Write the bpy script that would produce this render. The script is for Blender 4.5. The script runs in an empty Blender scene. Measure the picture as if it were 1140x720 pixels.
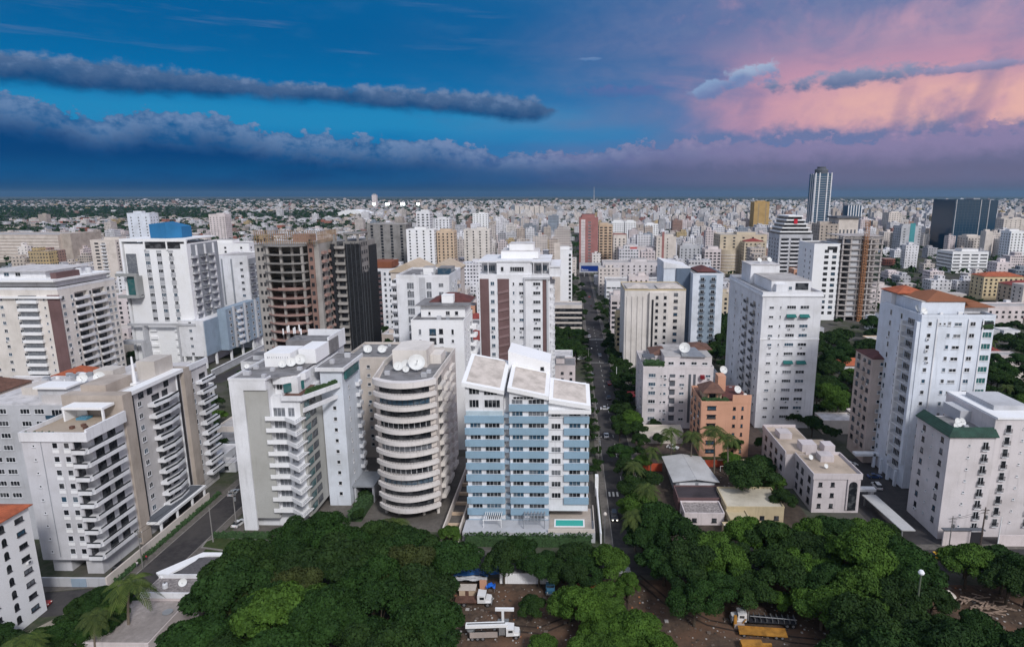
import bpy, math, random
import numpy as np
from mathutils import Vector, noise as mnoise
R = math.radians
S = bpy.context.scene
col = S.collection
# ---------------------------------------------------------------- camera (drone at 90 m, cropped frame -> lens shift)
CAMH = 90.0; FPX = 697.0
PITCH = math.atan(144/FPX); YAW = math.atan(9/math.hypot(FPX, 144)); CX = 625.0
cd = bpy.data.cameras.new('camera'); cam = bpy.data.objects.new('camera', cd); col.objects.link(cam)
cam.location = (0, 0, CAMH); cam.rotation_euler = (math.pi/2-PITCH, 0, YAW)
cd.sensor_width = 36; cd.lens = 36*FPX/1140; cd.shift_x = (570-CX)/1140; cd.clip_start = 1; cd.clip_end = 60000
S.camera = cam
S.view_settings.view_transform = 'Standard'; S.view_settings.look = 'None'
S.view_settings.exposure = 0.10; S.view_settings.gamma = 1
# ---------------------------------------------------------------- world: evening sky with cloud bands (by azimuth / elevation)
W = bpy.data.worlds.new('World'); S.world = W; W.use_nodes = True
nt = W.node_tree; nt.nodes.clear()
SUN_EL = R(40); SUN_AZ = R(150)   # azimuth clockwise from +Y: low bright sky behind the drone
def sock(v):
    return v.s if isinstance(v, N) else v
class N:
    def __init__(s, s_): s.s = s_
    def __add__(a, b): return M_('ADD', a, b)
    def __radd__(a, b): return M_('ADD', b, a)
    def __sub__(a, b): return M_('SUBTRACT', a, b)
    def __rsub__(a, b): return M_('SUBTRACT', b, a)
    def __mul__(a, b): return M_('MULTIPLY', a, b)
    def __rmul__(a, b): return M_('MULTIPLY', b, a)
    def __truediv__(a, b): return M_('DIVIDE', a, b)
def M_(op, a, b=None, c=None):
    n = NT.nodes.new('ShaderNodeMath'); n.operation = op
    for i, v in enumerate((a, b, c)):
        if v is None: continue
        if isinstance(v, N): NT.links.new(v.s, n.inputs[i])
        else: n.inputs[i].default_value = v
    return N(n.outputs[0])
def sstep(v, a, b, lo=0., hi=1.):
    n = NT.nodes.new('ShaderNodeMapRange'); n.interpolation_type = 'SMOOTHSTEP'; n.clamp = True
    if a > b: a, b, lo, hi = b, a, hi, lo
    for i, x in ((0, v), (1, a), (2, b), (3, lo), (4, hi)):
        if isinstance(x, N): NT.links.new(x.s, n.inputs[i])
        else: n.inputs[i].default_value = x
    return N(n.outputs[0])
def mixc(f, a, b, mode='MIX'):
    n = NT.nodes.new('ShaderNodeMix'); n.data_type = 'RGBA'; n.blend_type = mode
    for i, x in ((0, f), (6, a), (7, b)):
        if isinstance(x, N): NT.links.new(x.s, n.inputs[i])
        elif i == 0: n.inputs[0].default_value = x
        else: n.inputs[i].default_value = tuple(x)[:3] + (1,)
    return N(n.outputs[2])
def curve(v, pts):
    """piecewise linear profile y(x) through a colour ramp: x in [x0,xn], y scaled"""
    x0, x1 = pts[0][0], pts[-1][0]; ys = [p[1] for p in pts]; lo, hi = min(ys), max(ys)
    t = sstep_lin(v, x0, x1); r = NT.nodes.new('ShaderNodeValToRGB'); e = r.color_ramp.elements
    while len(e) < len(pts): e.new(.5)
    for k, (x, y) in enumerate(pts):
        e[k].position = (x-x0)/(x1-x0); g = (y-lo)/(hi-lo+1e-9); e[k].color = (g, g, g, 1)
    NT.links.new(t.s, r.inputs[0])
    return N(r.outputs[0])*(hi-lo)+lo
def sstep_lin(v, a, b, lo=0., hi=1.):
    n = NT.nodes.new('ShaderNodeMapRange'); n.clamp = True
    for i, x in ((0, v), (1, a), (2, b), (3, lo), (4, hi)):
        if isinstance(x, N): NT.links.new(x.s, n.inputs[i])
        else: n.inputs[i].default_value = x
    return N(n.outputs[0])
def noi(vec, scale, detail=5, rough=.55, dist=0., w=None):
    n = NT.nodes.new('ShaderNodeTexNoise'); n.inputs['Scale'].default_value = scale; n.inputs['Detail'].default_value = detail
    n.inputs['Roughness'].default_value = rough; n.inputs['Distortion'].default_value = dist
    NT.links.new(vec.s, n.inputs['Vector']); return N(n.outputs['Fac'])
def combine(x, y, z):
    n = NT.nodes.new('ShaderNodeCombineXYZ')
    for i, v in enumerate((x, y, z)):
        if isinstance(v, N): NT.links.new(v.s, n.inputs[i])
        else: n.inputs[i].default_value = v
    return N(n.outputs[0])
def lin(r, g, b):
    f = lambda c: (c/255/12.92) if c/255 <= .04045 else ((c/255+.055)/1.055)**2.4
    return (f(r), f(g), f(b))
def sky():
    global NT
    NT = nt
    tc = nt.nodes.new('ShaderNodeTexCoord'); sp = nt.nodes.new('ShaderNodeSeparateXYZ')
    nt.links.new(tc.outputs['Generated'], sp.inputs[0])
    x, y, z = (N(sp.outputs[i]) for i in range(3))
    az = M_('ARCTAN2', x, y)*57.29578
    el = M_('ARCSINE', z)*57.29578
    P = combine(az*.12, el*.42, 0.)                 # stretched cloud space
    Q = combine(az*.22, el*.30, 3.)
    n1 = noi(P, 1.0, 8, .58); n2 = noi(Q, 2.2, 8, .6); n3 = noi(combine(az*.05, el*.18, 9.), 1.0, 6, .6, .6)
    puff = noi(combine(az*.40, el*.62, 5.), 1.0, 9, .64)*.6+noi(combine(az*1.0, el*1.35, 7.), 1.0, 7, .62)*.4
    right = M_('POWER', sstep(az+(n3-.5)*30.-(el-6.)*.6, -24., 30.), 1.5)          # 0 blue side .. 1 pink side
    # clear sky behind the clouds
    up = sstep(el, 5.5, 13.)
    blue = mixc(up, lin(10, 118, 178), lin(6, 96, 156))
    glow = sstep(el+(n1-.5)*1.6, 4.2, 5.6)*sstep(el+(n1-.5)*1.5, 8.0, 6.2)*sstep(az+(n3-.5)*14, 13., -3.)
    blue = mixc(glow*.8, blue, lin(38, 140, 192))
    blue = mixc(sstep(n1, .50, .78)*.35, blue, lin(70, 118, 168))
    purple = mixc(up, lin(118, 124, 164), lin(132, 136, 174))
    purple = mixc(sstep(n2, .42, .62)*.5, purple, lin(106, 122, 170))
    c = mixc(right, blue, purple)
    c = mixc(sstep(el+(n1-.5), 3.8, 4.8)*sstep(el+(n1-.5), 6.2, 5.)*sstep(az+(n3-.5)*10., 12., 2.)*sstep(az, -20., -4.)*.6, c, lin(30, 132, 188))
    n4 = noi(combine(az*.11, el*.17, 13.), 1., 7, .58, .5); n5 = noi(combine(az*.2-el*.05, el*.22, 17.), 1., 6, .55, .3)
    pk = sstep(az+(n3-.5)*18., 7., 19.)*sstep(el+(n2-.5)*3.5, 4.6, 6.0)*sstep(el+(n3-.5)*5., 14., 8.2)*sstep(n4+(n5-.5)*.4, .18, .54)
    c = mixc(pk*.92, c, lin(204, 154, 176))
    hot = sstep(az+(n3-.5)*10., 14., 26.)*sstep(el+(n2-.5)*2.5, 4.6, 6.0)*sstep(el+(n3-.5)*4, 9.6, 6.8)*sstep(n5+(n4-.5)*.6, .24, .60)
    c = mixc(hot*.85, c, lin(238, 186, 174))
    wisp = sstep(el, 9.6, 12.8)*sstep(az+(n2-.5)*30., 10., 30.)*sstep(n4+(n5-.5)*.8, .34, .68)
    c = mixc(wisp*.75, c, lin(206, 162, 182))
    # rain shafts on the pink side
    sh = sstep(noi(combine(az*.25-el*.06, 1., 1.), 1., 3, .5), .52, .66)*sstep(az, 12., 18.)*sstep(el, 9.5, 7.5)
    c = mixc(sh*.45, c, lin(140, 124, 162))
    # soft upper-left streaks
    stk = sstep(noi(combine(az*.07, el*.9, 21.), 1., 7, .6), .56, .72)*sstep(el, 9., 11.)*sstep(az+(n3-.5)*20., 8., -26.)
    c = mixc(stk*.4, c, lin(96, 124, 168))
    # long roll cloud
    ce = curve(az, [(-60, 8.2), (-41, 8.1), (-30, 8.05), (-20, 7.8), (-10, 7.55), (-2, 6.95), (6, 6.8)])
    wob = noi(combine(az*.11, 0., 31.), 1., 3, .6)-.5
    ht = wob*1.5+curve(az, [(-60, 1.0), (-42, .9), (-36, 1.0), (-30, .8), (-20, .72), (-10, .85), (-5, 1.15), (-3, .95), (-1.6, .35), (-.6, -.6), (6, -2.)])
    top = sstep((el-ce)-ht-(puff-.5)*2.9-(n1-.5)*.8, .34, -.22)
    bot = sstep((el-ce)+ht*.8+(n1-.5)*1.2+(n2-.5)*.9, -.42, .42)
    rel = ((el-ce)/1.0)+(puff-.5)*2.6+(n2-.5)*1.2
    rc = mixc(sstep(rel, -1.0, 1.0), lin(6, 66, 118), lin(84, 112, 152))
    rc = mixc(sstep(puff+(el-ce)*.16, .56, .74)*.55, rc, lin(128, 150, 186))
    c = mixc(top*bot*(n2*.3+.78), c, rc)
    # grey cloud and small white cumulus on the pink side
    def blob(ca, cel, wa, we, rot, colA, colB, k, ns=2.2):
        nonlocal c
        da = az-ca; de = el-cel-da*rot
        r = M_('SQRT', (da/wa)*(da/wa)+(de/we)*(de/we))
        m = sstep(r+(puff-.5)*ns*1.9+(n2-.5)*2.2, 1.25, .55)
        c = mixc(m*k, c, mixc(sstep(de/we+(puff-.5)*2.4, -.9, .9), colB, colA))
    blob(23.2, 8.95, 5.2, .78, .05, lin(140, 152, 184), lin(92, 116, 156), .95, 1.3)
    blob(31.5, 9.0, 5.0, .35, .03, lin(150, 150, 186), lin(112, 126, 166), .8)
    blob(14.9, 9.7, 2.1, .75, .12, lin(166, 188, 216), lin(120, 140, 184), .9)
    blob(12.2, 8.7, 1.7, .6, .35, lin(140, 168, 206), lin(106, 130, 178), .8)
    blob(1.8, 11.2, .9, .13, .02, lin(110, 140, 186), lin(90, 130, 180), .8)
    blob(4.5, 8.6, 3.6, .5, -.02, lin(108, 108, 164), lin(84, 108, 164), .45)
    # bank of cumulus over the horizon
    bt = curve(az, [(-60, 6.6), (-43, 6.5), (-39, 6.2), (-36, 5.3), (-33, 5.9), (-28, 5.7), (-25, 5.0), (-19, 4.6), (-12, 4.5), (-6, 3.5), (2, 3.7), (9, 4.5), (14, 4.3), (24, 4.4), (34, 4.7), (60, 4.6)])
    soft = sstep(az, -5., 3.)
    m = sstep(el-bt-(puff-.5)*6.0-wob*1.6-(n2-.5)*.5, .17, -.13)
    d = bt-el
    ctop = mixc(right, mixc(sstep(puff, .36, .62), lin(26, 92, 148), lin(104, 136, 178)), lin(140, 130, 168))
    ctop = mixc(sstep(puff, .5, .66)*sstep(d, 1.0, 0.)*.4, ctop, mixc(right, lin(116, 144, 188), lin(196, 156, 184)))
    cmid = mixc(right, lin(0, 66, 122), lin(104, 108, 142))
    cb = mixc(sstep(d+(puff-.5)*3.4+(n2-.5)*1., .5, 2.9), ctop, cmid)
    low = sstep(el+(n1-.5)*1.3, 3.1, 1.6)
    lowc = mixc(right, lin(4, 84, 138), lin(108, 106, 136))
    cb = mixc(low*sstep(n1, .3, .6)*.8, cb, lowc)
    cb = mixc(sstep(el, 1.3, .15)*.75, cb, mixc(right, lin(12, 66, 108), lin(82, 94, 120)))
    c = mixc(m, c, cb)
    # the rest of the sky: paler cloud overhead, bright western/overcast sky behind the drone
    over = sstep(el, 14., 50.)
    ovc = mixc(noi(combine(az*.03, el*.05, 2.), 1., 4), lin(150, 166, 196), lin(205, 210, 226))
    ny = sstep(y, .15, -.55)
    back = mixc(sstep(el, 0., 30.), lin(218, 210, 212), lin(208, 216, 236))
    c = mixc(over, c, ovc)
    c = mixc(ny, c, back)
    skyt = nt.nodes.new('ShaderNodeTexSky'); skyt.sky_type = 'NISHITA'; skyt.sun_disc = False
    skyt.sun_elevation = SUN_EL; skyt.sun_rotation = SUN_AZ; skyt.altitude = 90; skyt.dust_density = 2
    ten = nt.nodes.new('ShaderNodeVectorMath'); ten.operation = 'SCALE'; ten.inputs[3].default_value = 9.0
    nt.links.new(c.s, ten.inputs[0])
    low_ = mixc(sstep(y, 0., -.6)*.35, N(ten.outputs[0]), N(skyt.outputs[0]))
    bg = nt.nodes.new('ShaderNodeBackground'); bg.inputs['Strength'].default_value = 0.1
    nt.links.new(low_.s, bg.inputs['Color'])
    o = nt.nodes.new('ShaderNodeOutputWorld'); nt.links.new(bg.outputs[0], o.inputs['Surface'])
sky()
W.cycles.sampling_method = 'MANUAL'; W.cycles.sample_map_resolution = 512
sd = bpy.data.lights.new('sun', 'SUN'); sun = bpy.data.objects.new('sun', sd); col.objects.link(sun)
sd.energy = 2.3; sd.angle = R(10); sd.color = (1, .975, .965)
sun.rotation_euler = (math.pi/2-SUN_EL, 0, -SUN_AZ+math.pi)
sun.location = (0, 0, 300)
S.cycles.max_bounces = 5; S.cycles.diffuse_bounces = 3; S.cycles.glossy_bounces = 2; S.cycles.transparent_max_bounces = 6
# ================================================================ helpers
rng = random.Random(7)
_f = Vector((-math.sin(YAW)*math.cos(PITCH), math.cos(YAW)*math.cos(PITCH), -math.sin(PITCH)))
_r = Vector((math.cos(YAW), math.sin(YAW), 0)); _u = _r.cross(_f)
def at(px, py, z=0.):
    """ground (or height z) point seen at a pixel of the 1140x720 photograph"""
    d = _f*FPX+_r*(px-CX)-_u*(py-360); t = (z-CAMH)/d.z
    return (d.x*t, d.y*t)
def proj(x, y, z):
    d = Vector((x, y, z-CAMH)); w = d.dot(_f)
    if w <= 1: return (-9999, -9999)
    return (CX+FPX*d.dot(_r)/w, 360-FPX*d.dot(_u)/w)
# ---- materials
NT = None
def newmat(name):
    global NT
    m = bpy.data.materials.new(name); m.use_nodes = True; NT = m.node_tree
    return m, NT.nodes['Principled BSDF']
def pos():
    g = NT.nodes.new('ShaderNodeNewGeometry'); return N(g.outputs['Position'])
def scalev(v, s):
    n = NT.nodes.new('ShaderNodeVectorMath'); n.operation = 'MULTIPLY'; NT.links.new(v.s, n.inputs[0]); n.inputs[1].default_value = s; return N(n.outputs[0])
def setin(b, k, v):
    if isinstance(v, N): NT.links.new(v.s, b.inputs[k])
    else: b.inputs[k].default_value = tuple(v)+(1,) if isinstance(v, (tuple, list)) else v
def bump(b, h, strength=.4, dist=.05):
    n = NT.nodes.new('ShaderNodeBump'); n.inputs['Strength'].default_value = strength; n.inputs['Distance'].default_value = dist
    NT.links.new(h.s, n.inputs['Height']); NT.links.new(n.outputs[0], b.inputs['Normal'])
MATS = {}
def stucco(name, c, var=.18, rough=.85, streak=.5, big=.12, spec=.2):
    """painted render with blotches and rain streaks"""
    if name in MATS: return MATS[name]
    m, b = newmat(name); p = pos()
    a = noi(scalev(p, (big, big, big)), 1., 5, .6)
    s = noi(scalev(p, (1.3, 1.3, .09)), 1., 4, .6)
    d = noi(scalev(p, (2.5, 2.5, 2.5)), 1., 3, .6)
    dark = tuple(x*(1-var*2.2) for x in c[:3]); dark = (dark[0]*1.02, dark[1], dark[2]*.95)
    cc = mixc(sstep(a, .35, .75)*.6, c, dark)
    cc = mixc(sstep(s, .52, .8)*streak, cc, tuple(x*.55 for x in c[:3]))
    cc = mixc(sstep(d, .4, .7)*.12, cc, tuple(x*.6 for x in c[:3]))
    setin(b, 'Base Color', cc); b.inputs['Roughness'].default_value = rough; b.inputs['Specular IOR Level'].default_value = spec
    MATS[name] = m; return m
def flat(name, c, rough=.6, metal=0., spec=.4, var=.1, sc=.5):
    if name in MATS: return MATS[name]
    m, b = newmat(name)
    a = noi(scalev(pos(), (sc, sc, sc)), 1., 4, .6)
    setin(b, 'Base Color', mixc(sstep(a, .3, .7), tuple(x*(1+var) for x in c[:3]), tuple(x*(1-var) for x in c[:3])))
    b.inputs['Roughness'].default_value = rough; b.inputs['Metallic'].default_value = metal; b.inputs['Specular IOR Level'].default_value = spec
    MATS[name] = m; return m
def glassm(name, c, rough=.12, var=.5, sc=.45, spec=.6):
    """window glass seen from outside: dark room, curtains here and there"""
    m, b = newmat(name)
    a = noi(scalev(pos(), (sc, sc, sc*1.3)), 1., 2, .5)
    setin(b, 'Base Color', mixc(sstep(a, .45, .65)*var, c, (.22, .23, .24)))
    b.inputs['Roughness'].default_value = rough; b.inputs['Specular IOR Level'].default_value = spec
    MATS[name] = m; return m
white = stucco('white_render', (.76, .77, .80)); white2 = stucco('bluish_white_render', (.70, .75, .83)); bright = stucco('fresh_white_paint', (.82, .83, .85), .05, streak=.12)
cream = stucco('cream_render', (.67, .61, .56)); beige = stucco('beige_render', (.55, .48, .43)); lgrey = stucco('light_grey_render', (.50, .51, .54)); ivory = stucco('ivory_render', (.72, .68, .64)); concl = stucco('pale_concrete', (.38, .36, .34), .3, streak=.5)
pinkw = stucco('pinkish_white_render', (.70, .63, .63)); tan = stucco('tan_stone', (.46, .40, .35), .25); grey = stucco('grey_render', (.30, .32, .35)); dgrey = stucco('dark_grey_render', (.12, .13, .15))
blueg = stucco('blue_grey_render', (.30, .38, .47)); skyb = stucco('sky_blue_paint', (.26, .39, .50), .10, streak=.15); brown = stucco('plum_brown_render', (.17, .105, .105), .2)
salmon = stucco('salmon_render', (.62, .34, .23), .12); conc = stucco('raw_concrete', (.27, .26, .25), .3, streak=.5); redb = stucco('brick_red_render', (.36, .17, .16)); yellow = stucco('yellow_render', (.68, .56, .36))
peach = stucco('peach_render', (.62, .48, .35)); roofg = stucco('grey_roof_membrane', (.24, .235, .24), .35, streak=0, big=.3); roofl = stucco('pale_roof_membrane', (.45, .43, .42), .3, streak=0, big=.3)
rooft = stucco('tan_roof_screed', (.62, .56, .51), .3, streak=0, big=.3); wroof = stucco('whitewashed_roof', (.62, .60, .60), .3, streak=0, big=.4)
gl_dark = glassm('dark_window_glass', (.014, .016, .02), spec=.35, var=.3); gl_blue = glassm('blue_window_glass', (.03, .07, .11)); gl_teal = glassm('teal_window_glass', (.03, .12, .12), var=.2); gl_cur = glassm('curtained_window_glass', (.13, .14, .16), .3, .8, 1.)
GL = [gl_dark, gl_dark, gl_dark, gl_dark, gl_blue, gl_blue, gl_cur]
frw = flat('white_window_frame', (.62, .63, .65), .5); frd = flat('dark_window_frame', (.03, .03, .035), .45); railm = flat('dark_iron_railing', (.035, .035, .04), .5); railw = flat('white_iron_railing', (.5, .5, .52), .5)
steel = flat('galvanised_steel', (.35, .36, .37), .45, .6); ironm = flat('black_rubber', (.02, .02, .02), .8)
def tiles(name, c):
    if name in MATS: return MATS[name]
    m, b = newmat(name); p = pos(); sp = NT.nodes.new('ShaderNodeSeparateXYZ'); NT.links.new(p.s, sp.inputs[0])
    w = M_('SINE', N(sp.outputs[0])*14.)+M_('SINE', N(sp.outputs[1])*14.)
    a = noi(scalev(p, (.5, .5, .5)), 1., 6, .65)
    cc = mixc(sstep(a, .3, .7), c, tuple(x*.55 for x in c)); cc = mixc(sstep(w, .2, 1.6)*.3, cc, tuple(x*.5 for x in c))
    setin(b, 'Base Color', cc); b.inputs['Roughness'].default_value = .85; bump(b, w, .3, .05)
    MATS[name] = m; return m
t_orange = tiles('orange_roof_tiles', (.46, .12, .05)); t_red = tiles('red_roof_tiles', (.30, .055, .045)); t_brown = tiles('brown_roof_tiles', (.17, .085, .06)); t_dred = tiles('dark_red_roof_tiles', (.14, .045, .04)); t_green = tiles('green_roof_tiles', (.022, .07, .05))
# ---- mesh collector
class MB:
    def __init__(s): s.v = []; s.f = []; s.m = []
    def quad(s, a, b, c, d, m=0):
        n = len(s.v); s.v += [a, b, c, d]; s.f.append((n, n+1, n+2, n+3)); s.m.append(m)
    def poly(s, pts, m=0):
        n = len(s.v); s.v += list(pts); s.f.append(tuple(range(n, n+len(pts)))); s.m.append(m)
    def box(s, x0, x1, y0, y1, z0, z1, m=0):
        n = len(s.v); s.v += [(x0, y0, z0), (x1, y0, z0), (x1, y1, z0), (x0, y1, z0), (x0, y0, z1), (x1, y0, z1), (x1, y1, z1), (x0, y1, z1)]
        s.f += [(n, n+3, n+2, n+1), (n+4, n+5, n+6, n+7), (n, n+1, n+5, n+4), (n+1, n+2, n+6, n+5), (n+2, n+3, n+7, n+6), (n+3, n, n+4, n+7)]; s.m += [m]*6
        return s
    def prism(s, pts, z0, z1, m=0, mt=None):
        """pts counter-clockwise; z1 may be a list of heights"""
        k = len(pts); n = len(s.v); zz = z1 if isinstance(z1, (list, tuple)) else [z1]*k; z00 = z0 if isinstance(z0, (list, tuple)) else [z0]*k
        s.v += [(p[0], p[1], z00[i]) for i, p in enumerate(pts)]+[(p[0], p[1], zz[i]) for i, p in enumerate(pts)]
        s.f.append(tuple(n+i for i in reversed(range(k)))); s.f.append(tuple(n+k+i for i in range(k))); s.m += [m, m if mt is None else mt]
        for i in range(k):
            j = (i+1) % k; s.f.append((n+i, n+j, n+k+j, n+k+i)); s.m.append(m)
        return s
    def tube(s, p, q, r0, r1=None, n=6, m=0):
        r1 = r0 if r1 is None else r1; p = Vector(p); q = Vector(q); d = (q-p).normalized(); a = d.orthogonal().normalized(); b = d.cross(a); k = len(s.v)
        for P_, r in ((p, r0), (q, r1)):
            for i in range(n):
                t = 2*math.pi*i/n; s.v.append(tuple(P_+a*(r*math.cos(t))+b*(r*math.sin(t))))
        for i in range(n):
            j = (i+1) % n; s.f.append((k+i, k+j, k+n+j, k+n+i)); s.m.append(m)
        s.f.append(tuple(k+i for i in reversed(range(n)))); s.f.append(tuple(k+n+i for i in range(n))); s.m += [m, m]
        return s
    def lathe(s, prof, n=16, c=(0, 0), m=0, cap=True):
        k = len(s.v)
        for r, z in prof:
            for i in range(n):
                t = 2*math.pi*i/n; s.v.append((c[0]+r*math.cos(t), c[1]+r*math.sin(t), z))
        for a in range(len(prof)-1):
            for i in range(n):
                j = (i+1) % n; s.f.append((k+a*n+i, k+a*n+j, k+(a+1)*n+j, k+(a+1)*n+i)); s.m.append(m)
        if cap: s.f.append(tuple(k+(len(prof)-1)*n+i for i in range(n))); s.m.append(m)
        return s
    def mesh(s, name, mats, off=(0, 0, 0)):
        me = bpy.data.meshes.new(name); ox, oy, oz = off
        me.from_pydata([(a-ox, b-oy, c-oz) for a, b, c in s.v], [], s.f)
        mats = mats if isinstance(mats, (list, tuple)) else [mats]
        for m in mats: me.materials.append(m)
        if len(mats) > 1: me.polygons.foreach_set('material_index', s.m)
        me.update(); return me
def tag(o, label=None, cat=None, group=None, kind=None):
    if label: o['label'] = label
    if cat: o['category'] = cat
    if group: o['group'] = group
    if kind: o['kind'] = kind
    return o
def thing(name, label, cat, loc=(0, 0, 0), group=None, rz=0.):
    o = bpy.data.objects.new(name, None); o.empty_display_size = 1; col.objects.link(o); o.location = loc; o.rotation_euler[2] = rz
    return tag(o, label, cat, group)
def part(name, mb, mats, root, label=None, local=False):
    """mesh given in world coordinates (or local ones) hung under its thing"""
    off = (0, 0, 0) if local else tuple(root.matrix_basis.translation if root.parent is None else Vector(root.parent.location)+Vector(root.location))
    o = bpy.data.objects.new(name, mb.mesh(name, mats, off)); col.objects.link(o); o.parent = root
    if label: o['label'] = label
    return o
def solo(name, mb, mats, label=None, cat=None, group=None, kind=None, loc=(0, 0, 0), rz=0.):
    o = bpy.data.objects.new(name, mb.mesh(name, mats, (0, 0, 0))); col.objects.link(o); o.location = loc; o.rotation_euler[2] = rz
    return tag(o, label, cat, group, kind)
def copy_tree(o, parent=None):
    c = o.copy(); col.objects.link(c)
    if parent: c.parent = parent
    for ch in list(o.children): copy_tree(ch, c)
    return c
def inst(name, me, root, loc, rz=0., label=None):
    o = bpy.data.objects.new(name, me); col.objects.link(o); o.parent = root; o.location = loc; o.rotation_euler[2] = rz
    if label: o['label'] = label
    return o
# ---- windows and balconies (meshes cached, objects copied)
WM = {}
def win_mesh(w, h, fm, style):
    k = (round(w, 2), round(h, 2), fm.name, style)
    if k not in WM:
        b = MB(); t = .09; a, c = -w/2, w/2
        b.box(a, c, -.09, .0, 0, t); b.box(a, c, -.09, .0, h-t, h); b.box(a, a+t, -.09, 0, t, h-t); b.box(c-t, c, -.09, 0, t, h-t)
        nm = max(0, int(round(w/ .95))-1)
        for i in range(nm):
            x = a+(i+1)*w/(nm+1); b.box(x-.04, x+.04, -.07, 0, t, h-t)
        if style != 'plain': b.box(a-.12, c+.12, -.22, 0, -.12, -.002)          # sill
        if style == 'hood': b.box(a-.15, c+.15, -.4, 0, h+.002, h+.15)
        fr = b.mesh('window', fm)
        g = MB().box(a+t, c-t, -.035, -.004, t, h-t)
        WM[k] = (fr, {gm.name: g.mesh('pane', gm) for gm in (gl_dark, gl_blue, gl_cur, gl_teal)})
        b.box(a+t, c-t, -.035, -.004, t, h-t, 1); WM[k+('s',)] = b.mesh('window', [fm, gl_dark])
    return WM[k]
def window(root, x, y, z, rz, w, h, fm=frw, gm=None, style='sill', pane=True):
    if style != 'plain': w, h = w*1.14, h*1.16; z -= .08
    fr, gs = win_mesh(w, h, fm, style); L = root.location
    if not pane: fr = WM[(round(w, 2), round(h, 2), fm.name, style, 's')]
    o = inst('window', fr, root, (x-L[0], y-L[1], z-L[2]), rz)
    if pane: inst('pane', gs[(gm or rng.choice(GL)).name], o, (0, 0, 0))
    return o
BM = {}
def balc_mesh(w, d, style, sm):
    k = (round(w, 2), round(d, 2), style, sm.name)
    if k not in BM:
        b = MB(); b.box(-w/2, w/2, -d, -.003, -.22, 0.)
        r = None
        if style in ('solid', 'band'):
            ph = 1.0 if style == 'solid' else .55
            b.box(-w/2, w/2, -d-.02, -d+.12, 0, ph); b.box(-w/2, -w/2+.12, -d+.12, -.003, 0, ph); b.box(w/2-.12, w/2, -d+.12, -.003, 0, ph)
            if style == 'band':
                r = MB(); r.box(-w/2+.02, w/2-.02, -d+.02, -d+.07, .98, 1.05)
                x = -w/2+.05
                while x < w/2: r.box(x-.02, x+.02, -d+.03, -d+.06, .55, .98); x += .33
        elif style in ('rail', 'railw'):
            r = MB(); r.box(-w/2, w/2, -d, -d+.06, .98, 1.05); r.box(-w/2, -w/2+.06, -d+.06, 0, .98, 1.05); r.box(w/2-.06, w/2, -d+.06, 0, .98, 1.05)
            r.box(-w/2, w/2, -d, -d+.05, .08, .13)
            x = -w/2+.03
            while x < w/2: r.box(x-.022, x+.022, -d+.01, -d+.05, .0, .98); x += .2
            y = -d+.1
            while y < -.05: r.box(-w/2+.01, -w/2+.05, y-.02, y+.02, 0, .98); r.box(w/2-.05, w/2-.01, y-.02, y+.02, 0, .98); y += .2
        elif style == 'glass':
            r = MB(); r.box(-w/2, w/2, -d+.02, -d+.06, .0, 1.05)
        BM[k] = (b.mesh('balcony', sm), r.mesh('railing', {'railw': railw, 'glass': gl_blue}.get(style, railm)) if r else None)
    return BM[k]
def balcony(root, x, y, z, rz, w, d=1.2, style='solid', sm=white, door=True, dw=None, fm=frw, gm=None):
    a, r = balc_mesh(w, d, style, sm); L = root.location
    o = inst('balcony', a, root, (x-L[0], y-L[1], z-L[2]), rz)
    if r: inst('railing', r, o, (0, 0, 0))
    if door:
        fr, gs = win_mesh(dw or w*.7, 2.15, fm, 'plain'); q = inst('balcony_door', fr, root, (x-L[0], y-L[1], z-L[2]+.01), rz); inst('pane', gs[(gm or gl_dark).name], q, (0, 0, 0))
    return o
def rot2(px, py, rz): return (px*math.cos(rz)-py*math.sin(rz), px*math.sin(rz)+py*math.cos(rz))
def facepos(face, bx, u, out=0.):
    x0, x1, y0, y1 = bx
    if face == 'F': return x0+u, y0-out, 0.
    if face == 'R': return x1+out, y0+u, math.pi/2
    if face == 'L': return x0-out, y0+u, -math.pi/2
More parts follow.
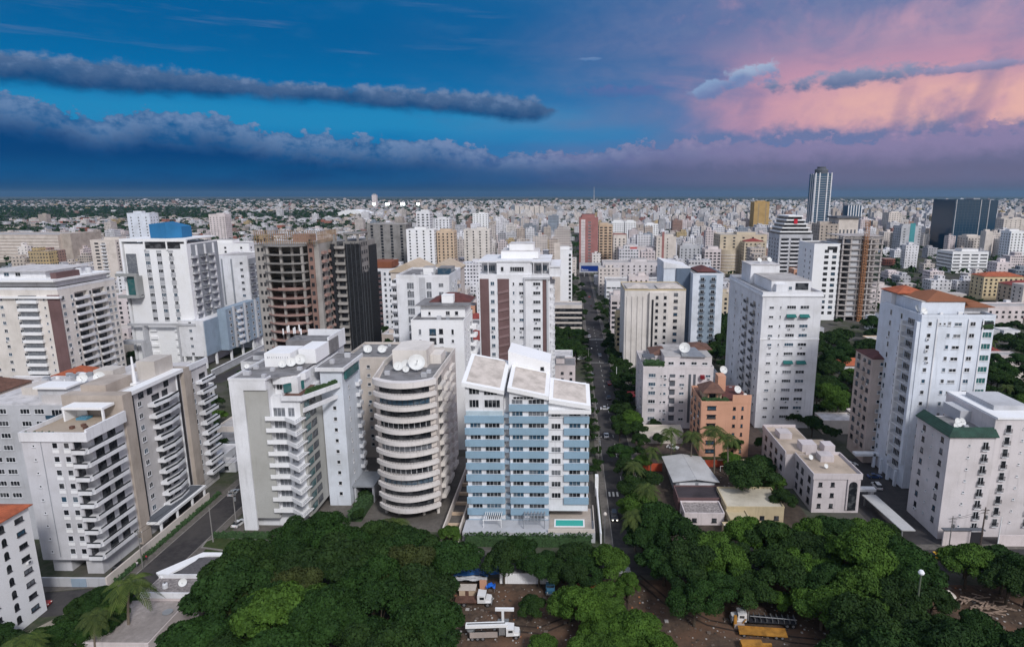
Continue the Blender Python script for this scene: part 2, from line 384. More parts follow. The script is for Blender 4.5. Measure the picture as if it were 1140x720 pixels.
def tower(name, label, cat, bx, h, wall=white, base=3.4, fl=3.1, nf=None, F=(), Rr=(), Lf=(), z0=0., parapet=.9, roof=roofg, group=None, d=1.5, skipz=(), pw=.25, trim=None, root=None, cap=None, groundwin=False):
    """a block: wall with real loggia recesses, roof slab, parapet, columns of windows and balconies.
    F/Rr/Lf: lists of (u centre from the near/left corner, kind, width, height or style, options)"""
    x0, x1, y0, y1 = bx
    if root is None: root = thing(name, label, cat, ((x0+x1)/2, y0, z0), group)
    nf = nf or int((h-base-z0+.3)/fl); zs = [z0+base+k*fl for k in range(nf)]
    top = h
    log = {f: sorted((c[0]-c[2]/2, c[0]+c[2]/2, c) for c in cs if c[1] == 'log') for f, cs in (('F', F), ('R', Rr), ('L', Lf))}
    dF = d if log['F'] else 0.; dR = d if log['R'] else 0.; dL = d if log['L'] else 0.
    b = MB(); b.box(x0+dL, x1-dR, y0+dF, y1, z0, top)
    if dF:
        u = 0.
        for a, c, _ in log['F']:
            if a > u+.01: b.box(x0+u, x0+a, y0, y0+dF, z0, top)
            u = c
        if u < x1-x0-.01: b.box(x0+u, x1, y0, y0+dF, z0, top)
        for a, c, _ in log['F']: b.box(x0+a, x0+c, y0, y0+dF, z0, z0+base-.25); b.box(x0+a, x0+c, y0, y0+dF, zs[-1]+fl-.25, top)
    for f, dd in (('R', dR), ('L', dL)):
        if not dd: continue
        xa, xb = (x1-dd, x1) if f == 'R' else (x0, x0+dd); u = dF
        for a, c, _ in log[f]:
            if a > u+.01: b.box(xa, xb, y0+u, y0+a, z0, top)
            u = c
        if u < y1-y0-.01: b.box(xa, xb, y0+u, y1, z0, top)
        for a, c, _ in log[f]: b.box(xa, xb, y0+a, y0+c, z0, z0+base-.25); b.box(xa, xb, y0+a, y0+c, zs[-1]+fl-.25, top)
    part('wall', b, wall, root)
    tm = trim or wall
    if parapet:
        p = MB(); e = .06; o_ = (x0-e, x1+e, y0-e, y1+e)
        p.box(o_[0], o_[1], o_[2], o_[2]+pw, top-.15, top+parapet); p.box(o_[0], o_[1], o_[3]-pw, o_[3], top-.15, top+parapet)
        p.box(o_[0], o_[0]+pw, o_[2]+pw, o_[3]-pw, top-.15, top+parapet); p.box(o_[1]-pw, o_[1], o_[2]+pw, o_[3]-pw, top-.15, top+parapet)
        part('parapet', p, tm, root)
        part('roof', MB().box(x0+pw-e+.003, x1-pw+e-.003, y0+pw-e+.003, y1-pw+e-.003, top+.003, top+.12), roof, root)
    if y0 < 350 and parapet and x1-x0 > 8:
        for _ in range(rng.randrange(3, 8)):
            ux, uy, us = rng.uniform(x0+1.5, x1-1.5), rng.uniform(y0+1.2, y0+(y1-y0)*.9), rng.uniform(.35, .75); part('roof_unit', MB().box(ux-us, ux+us, uy-us*.6, uy+us*.6, top+.121, top+.12+us*1.6), rng.choice((lgrey, grey, bright)), root)
    for face, cs in (('F', F), ('R', Rr), ('L', Lf)):
        for c in cs:
            u, kind, w = c[:3]; op = c[4] if len(c) > 4 else {}; hh = c[3] if len(c) > 3 else 1.3
            for k, z in enumerate(zs):
                if k in op.get('skip', ()) or k < op.get('k0', 0) or k > op.get('k1', 99): continue
                x, y, rz = facepos(face, bx, u)
                if kind == 'w' and y0 < 345 and w > .8 and rng.random() < .16:
                    dx_, dy_ = rot2(rng.choice((-.3, .3)), -.02, rz); inst('air_conditioner', AC, root, (x+dx_-root.location[0], y+dy_-root.location[1], z+op.get('dz', .95)-.95-root.location[2]), rz)
                if kind == 'w': window(root, x, y, z+op.get('dz', .95), rz, w, hh, op.get('fm', frw), op.get('gm'), op.get('style', 'sill'), op.get('pane', True))
                elif kind == 'b': balcony(root, x, y, z, rz, w, op.get('d', 1.2), hh, op.get('sm', wall), op.get('door', True), op.get('dw'))
                elif kind == 'log':
                    ix, iy = rot2(0, d, rz)
                    st = hh if isinstance(hh, str) else 'solid'
                    sl, rl = balc_mesh(w-.02, d+op.get('out', .35), st, op.get('sm', wall)); L = root.location
                    o = inst('balcony', sl, root, (x+ix-L[0], y+iy-L[1], z-L[2]), rz)
                    if rl: inst('railing', rl, o, (0, 0, 0))
                    fr, gs = win_mesh(w*.8, 2.2, frd, 'plain'); q = inst('balcony_door', fr, root, (x+ix-L[0], y+iy-L[1], z-L[2]+.01), rz); inst('pane', gs[gl_dark.name], q, (0, 0, 0))
                elif kind == 'strip' and k == 0:
                    z1 = zs[-1]+fl*.8 if 'z1' not in op else op['z1']; t = op.get('t', .12); sb = MB(); zz0 = op.get('z0', z)
                    if face == 'F': sb.box(x-w/2, x+w/2, y-t, y-.003, zz0, z1)
                    elif face == 'R': sb.box(x+.003, x+t, y-w/2, y+w/2, zz0, z1)
                    else: sb.box(x-t, x-.003, y-w/2, y+w/2, zz0, z1)
                    part(op.get('name', 'facade_panel'), sb, op.get('m', grey), root)
                elif kind == 'band':
                    sb = MB(); t = op.get('t', .25); a0 = z+op.get('dz', -.6); a1 = a0+hh
                    if face == 'F': sb.box(x-w/2, x+w/2, y-t, y-.003, a0, a1)
                    elif face == 'R': sb.box(x+.003, x+t, y-w/2, y+w/2, a0, a1)
                    else: sb.box(x-t, x-.003, y-w/2, y+w/2, a0, a1)
                    part(op.get('name', 'facade_band'), sb, op.get('m', grey), root)
    OCC.append((x0-2, x1+2, y0-2, y1+2))
    return root
AC = MB().box(-.42, .42, -.42, 0, 0, .6).box(-.3, .3, -.44, -.421, .06, .54, 1).mesh('air_conditioner', [bright, dgrey])
OCC = []          # occupied rectangles
def penthouse(root, bx, z0, z1, wall=white, roof=roofg, wins=(), name='roof_room', over=.0):
    x0, x1, y0, y1 = bx; o = part(name, MB().box(x0, x1, y0, y1, z0, z1), wall, root)
    q = part('roof_slab', MB().box(x0-over-.05, x1+over+.05, y0-over-.05, y1+over+.05, z1+.003, z1+.22), roof, root)
    for u, w, h_ in wins: window(root, x0+u, y0, z0+.8, 0, w, h_)
    return o
def hip(root, bx, z, rise, m, over=.5, name='roof'):
    x0, x1, y0, y1 = bx[0]-over, bx[1]+over, bx[2]-over, bx[3]+over; w, l = x1-x0, y1-y0; b = MB(); s = min(w, l)/2
    if w >= l: r0, r1 = (x0+s, (y0+y1)/2, z+rise), (x1-s, (y0+y1)/2, z+rise)
    else: r0, r1 = ((x0+x1)/2, y0+s, z+rise), ((x0+x1)/2, y1-s, z+rise)
    A, B, C_, D = (x0, y0, z), (x1, y0, z), (x1, y1, z), (x0, y1, z)
    if w >= l: b.quad(A, B, r1, r0); b.poly((B, C_, r1)); b.quad(C_, D, r0, r1); b.poly((D, A, r0))
    else: b.poly((A, B, r0)); b.quad(B, C_, r1, r0); b.poly((C_, D, r1)); b.quad(D, A, r0, r1)
    b.box(x0, x1, y0, y1, z-.18, z-.003)
    return part(name, b, m, root)
# dishes and tanks sit on roofs: things of their own
DISH = None
def dish(x, y, z, r, label, group=None, az=200, m=None):
    global DISH
    if DISH is None:
        DISH = thing('satellite_dish', 'x', 'dish', (0, 0, -500)); n = 8
        b = MB(); pr = [(.02, 0), (.35, .04), (.7, .16), (1., .34)]; b.lathe(pr, 20, cap=False); b.lathe([(q[0], q[1]-.03) for q in pr], 20, cap=False)
        for i in range(len(b.v)):
            X, Y_, Z = b.v[i]; t = R(58); b.v[i] = (X, Y_*math.cos(t)-Z*math.sin(t), Y_*math.sin(t)+Z*math.cos(t)+1.05)
        part('reflector', b, flat('dish_white', (.66, .67, .66), .5), DISH, local=True)
        s = MB(); s.tube((0, 0, 0), (0, 0, .95), .07); s.tube((-.4, .3, 0), (0, 0, .6), .035); s.tube((.4, .3, 0), (0, 0, .6), .035); part('stand', s, steel, DISH, local=True)
        a = MB(); a.tube((0, .0, .75), (0, -.95, 1.55), .03); a.box(-.06, .06, -1.02, -.9, 1.48, 1.62); part('feed_arm', a, steel, DISH, local=True)
        o = DISH
    else: o = copy_tree(DISH)
    r *= .86; o.location = (x, y, z); o.scale = (r, r, r); o.rotation_euler[2] = R(az-180)
    tag(o, label, 'satellite dish', group or 'satellite dishes on the rooftops'); return o
TANK = None
def tank(x, y, z, s, label):
    global TANK
    if TANK is None:
        TANK = thing('water_tank', 'x', 'water tank', (0, 0, 0))
        part('drum', MB().lathe([(.0, 0), (.62, 0), (.62, .35), (.59, .4), (.62, .45), (.62, 1.0), (.5, 1.2), (.2, 1.28)], 14), flat('tank_plastic', (.55, .56, .58), .5), TANK, local=True)
        part('lid', MB().lathe([(.2, 1.283), (.22, 1.285), (.22, 1.36)], 10), frd, TANK, local=True); o = TANK
    else: o = copy_tree(TANK)
    o.location = (x, y, z); o.scale = (s, s, s); tag(o, label, 'water tank', 'water tanks on the rooftops'); return o
def boxes_mesh(name, B, C_):
    """B: n x 6 array x0 x1 y0 y1 z0 z1 ; C_: n x 4 colours"""
    n = len(B); V = np.empty((n, 8, 3), np.float32); idx = [(0, 2, 4), (1, 2, 4), (1, 3, 4), (0, 3, 4), (0, 2, 5), (1, 2, 5), (1, 3, 5), (0, 3, 5)]
    for i, (a, b, c) in enumerate(idx): V[:, i, 0] = B[:, a]; V[:, i, 1] = B[:, b]; V[:, i, 2] = B[:, c]
    f = np.array([(4, 5, 6, 7), (0, 1, 5, 4), (1, 2, 6, 5), (2, 3, 7, 6), (3, 0, 4, 7)]); Fc = (f[None]+8*np.arange(n)[:, None, None]).reshape(-1, 4)
    return raw_mesh(name, V.reshape(-1, 3), Fc, np.repeat(C_, 5, 0))
def raw_mesh(name, V, Fc, fcol=None):
    me = bpy.data.meshes.new(name); nv, nf = len(V), len(Fc); me.vertices.add(nv); me.vertices.foreach_set('co', V.astype(np.float32).ravel()); me.loops.add(nf*4); me.loops.foreach_set('vertex_index', Fc.astype(np.int32).ravel()); me.polygons.add(nf); me.polygons.foreach_set('loop_start', np.arange(0, nf*4, 4, dtype=np.int32)); me.polygons.foreach_set('loop_total', np.full(nf, 4, np.int32)); me.update(calc_edges=True)
    if fcol is not None: a = me.color_attributes.new('Col', 'FLOAT_COLOR', 'CORNER'); a.data.foreach_set('color', np.repeat(fcol, 4, 0).astype(np.float32).ravel())
    me.validate(); me.shade_flat(); return me
# ================================================================ ground, roads, pavements
def ground_mat():
    m, b = newmat('city_ground'); p = pos()
    a = noi(scalev(p, (.05, .05, .05)), 1., 6, .6); c = noi(scalev(p, (.6, .6, .6)), 1., 6, .65); d = noi(scalev(p, (.004, .004, .004)), 1., 5, .6)
    cc = mixc(sstep(a, .38, .6), (.10, .095, .09), (.045, .06, .03)); cc = mixc(sstep(d, .45, .6)*.6, cc, (.035, .05, .03)); cc = mixc(sstep(c, .3, .75)*.5, cc, (.13, .11, .095))
    setin(b, 'Base Color', cc); b.inputs['Roughness'].default_value = .95; b.inputs['Specular IOR Level'].default_value = .1; return m
def flatmat(name, c0, c1, sc=.8, c2=None, rough=.9):
    m, b = newmat(name); p = pos(); a = noi(scalev(p, (sc, sc, sc)), 1., 7, .68); d = noi(scalev(p, (sc*.12,)*3), 1., 5, .6)
    cc = mixc(sstep(a, .3, .7), c0, c1); cc = mixc(sstep(d, .42, .68)*.65, cc, c2 or tuple(x*.55 for x in c0)); setin(b, 'Base Color', cc); bump(b, a, .35, .08)
    b.inputs['Roughness'].default_value = rough; b.inputs['Specular IOR Level'].default_value = .15; return m
asph = flatmat('asphalt', (.062, .058, .058), (.036, .034, .037), .5, (.085, .078, .074)); pave = flatmat('concrete_paving', (.17, .155, .14), (.11, .10, .09), .9)
soil = flatmat('brown_soil', (.11, .078, .056), (.055, .04, .032), .9, (.17, .095, .06)); kerbm = flatmat('kerb_concrete', (.30, .28, .26), (.2, .19, .18), 1.5); paint = flat('road_paint', (.55, .54, .5), .7); lawn = flatmat('lawn', (.035, .06, .018), (.06, .07, .03), 1.2)
g = MB(); g.quad((-20000, -60, 0), (20000, -60, 0), (20000, 22000, 0), (-20000, 22000, 0)); solo('ground', g, ground_mat(), kind='structure')
def strip(name, pts, w, z, m, t=0., off=0.):
    """a road along a centre line (list of x,y), raised t"""
    b = MB(); L = []
    for i, p in enumerate(pts):
        a = Vector(pts[max(0, i-1)]); c = Vector(pts[min(len(pts)-1, i+1)]); d = (c-a).normalized(); n = Vector((-d.y, d.x)); p = Vector(p)+n*off; L.append((p+n*w/2, p-n*w/2))
    for i in range(len(L)-1):
        a, b_ = L[i]; d, c = L[i+1]
        b.quad((*b_, z), (*c, z), (*d, z), (*a, z))
        if t: b.quad((*a, z-t), (*b_, z-t), (*b_, z), (*a, z)); b.quad((*b_, z-t), (*c, z-t), (*c, z), (*b_, z)); b.quad((*d, z-t), (*a, z-t), (*a, z), (*d, z))
    return solo(name, b, m, kind='structure')
AVE = [(16.8, 148), (16.8, 1700)]; LST = [(-100.3, 128), (-100.3, 300)]; FRT = [(-220, 108), (-150, 117), (-110, 124.5), (-60, 134), (-15, 139.5), (60, 142), (140, 144), (200, 146)]
strip('avenue', AVE, 10.2, .03, asph); strip('side_street', LST, 8.6, .034, asph); strip('front_street', FRT, 9.4, .038, asph); strip('side_street', [(-173, 290), (-173, 640)], 8, .03, asph)
strip('cross_street', [(22, 268), (72, 268)], 7, .03, asph); strip('cross_street', [(-300, 470), (430, 505)], 9, .026, asph); strip('cross_street', [(-500, 690), (700, 690)], 10, .026, asph); strip('side_street', [(165, 300), (165, 1500)], 9, .024, asph); strip('cross_street', [(-96, 300), (-230, 302)], 8, .026, asph)
strip('soil_yard', [(-28, 112), (62, 112)], 44, .015, soil); strip('soil_yard', [(72, 122), (125, 122)], 22, .018, soil); strip('courtyard', [(24, 180), (68, 180)], 62, .011, flatmat('yard_earth', (.10, .078, .062), (.05, .04, .033), .5)); strip('lawn', [(-95, 143), (-30, 148)], 9, .012, lawn); strip('lawn', [(26, 210), (60, 200)], 10, .012, lawn)
strip('building_lot', [(84, 176), (150, 176)], 58, .014, flatmat('lot_asphalt', (.07, .065, .065), (.045, .043, .045), .4)); strip('building_lot', [(24, 230), (74, 230)], 44, .013, flatmat('lot_concrete', (.13, .10, .085), (.075, .058, .05), .4))
strip('building_lot', [(-92, 180), (8, 180)], 50, .01, pave)
for pts, off, y0 in ((AVE, 6.3, 0), (AVE, -6.3, 0), (LST, 5.3, 0), (LST, -5.3, 0)):
    q = [(pts[0][0], pts[0][1]), (pts[1][0], min(pts[1][1], 760))] 
    strip('pavement', q, 2.3, .15, pave, .13, off); strip('kerb', q, .22, .155, kerbm, .15, off-1.1 if off > 0 else off+1.1)
for o_ in (6.2,): strip('pavement', FRT[:3], 2.6, .15, pave, .13, o_); strip('pavement', FRT[3:5], 2.4, .15, pave, .13, o_); strip('pavement', [(24, 140.7)]+FRT[5:], 2.4, .15, pave, .13, o_)
for k in range(60):
    y = 160+k*9
    solo('lane_marking', MB().box(16.72, 16.88, y, y+3, .034, .037), paint, kind='structure') if k < 30 else None
for y in (385, 386.2, 330): solo('stop_line', MB().box(12, 21.6, y, y+.5, .034, .038), paint, kind='structure')
for i in range(8): solo('crossing_bar', MB().box(12.2+i*1.2, 12.8+i*1.2, 176, 179, .034, .038), paint, kind='structure') if i < 3 else None
OCC += [(9, 25, 140, 1500), (-107, -94, 120, 300), (160, 170, 300, 1500), (-500, 700, 683, 697), (-178, -168, 290, 640)]
# ================================================================ near buildings
def roundpts(xa, xb, y, bulge, n=12):
    """arc from (xa,y) to (xb,y) bulging towards -Y"""
    o = []
    for i in range(n+1):
        t = i/n; o.append((xa+(xb-xa)*t, y-bulge*math.sin(math.pi*t)**.8))
    return o
# ---- sky-blue block with three sloping roofs
def build_blue():
    r = thing('apartment_building', 'sky blue banded apartment block with three sloping tan roofs and a small pool', 'apartment building', (-11, 157, 0))
    ya, yb = 157., 182.
    w = MB(); w.box(-27.3, -17.3, ya, 174, 0, 38.2); w.box(-17.3, -15.7, ya+2.2, yb, 0, 37); w.box(-15.7, -5.5, ya, yb, 0, 36.4); w.box(-5.5, 5.2, ya, yb, 5.4, 34.2)
    w.box(-5.4, 5.1, ya+6, yb, 0, 5.4)
    # gables
    w.prism([(-27.3, ya), (-17.3, ya), (-17.3, 173.9), (-27.3, 173.9)], 38.2, [41.0, 38.8, 41.6, 43.8]); w.prism([(-15.7, ya), (-5.5, ya), (-5.5, 170.9), (-15.7, 170.9)], 36.4, [39.7, 37.35, 39.5, 41.8])
    w.prism([(-5.5, ya), (5.2, ya), (5.2, 168), (-5.5, 168)], 34.2, [36.6, 34.8, 36.6, 38.4])
    part('wall', w, white, r)
    def slab(pts, zs, t, m, name, inset=0., lab=None):
        cx = sum(p[0] for p in pts)/4; cy = sum(p[1] for p in pts)/4
        q = [(p[0]+(inset if p[0] < cx else -inset), p[1]+(inset if p[1] < cy else -inset)) for p in pts]
        (xa, y_a), (xb, _), _, (_, y_b) = pts; gx = (zs[1]-zs[0])/(xb-xa); gy = (zs[3]-zs[0])/(y_b-y_a); zz = [zs[0]+(p[0]-xa)*gx+(p[1]-y_a)*gy for p in q]
        part(name, MB().prism(q, zz, [z+t for z in zz]), m, r, lab)
    for pts, zs in (([(-28, ya-.8), (-17, ya-.8), (-17, 174.2), (-28, 174.2)], [41.4, 39.2, 41.0, 44.6]), ([(-16.1, ya-.8), (-5.3, ya-.8), (-5.3, 171), (-16.1, 171)], [40.05, 37.7, 39.9, 42.2]),
                    ([(-5.25, ya-1), (5.7, ya-1), (5.7, 168.4), (-5.25, 168.4)], [37.0, 35.2, 36.4, 39.2])):
        slab(pts, [z-.5 for z in zs], 1.1, bright, 'roof_rim'); slab(pts, [z+.61 for z in zs], .1, rooft, 'roof', 1.1)
    # tall clerestory wall behind the middle roof
    part('clerestory', MB().prism([(-17.2, 171.1), (-5.3, 171.1), (-5.3, 181.9), (-17.2, 181.9)], 36.2, [46.6, 43.2, 43.2, 46.6]), bright, r)
    window(r, -7.6, 171.1, 41.2, 0, .9, .8, frd)
    part('cornice', MB().box(-5.35, 5.8, ya-1.2, ya+.3, 33.6, 34.6), bright, r)
    fl = 3.3
    for k in range(11):
        z = 1.2+fl*k
        for (a, b_, wins) in ((-27.6, -17.2, ((-24.8, 2.8), (-20.3, 4.0))), (-15.8, -5.4, ((-13.6, 2.9), (-8.6, 4.2))), (-1.3, 5.4, ((1.6, 3.1), (4.5, .7)))):
            if a > -2 and (k < 2 or k > 9): continue
            if k == 10 and a < -20: continue
            if a < -16 and k == 9:
                g = MB().box(a+.4, b_-.3, ya-.28, ya-.02, z+1.8, z+3.1); part('enclosed_balcony', g, flat('pale_blue_glazing', (.42, .52, .58), .3), r); part('facade_band', MB().box(a, b_, ya-.55, ya-.004, z-.15, z+1.78), skyb, r); continue
            bb = MB(); zb = z-.15 if k else z+.6
            if a < -16: bb.prism([(a, ya-.003), (a, ya-.45), (a+1.2, ya-.7), (b_-.6, ya-.55), (b_, ya-.3), (b_, ya-.003)], zb, z+1.62)
            else: bb.prism([(a, ya-.003), (a, ya-.6), (b_, ya-.6), (b_, ya-.003)], zb, z+1.62)
            part('facade_band', bb, skyb, r)
            for (x, ww) in wins:
                if k == 0 and x < -22: continue
                g = rng.choice([gl_dark, gl_dark, gl_dark, gl_cur, gl_blue]); window(r, x, ya-.02, z+1.72, 0, ww, 1.35, frw, g, 'plain')
        if 1 < k < 10:
            window(r, -3.4, ya, z+1.5, 0, 2.2, 1.35, frw, rng.choice([gl_dark, gl_dark, gl_cur]), 'sill'); part('column_band', MB().box(-5.3, -1.4, ya-.12, ya-.004, z+1.2, z+1.3), lgrey, r)
        if k < 10: part('stair_landing', MB().box(-17.25, -15.85, ya+.5, ya+2.19, z+1, z+2.0), blueg, r)
    for x, z, ww, hh in ((-25, 34.9, 2.6, 2.2), (-20.2, 34.9, 4.2, 2.2), (-24.9, 38.5, 2.8, 1.9), (-20.6, 38.3, 3.6, 1.2), (-12, 37.1, 5.4, .9)): window(r, x, ya, z, 0, ww, hh, frw, gl_dark, 'plain')
    # ground terrace and pool
    t = MB(); t.box(-28, 7, 150, 156.4, 0, 2.9); t.box(-5.4, 6.4, 156.42, 162.9, 0, 3.0); part('terrace', t, lgrey, r)
    part('terrace_paving', MB().box(-5.2, 6.2, 150.3, 162.8, 3.004, 3.05), tan, r)
    p = MB(); p.box(-5.4, 6.9, 149.9, 150.1, 2.9, 4.0); p.box(6.7, 6.9, 150.1, 163, 2.9, 4.0); part('terrace_wall', p, cream, r)
    pw = bpy.data.materials.new('pool_water'); pw.use_nodes = True; b = pw.node_tree.nodes['Principled BSDF']; b.inputs[0].default_value = (.05, .42, .36, 1); b.inputs['Roughness'].default_value = .08
    pe = MB(); pe.box(-3.9, 4.3, 152.6, 153.0, 3.06, 3.2); pe.box(-3.9, 4.3, 156.2, 156.6, 3.06, 3.2); pe.box(-3.9, -3.5, 153.0, 156.2, 3.06, 3.2); pe.box(3.9, 4.3, 153.0, 156.2, 3.06, 3.2)
    q = part('pool', pe, bright, r); part('pool_water', MB().box(-3.49, 3.89, 153.01, 156.19, 3.06, 3.12), pw, q)
    pg = MB()
    for i in range(9): pg.box(-22.6+i*.55, -22.45+i*.55, 152.4, 156.9, 5.2, 5.4)
    pg.box(-22.9, -17.8, 152.3, 152.45, 5.0, 5.2); pg.tube((-22.7, 152.4, 2.9), (-22.7, 152.4, 5), .1); pg.tube((-18, 152.4, 2.9), (-18, 152.4, 5), .1); part('pergola', pg, bright, r)
    pg = MB()
    for i in range(7): pg.box(-12+i*.9, -11.8+i*.9, 151.5, 156.4, 5.4, 5.6)
    for i in range(4): pg.box(-12.2, -6.2, 152+i*1.2, 152.15+i*1.2, 5.2, 5.38)
    pg.tube((-12, 152, 2.9), (-12, 152, 5.4), .12); pg.tube((-6.4, 152, 2.9), (-6.4, 152, 5.4), .12); part('pergola', pg, grey, r, 'dark grey pergola')
    OCC.append((-30, 8, 149, 184))
build_blue()
# ---- round-fronted beige block
def build_round():
    roundw = stucco('round_block_paint', (.70, .665, .65), .1)
    r = thing('apartment_building', 'beige block with eleven curved balcony bands facing the camera', 'apartment building', (-45, 160, 0))
    x0, x1 = -53.8, -36.2; yf = 163.5
    core = [(x0+.6, yf+.4)]+roundpts(x0+1.6, x1-1.6, yf, 2.6)[1:-1]+[(x1-.6, yf+.4), (x1-1.2, 199), (-56.2, 203), (-55.5, 180)]
    w = MB(); w.prism(core, 3.6, 39.2); w.prism([(x0+2, 168), (x1-2, 168), (x1-2, 198), (-55, 200)], 0, 3.55); part('wall', w, stucco('round_block_wall', (.60, .545, .51), .14), r)
    for x in (-52.5, -48.5, -41.5, -37.6): part('column', MB().tube((x, 164.5 if abs(x+45) < 6 else 165.5, 0), (x, 164.5 if abs(x+45) < 6 else 165.5, 3.58), .45, n=10), ivory, r)
    fl = 3.3
    arc = roundpts(x0, x1, yf, 4.7, 20); inn = roundpts(x0+.9, x1-.9, yf+.45, 4.05, 20); ins = roundpts(x0+1.2, x1-1.2, yf+.9, 3.4, 20)
    def band(o, i, z0, z1, name, m, parent=r, lab=None):
        b = MB(); n = len(o)
        for k in range(n-1): 
            a, c, d, e = o[k], o[k+1], i[k+1], i[k]
            b.quad((*a, z0), (*c, z0), (*c, z1), (*a, z1)); b.quad((*a, z1), (*c, z1), (*d, z1), (*e, z1)); b.quad((*e, z0), (*d, z0), (*c, z0), (*a, z0)); b.quad((*d, z0), (*e, z0), (*e, z1), (*d, z1))
        return part(name, b, m, parent, lab)
    for k in range(11):
        z = 3.2+fl*k
        o = band(arc, ins, z, z+1.12, 'balcony', roundw)
        if k not in (5,): pass
        b = MB(); r2 = roundpts(x0+.5, x1-.5, yf+.25, 4.35, 20)
        for i in range(20):
            a, c = r2[i], r2[i+1]; b.tube((*a, z+1.62), (*c, z+1.62), .05, n=4); b.tube((*a, z+1.25), (*a, z+1.6), .04, n=4)
        part('railing', b, railm, o)
        # glazing behind: dark band with mullions, some bays closed with pale shutters
        g = roundpts(x0+1.55, x1-1.55, yf-.05, 2.75, 20); g2 = roundpts(x0+1.7, x1-1.7, yf+.1, 2.6, 20)
        gm = [gl_dark, gl_dark, gl_blue, gl_dark, gl_dark, gl_cur, gl_dark, gl_dark, gl_dark, gl_blue, gl_dark][k]
        q = band(g, g2, z+1.05, z+3.25, 'window', gm)
        mm = MB()
        for i in range(0, 21, 2): mm.box(g[i][0]-.06, g[i][0]+.06, g[i][1]-.08, g[i][1]+.02, z+1.05, z+3.25)
        part('mullion', mm, frw if k in (5, 7, 3) else frd, q)
    band(arc, ins, 39.3, 40.9, 'parapet', roundw)
    # side balconies on the right flank and rear body
    for k in range(11):
        z = 3.2+fl*k
        for u in (0, 1, 2):
            ym = 171+u*9.5; b = MB(); xs = -36.85-u*.35
            b.prism([(xs, ym-3.1), (xs+1.1, ym-2.6), (xs+1.3, ym+2.6), (xs, ym+3.1)], z, z+1.15); part('side_balcony', b, ivory, r)
            window(r, xs, ym, z+1.1, math.pi/2, 4.2, 1.9, frd, gl_dark, 'plain', False)
    for k in range(10): window(r, x0-.05+.65, 172, z0_(k), -math.pi/2, 1.2, 1.1)
    p = MB(); p.box(-37.6, -37.3, 165, 199, 39.2, 40.7); p.box(-56.0, -55.7, 181, 202, 39.2, 40.7); p.prism([(-55.8, 202), (-37.6, 198.4), (-37.6, 198.8), (-55.8, 202.4)], 39.2, 40.7)
    p.prism([(-53.9, 163.9), (-53.6, 163.9), (-55.4, 181), (-55.8, 181)], 39.2, 40.7); part('parapet', p, ivory, r)
    part('roof', MB().prism([(x0+1.2, 164.5)]+roundpts(x0+2, x1-2, yf, 2.5)[2:-2]+[(x1-1.3, 164.5), (-37.7, 198.3), (-55.6, 201.9), (-55.3, 181)], 39.21, 39.35), roofg, r)
    part('roof_room', MB().prism([(-52.6, 180), (-42.4, 180), (-42.4, 191), (-49, 194), (-52.6, 191)], 39.36, 44.6), ivory, r)
    part('roof_room', MB().box(-42.3, -39, 184, 191, 39.36, 42.2), ivory, r)
    for q in ((-41, 170, .8), (-40.5, 174, .6), (-52, 172, .7), (-40, 194, .8), (-54, 196, .9)): part('roof_unit', MB().box(q[0]-q[2], q[0]+q[2], q[1]-.5, q[1]+.5, 39.36, 39.4+q[2]*1.5), lgrey, r)
    OCC.append((-58, -34, 156, 205))
def z0_(k): return 4.4+3.3*k
build_round()
for (x, y, z, s, l) in ((-44.4, 175.5, 39.4, 2.8, 'huge satellite dish in the middle of the round-fronted roof'), (-47.8, 177, 39.4, 1.7, 'satellite dish just left of the huge dish on the round-fronted roof'), (-49.8, 175.5, 39.4, 1.6, 'leftmost satellite dish on the round-fronted roof'), (-47.2, 174, 39.4, 1.1, 'small low dish in front of the others on the round-fronted roof')):
    dish(x, y, z, s, l)
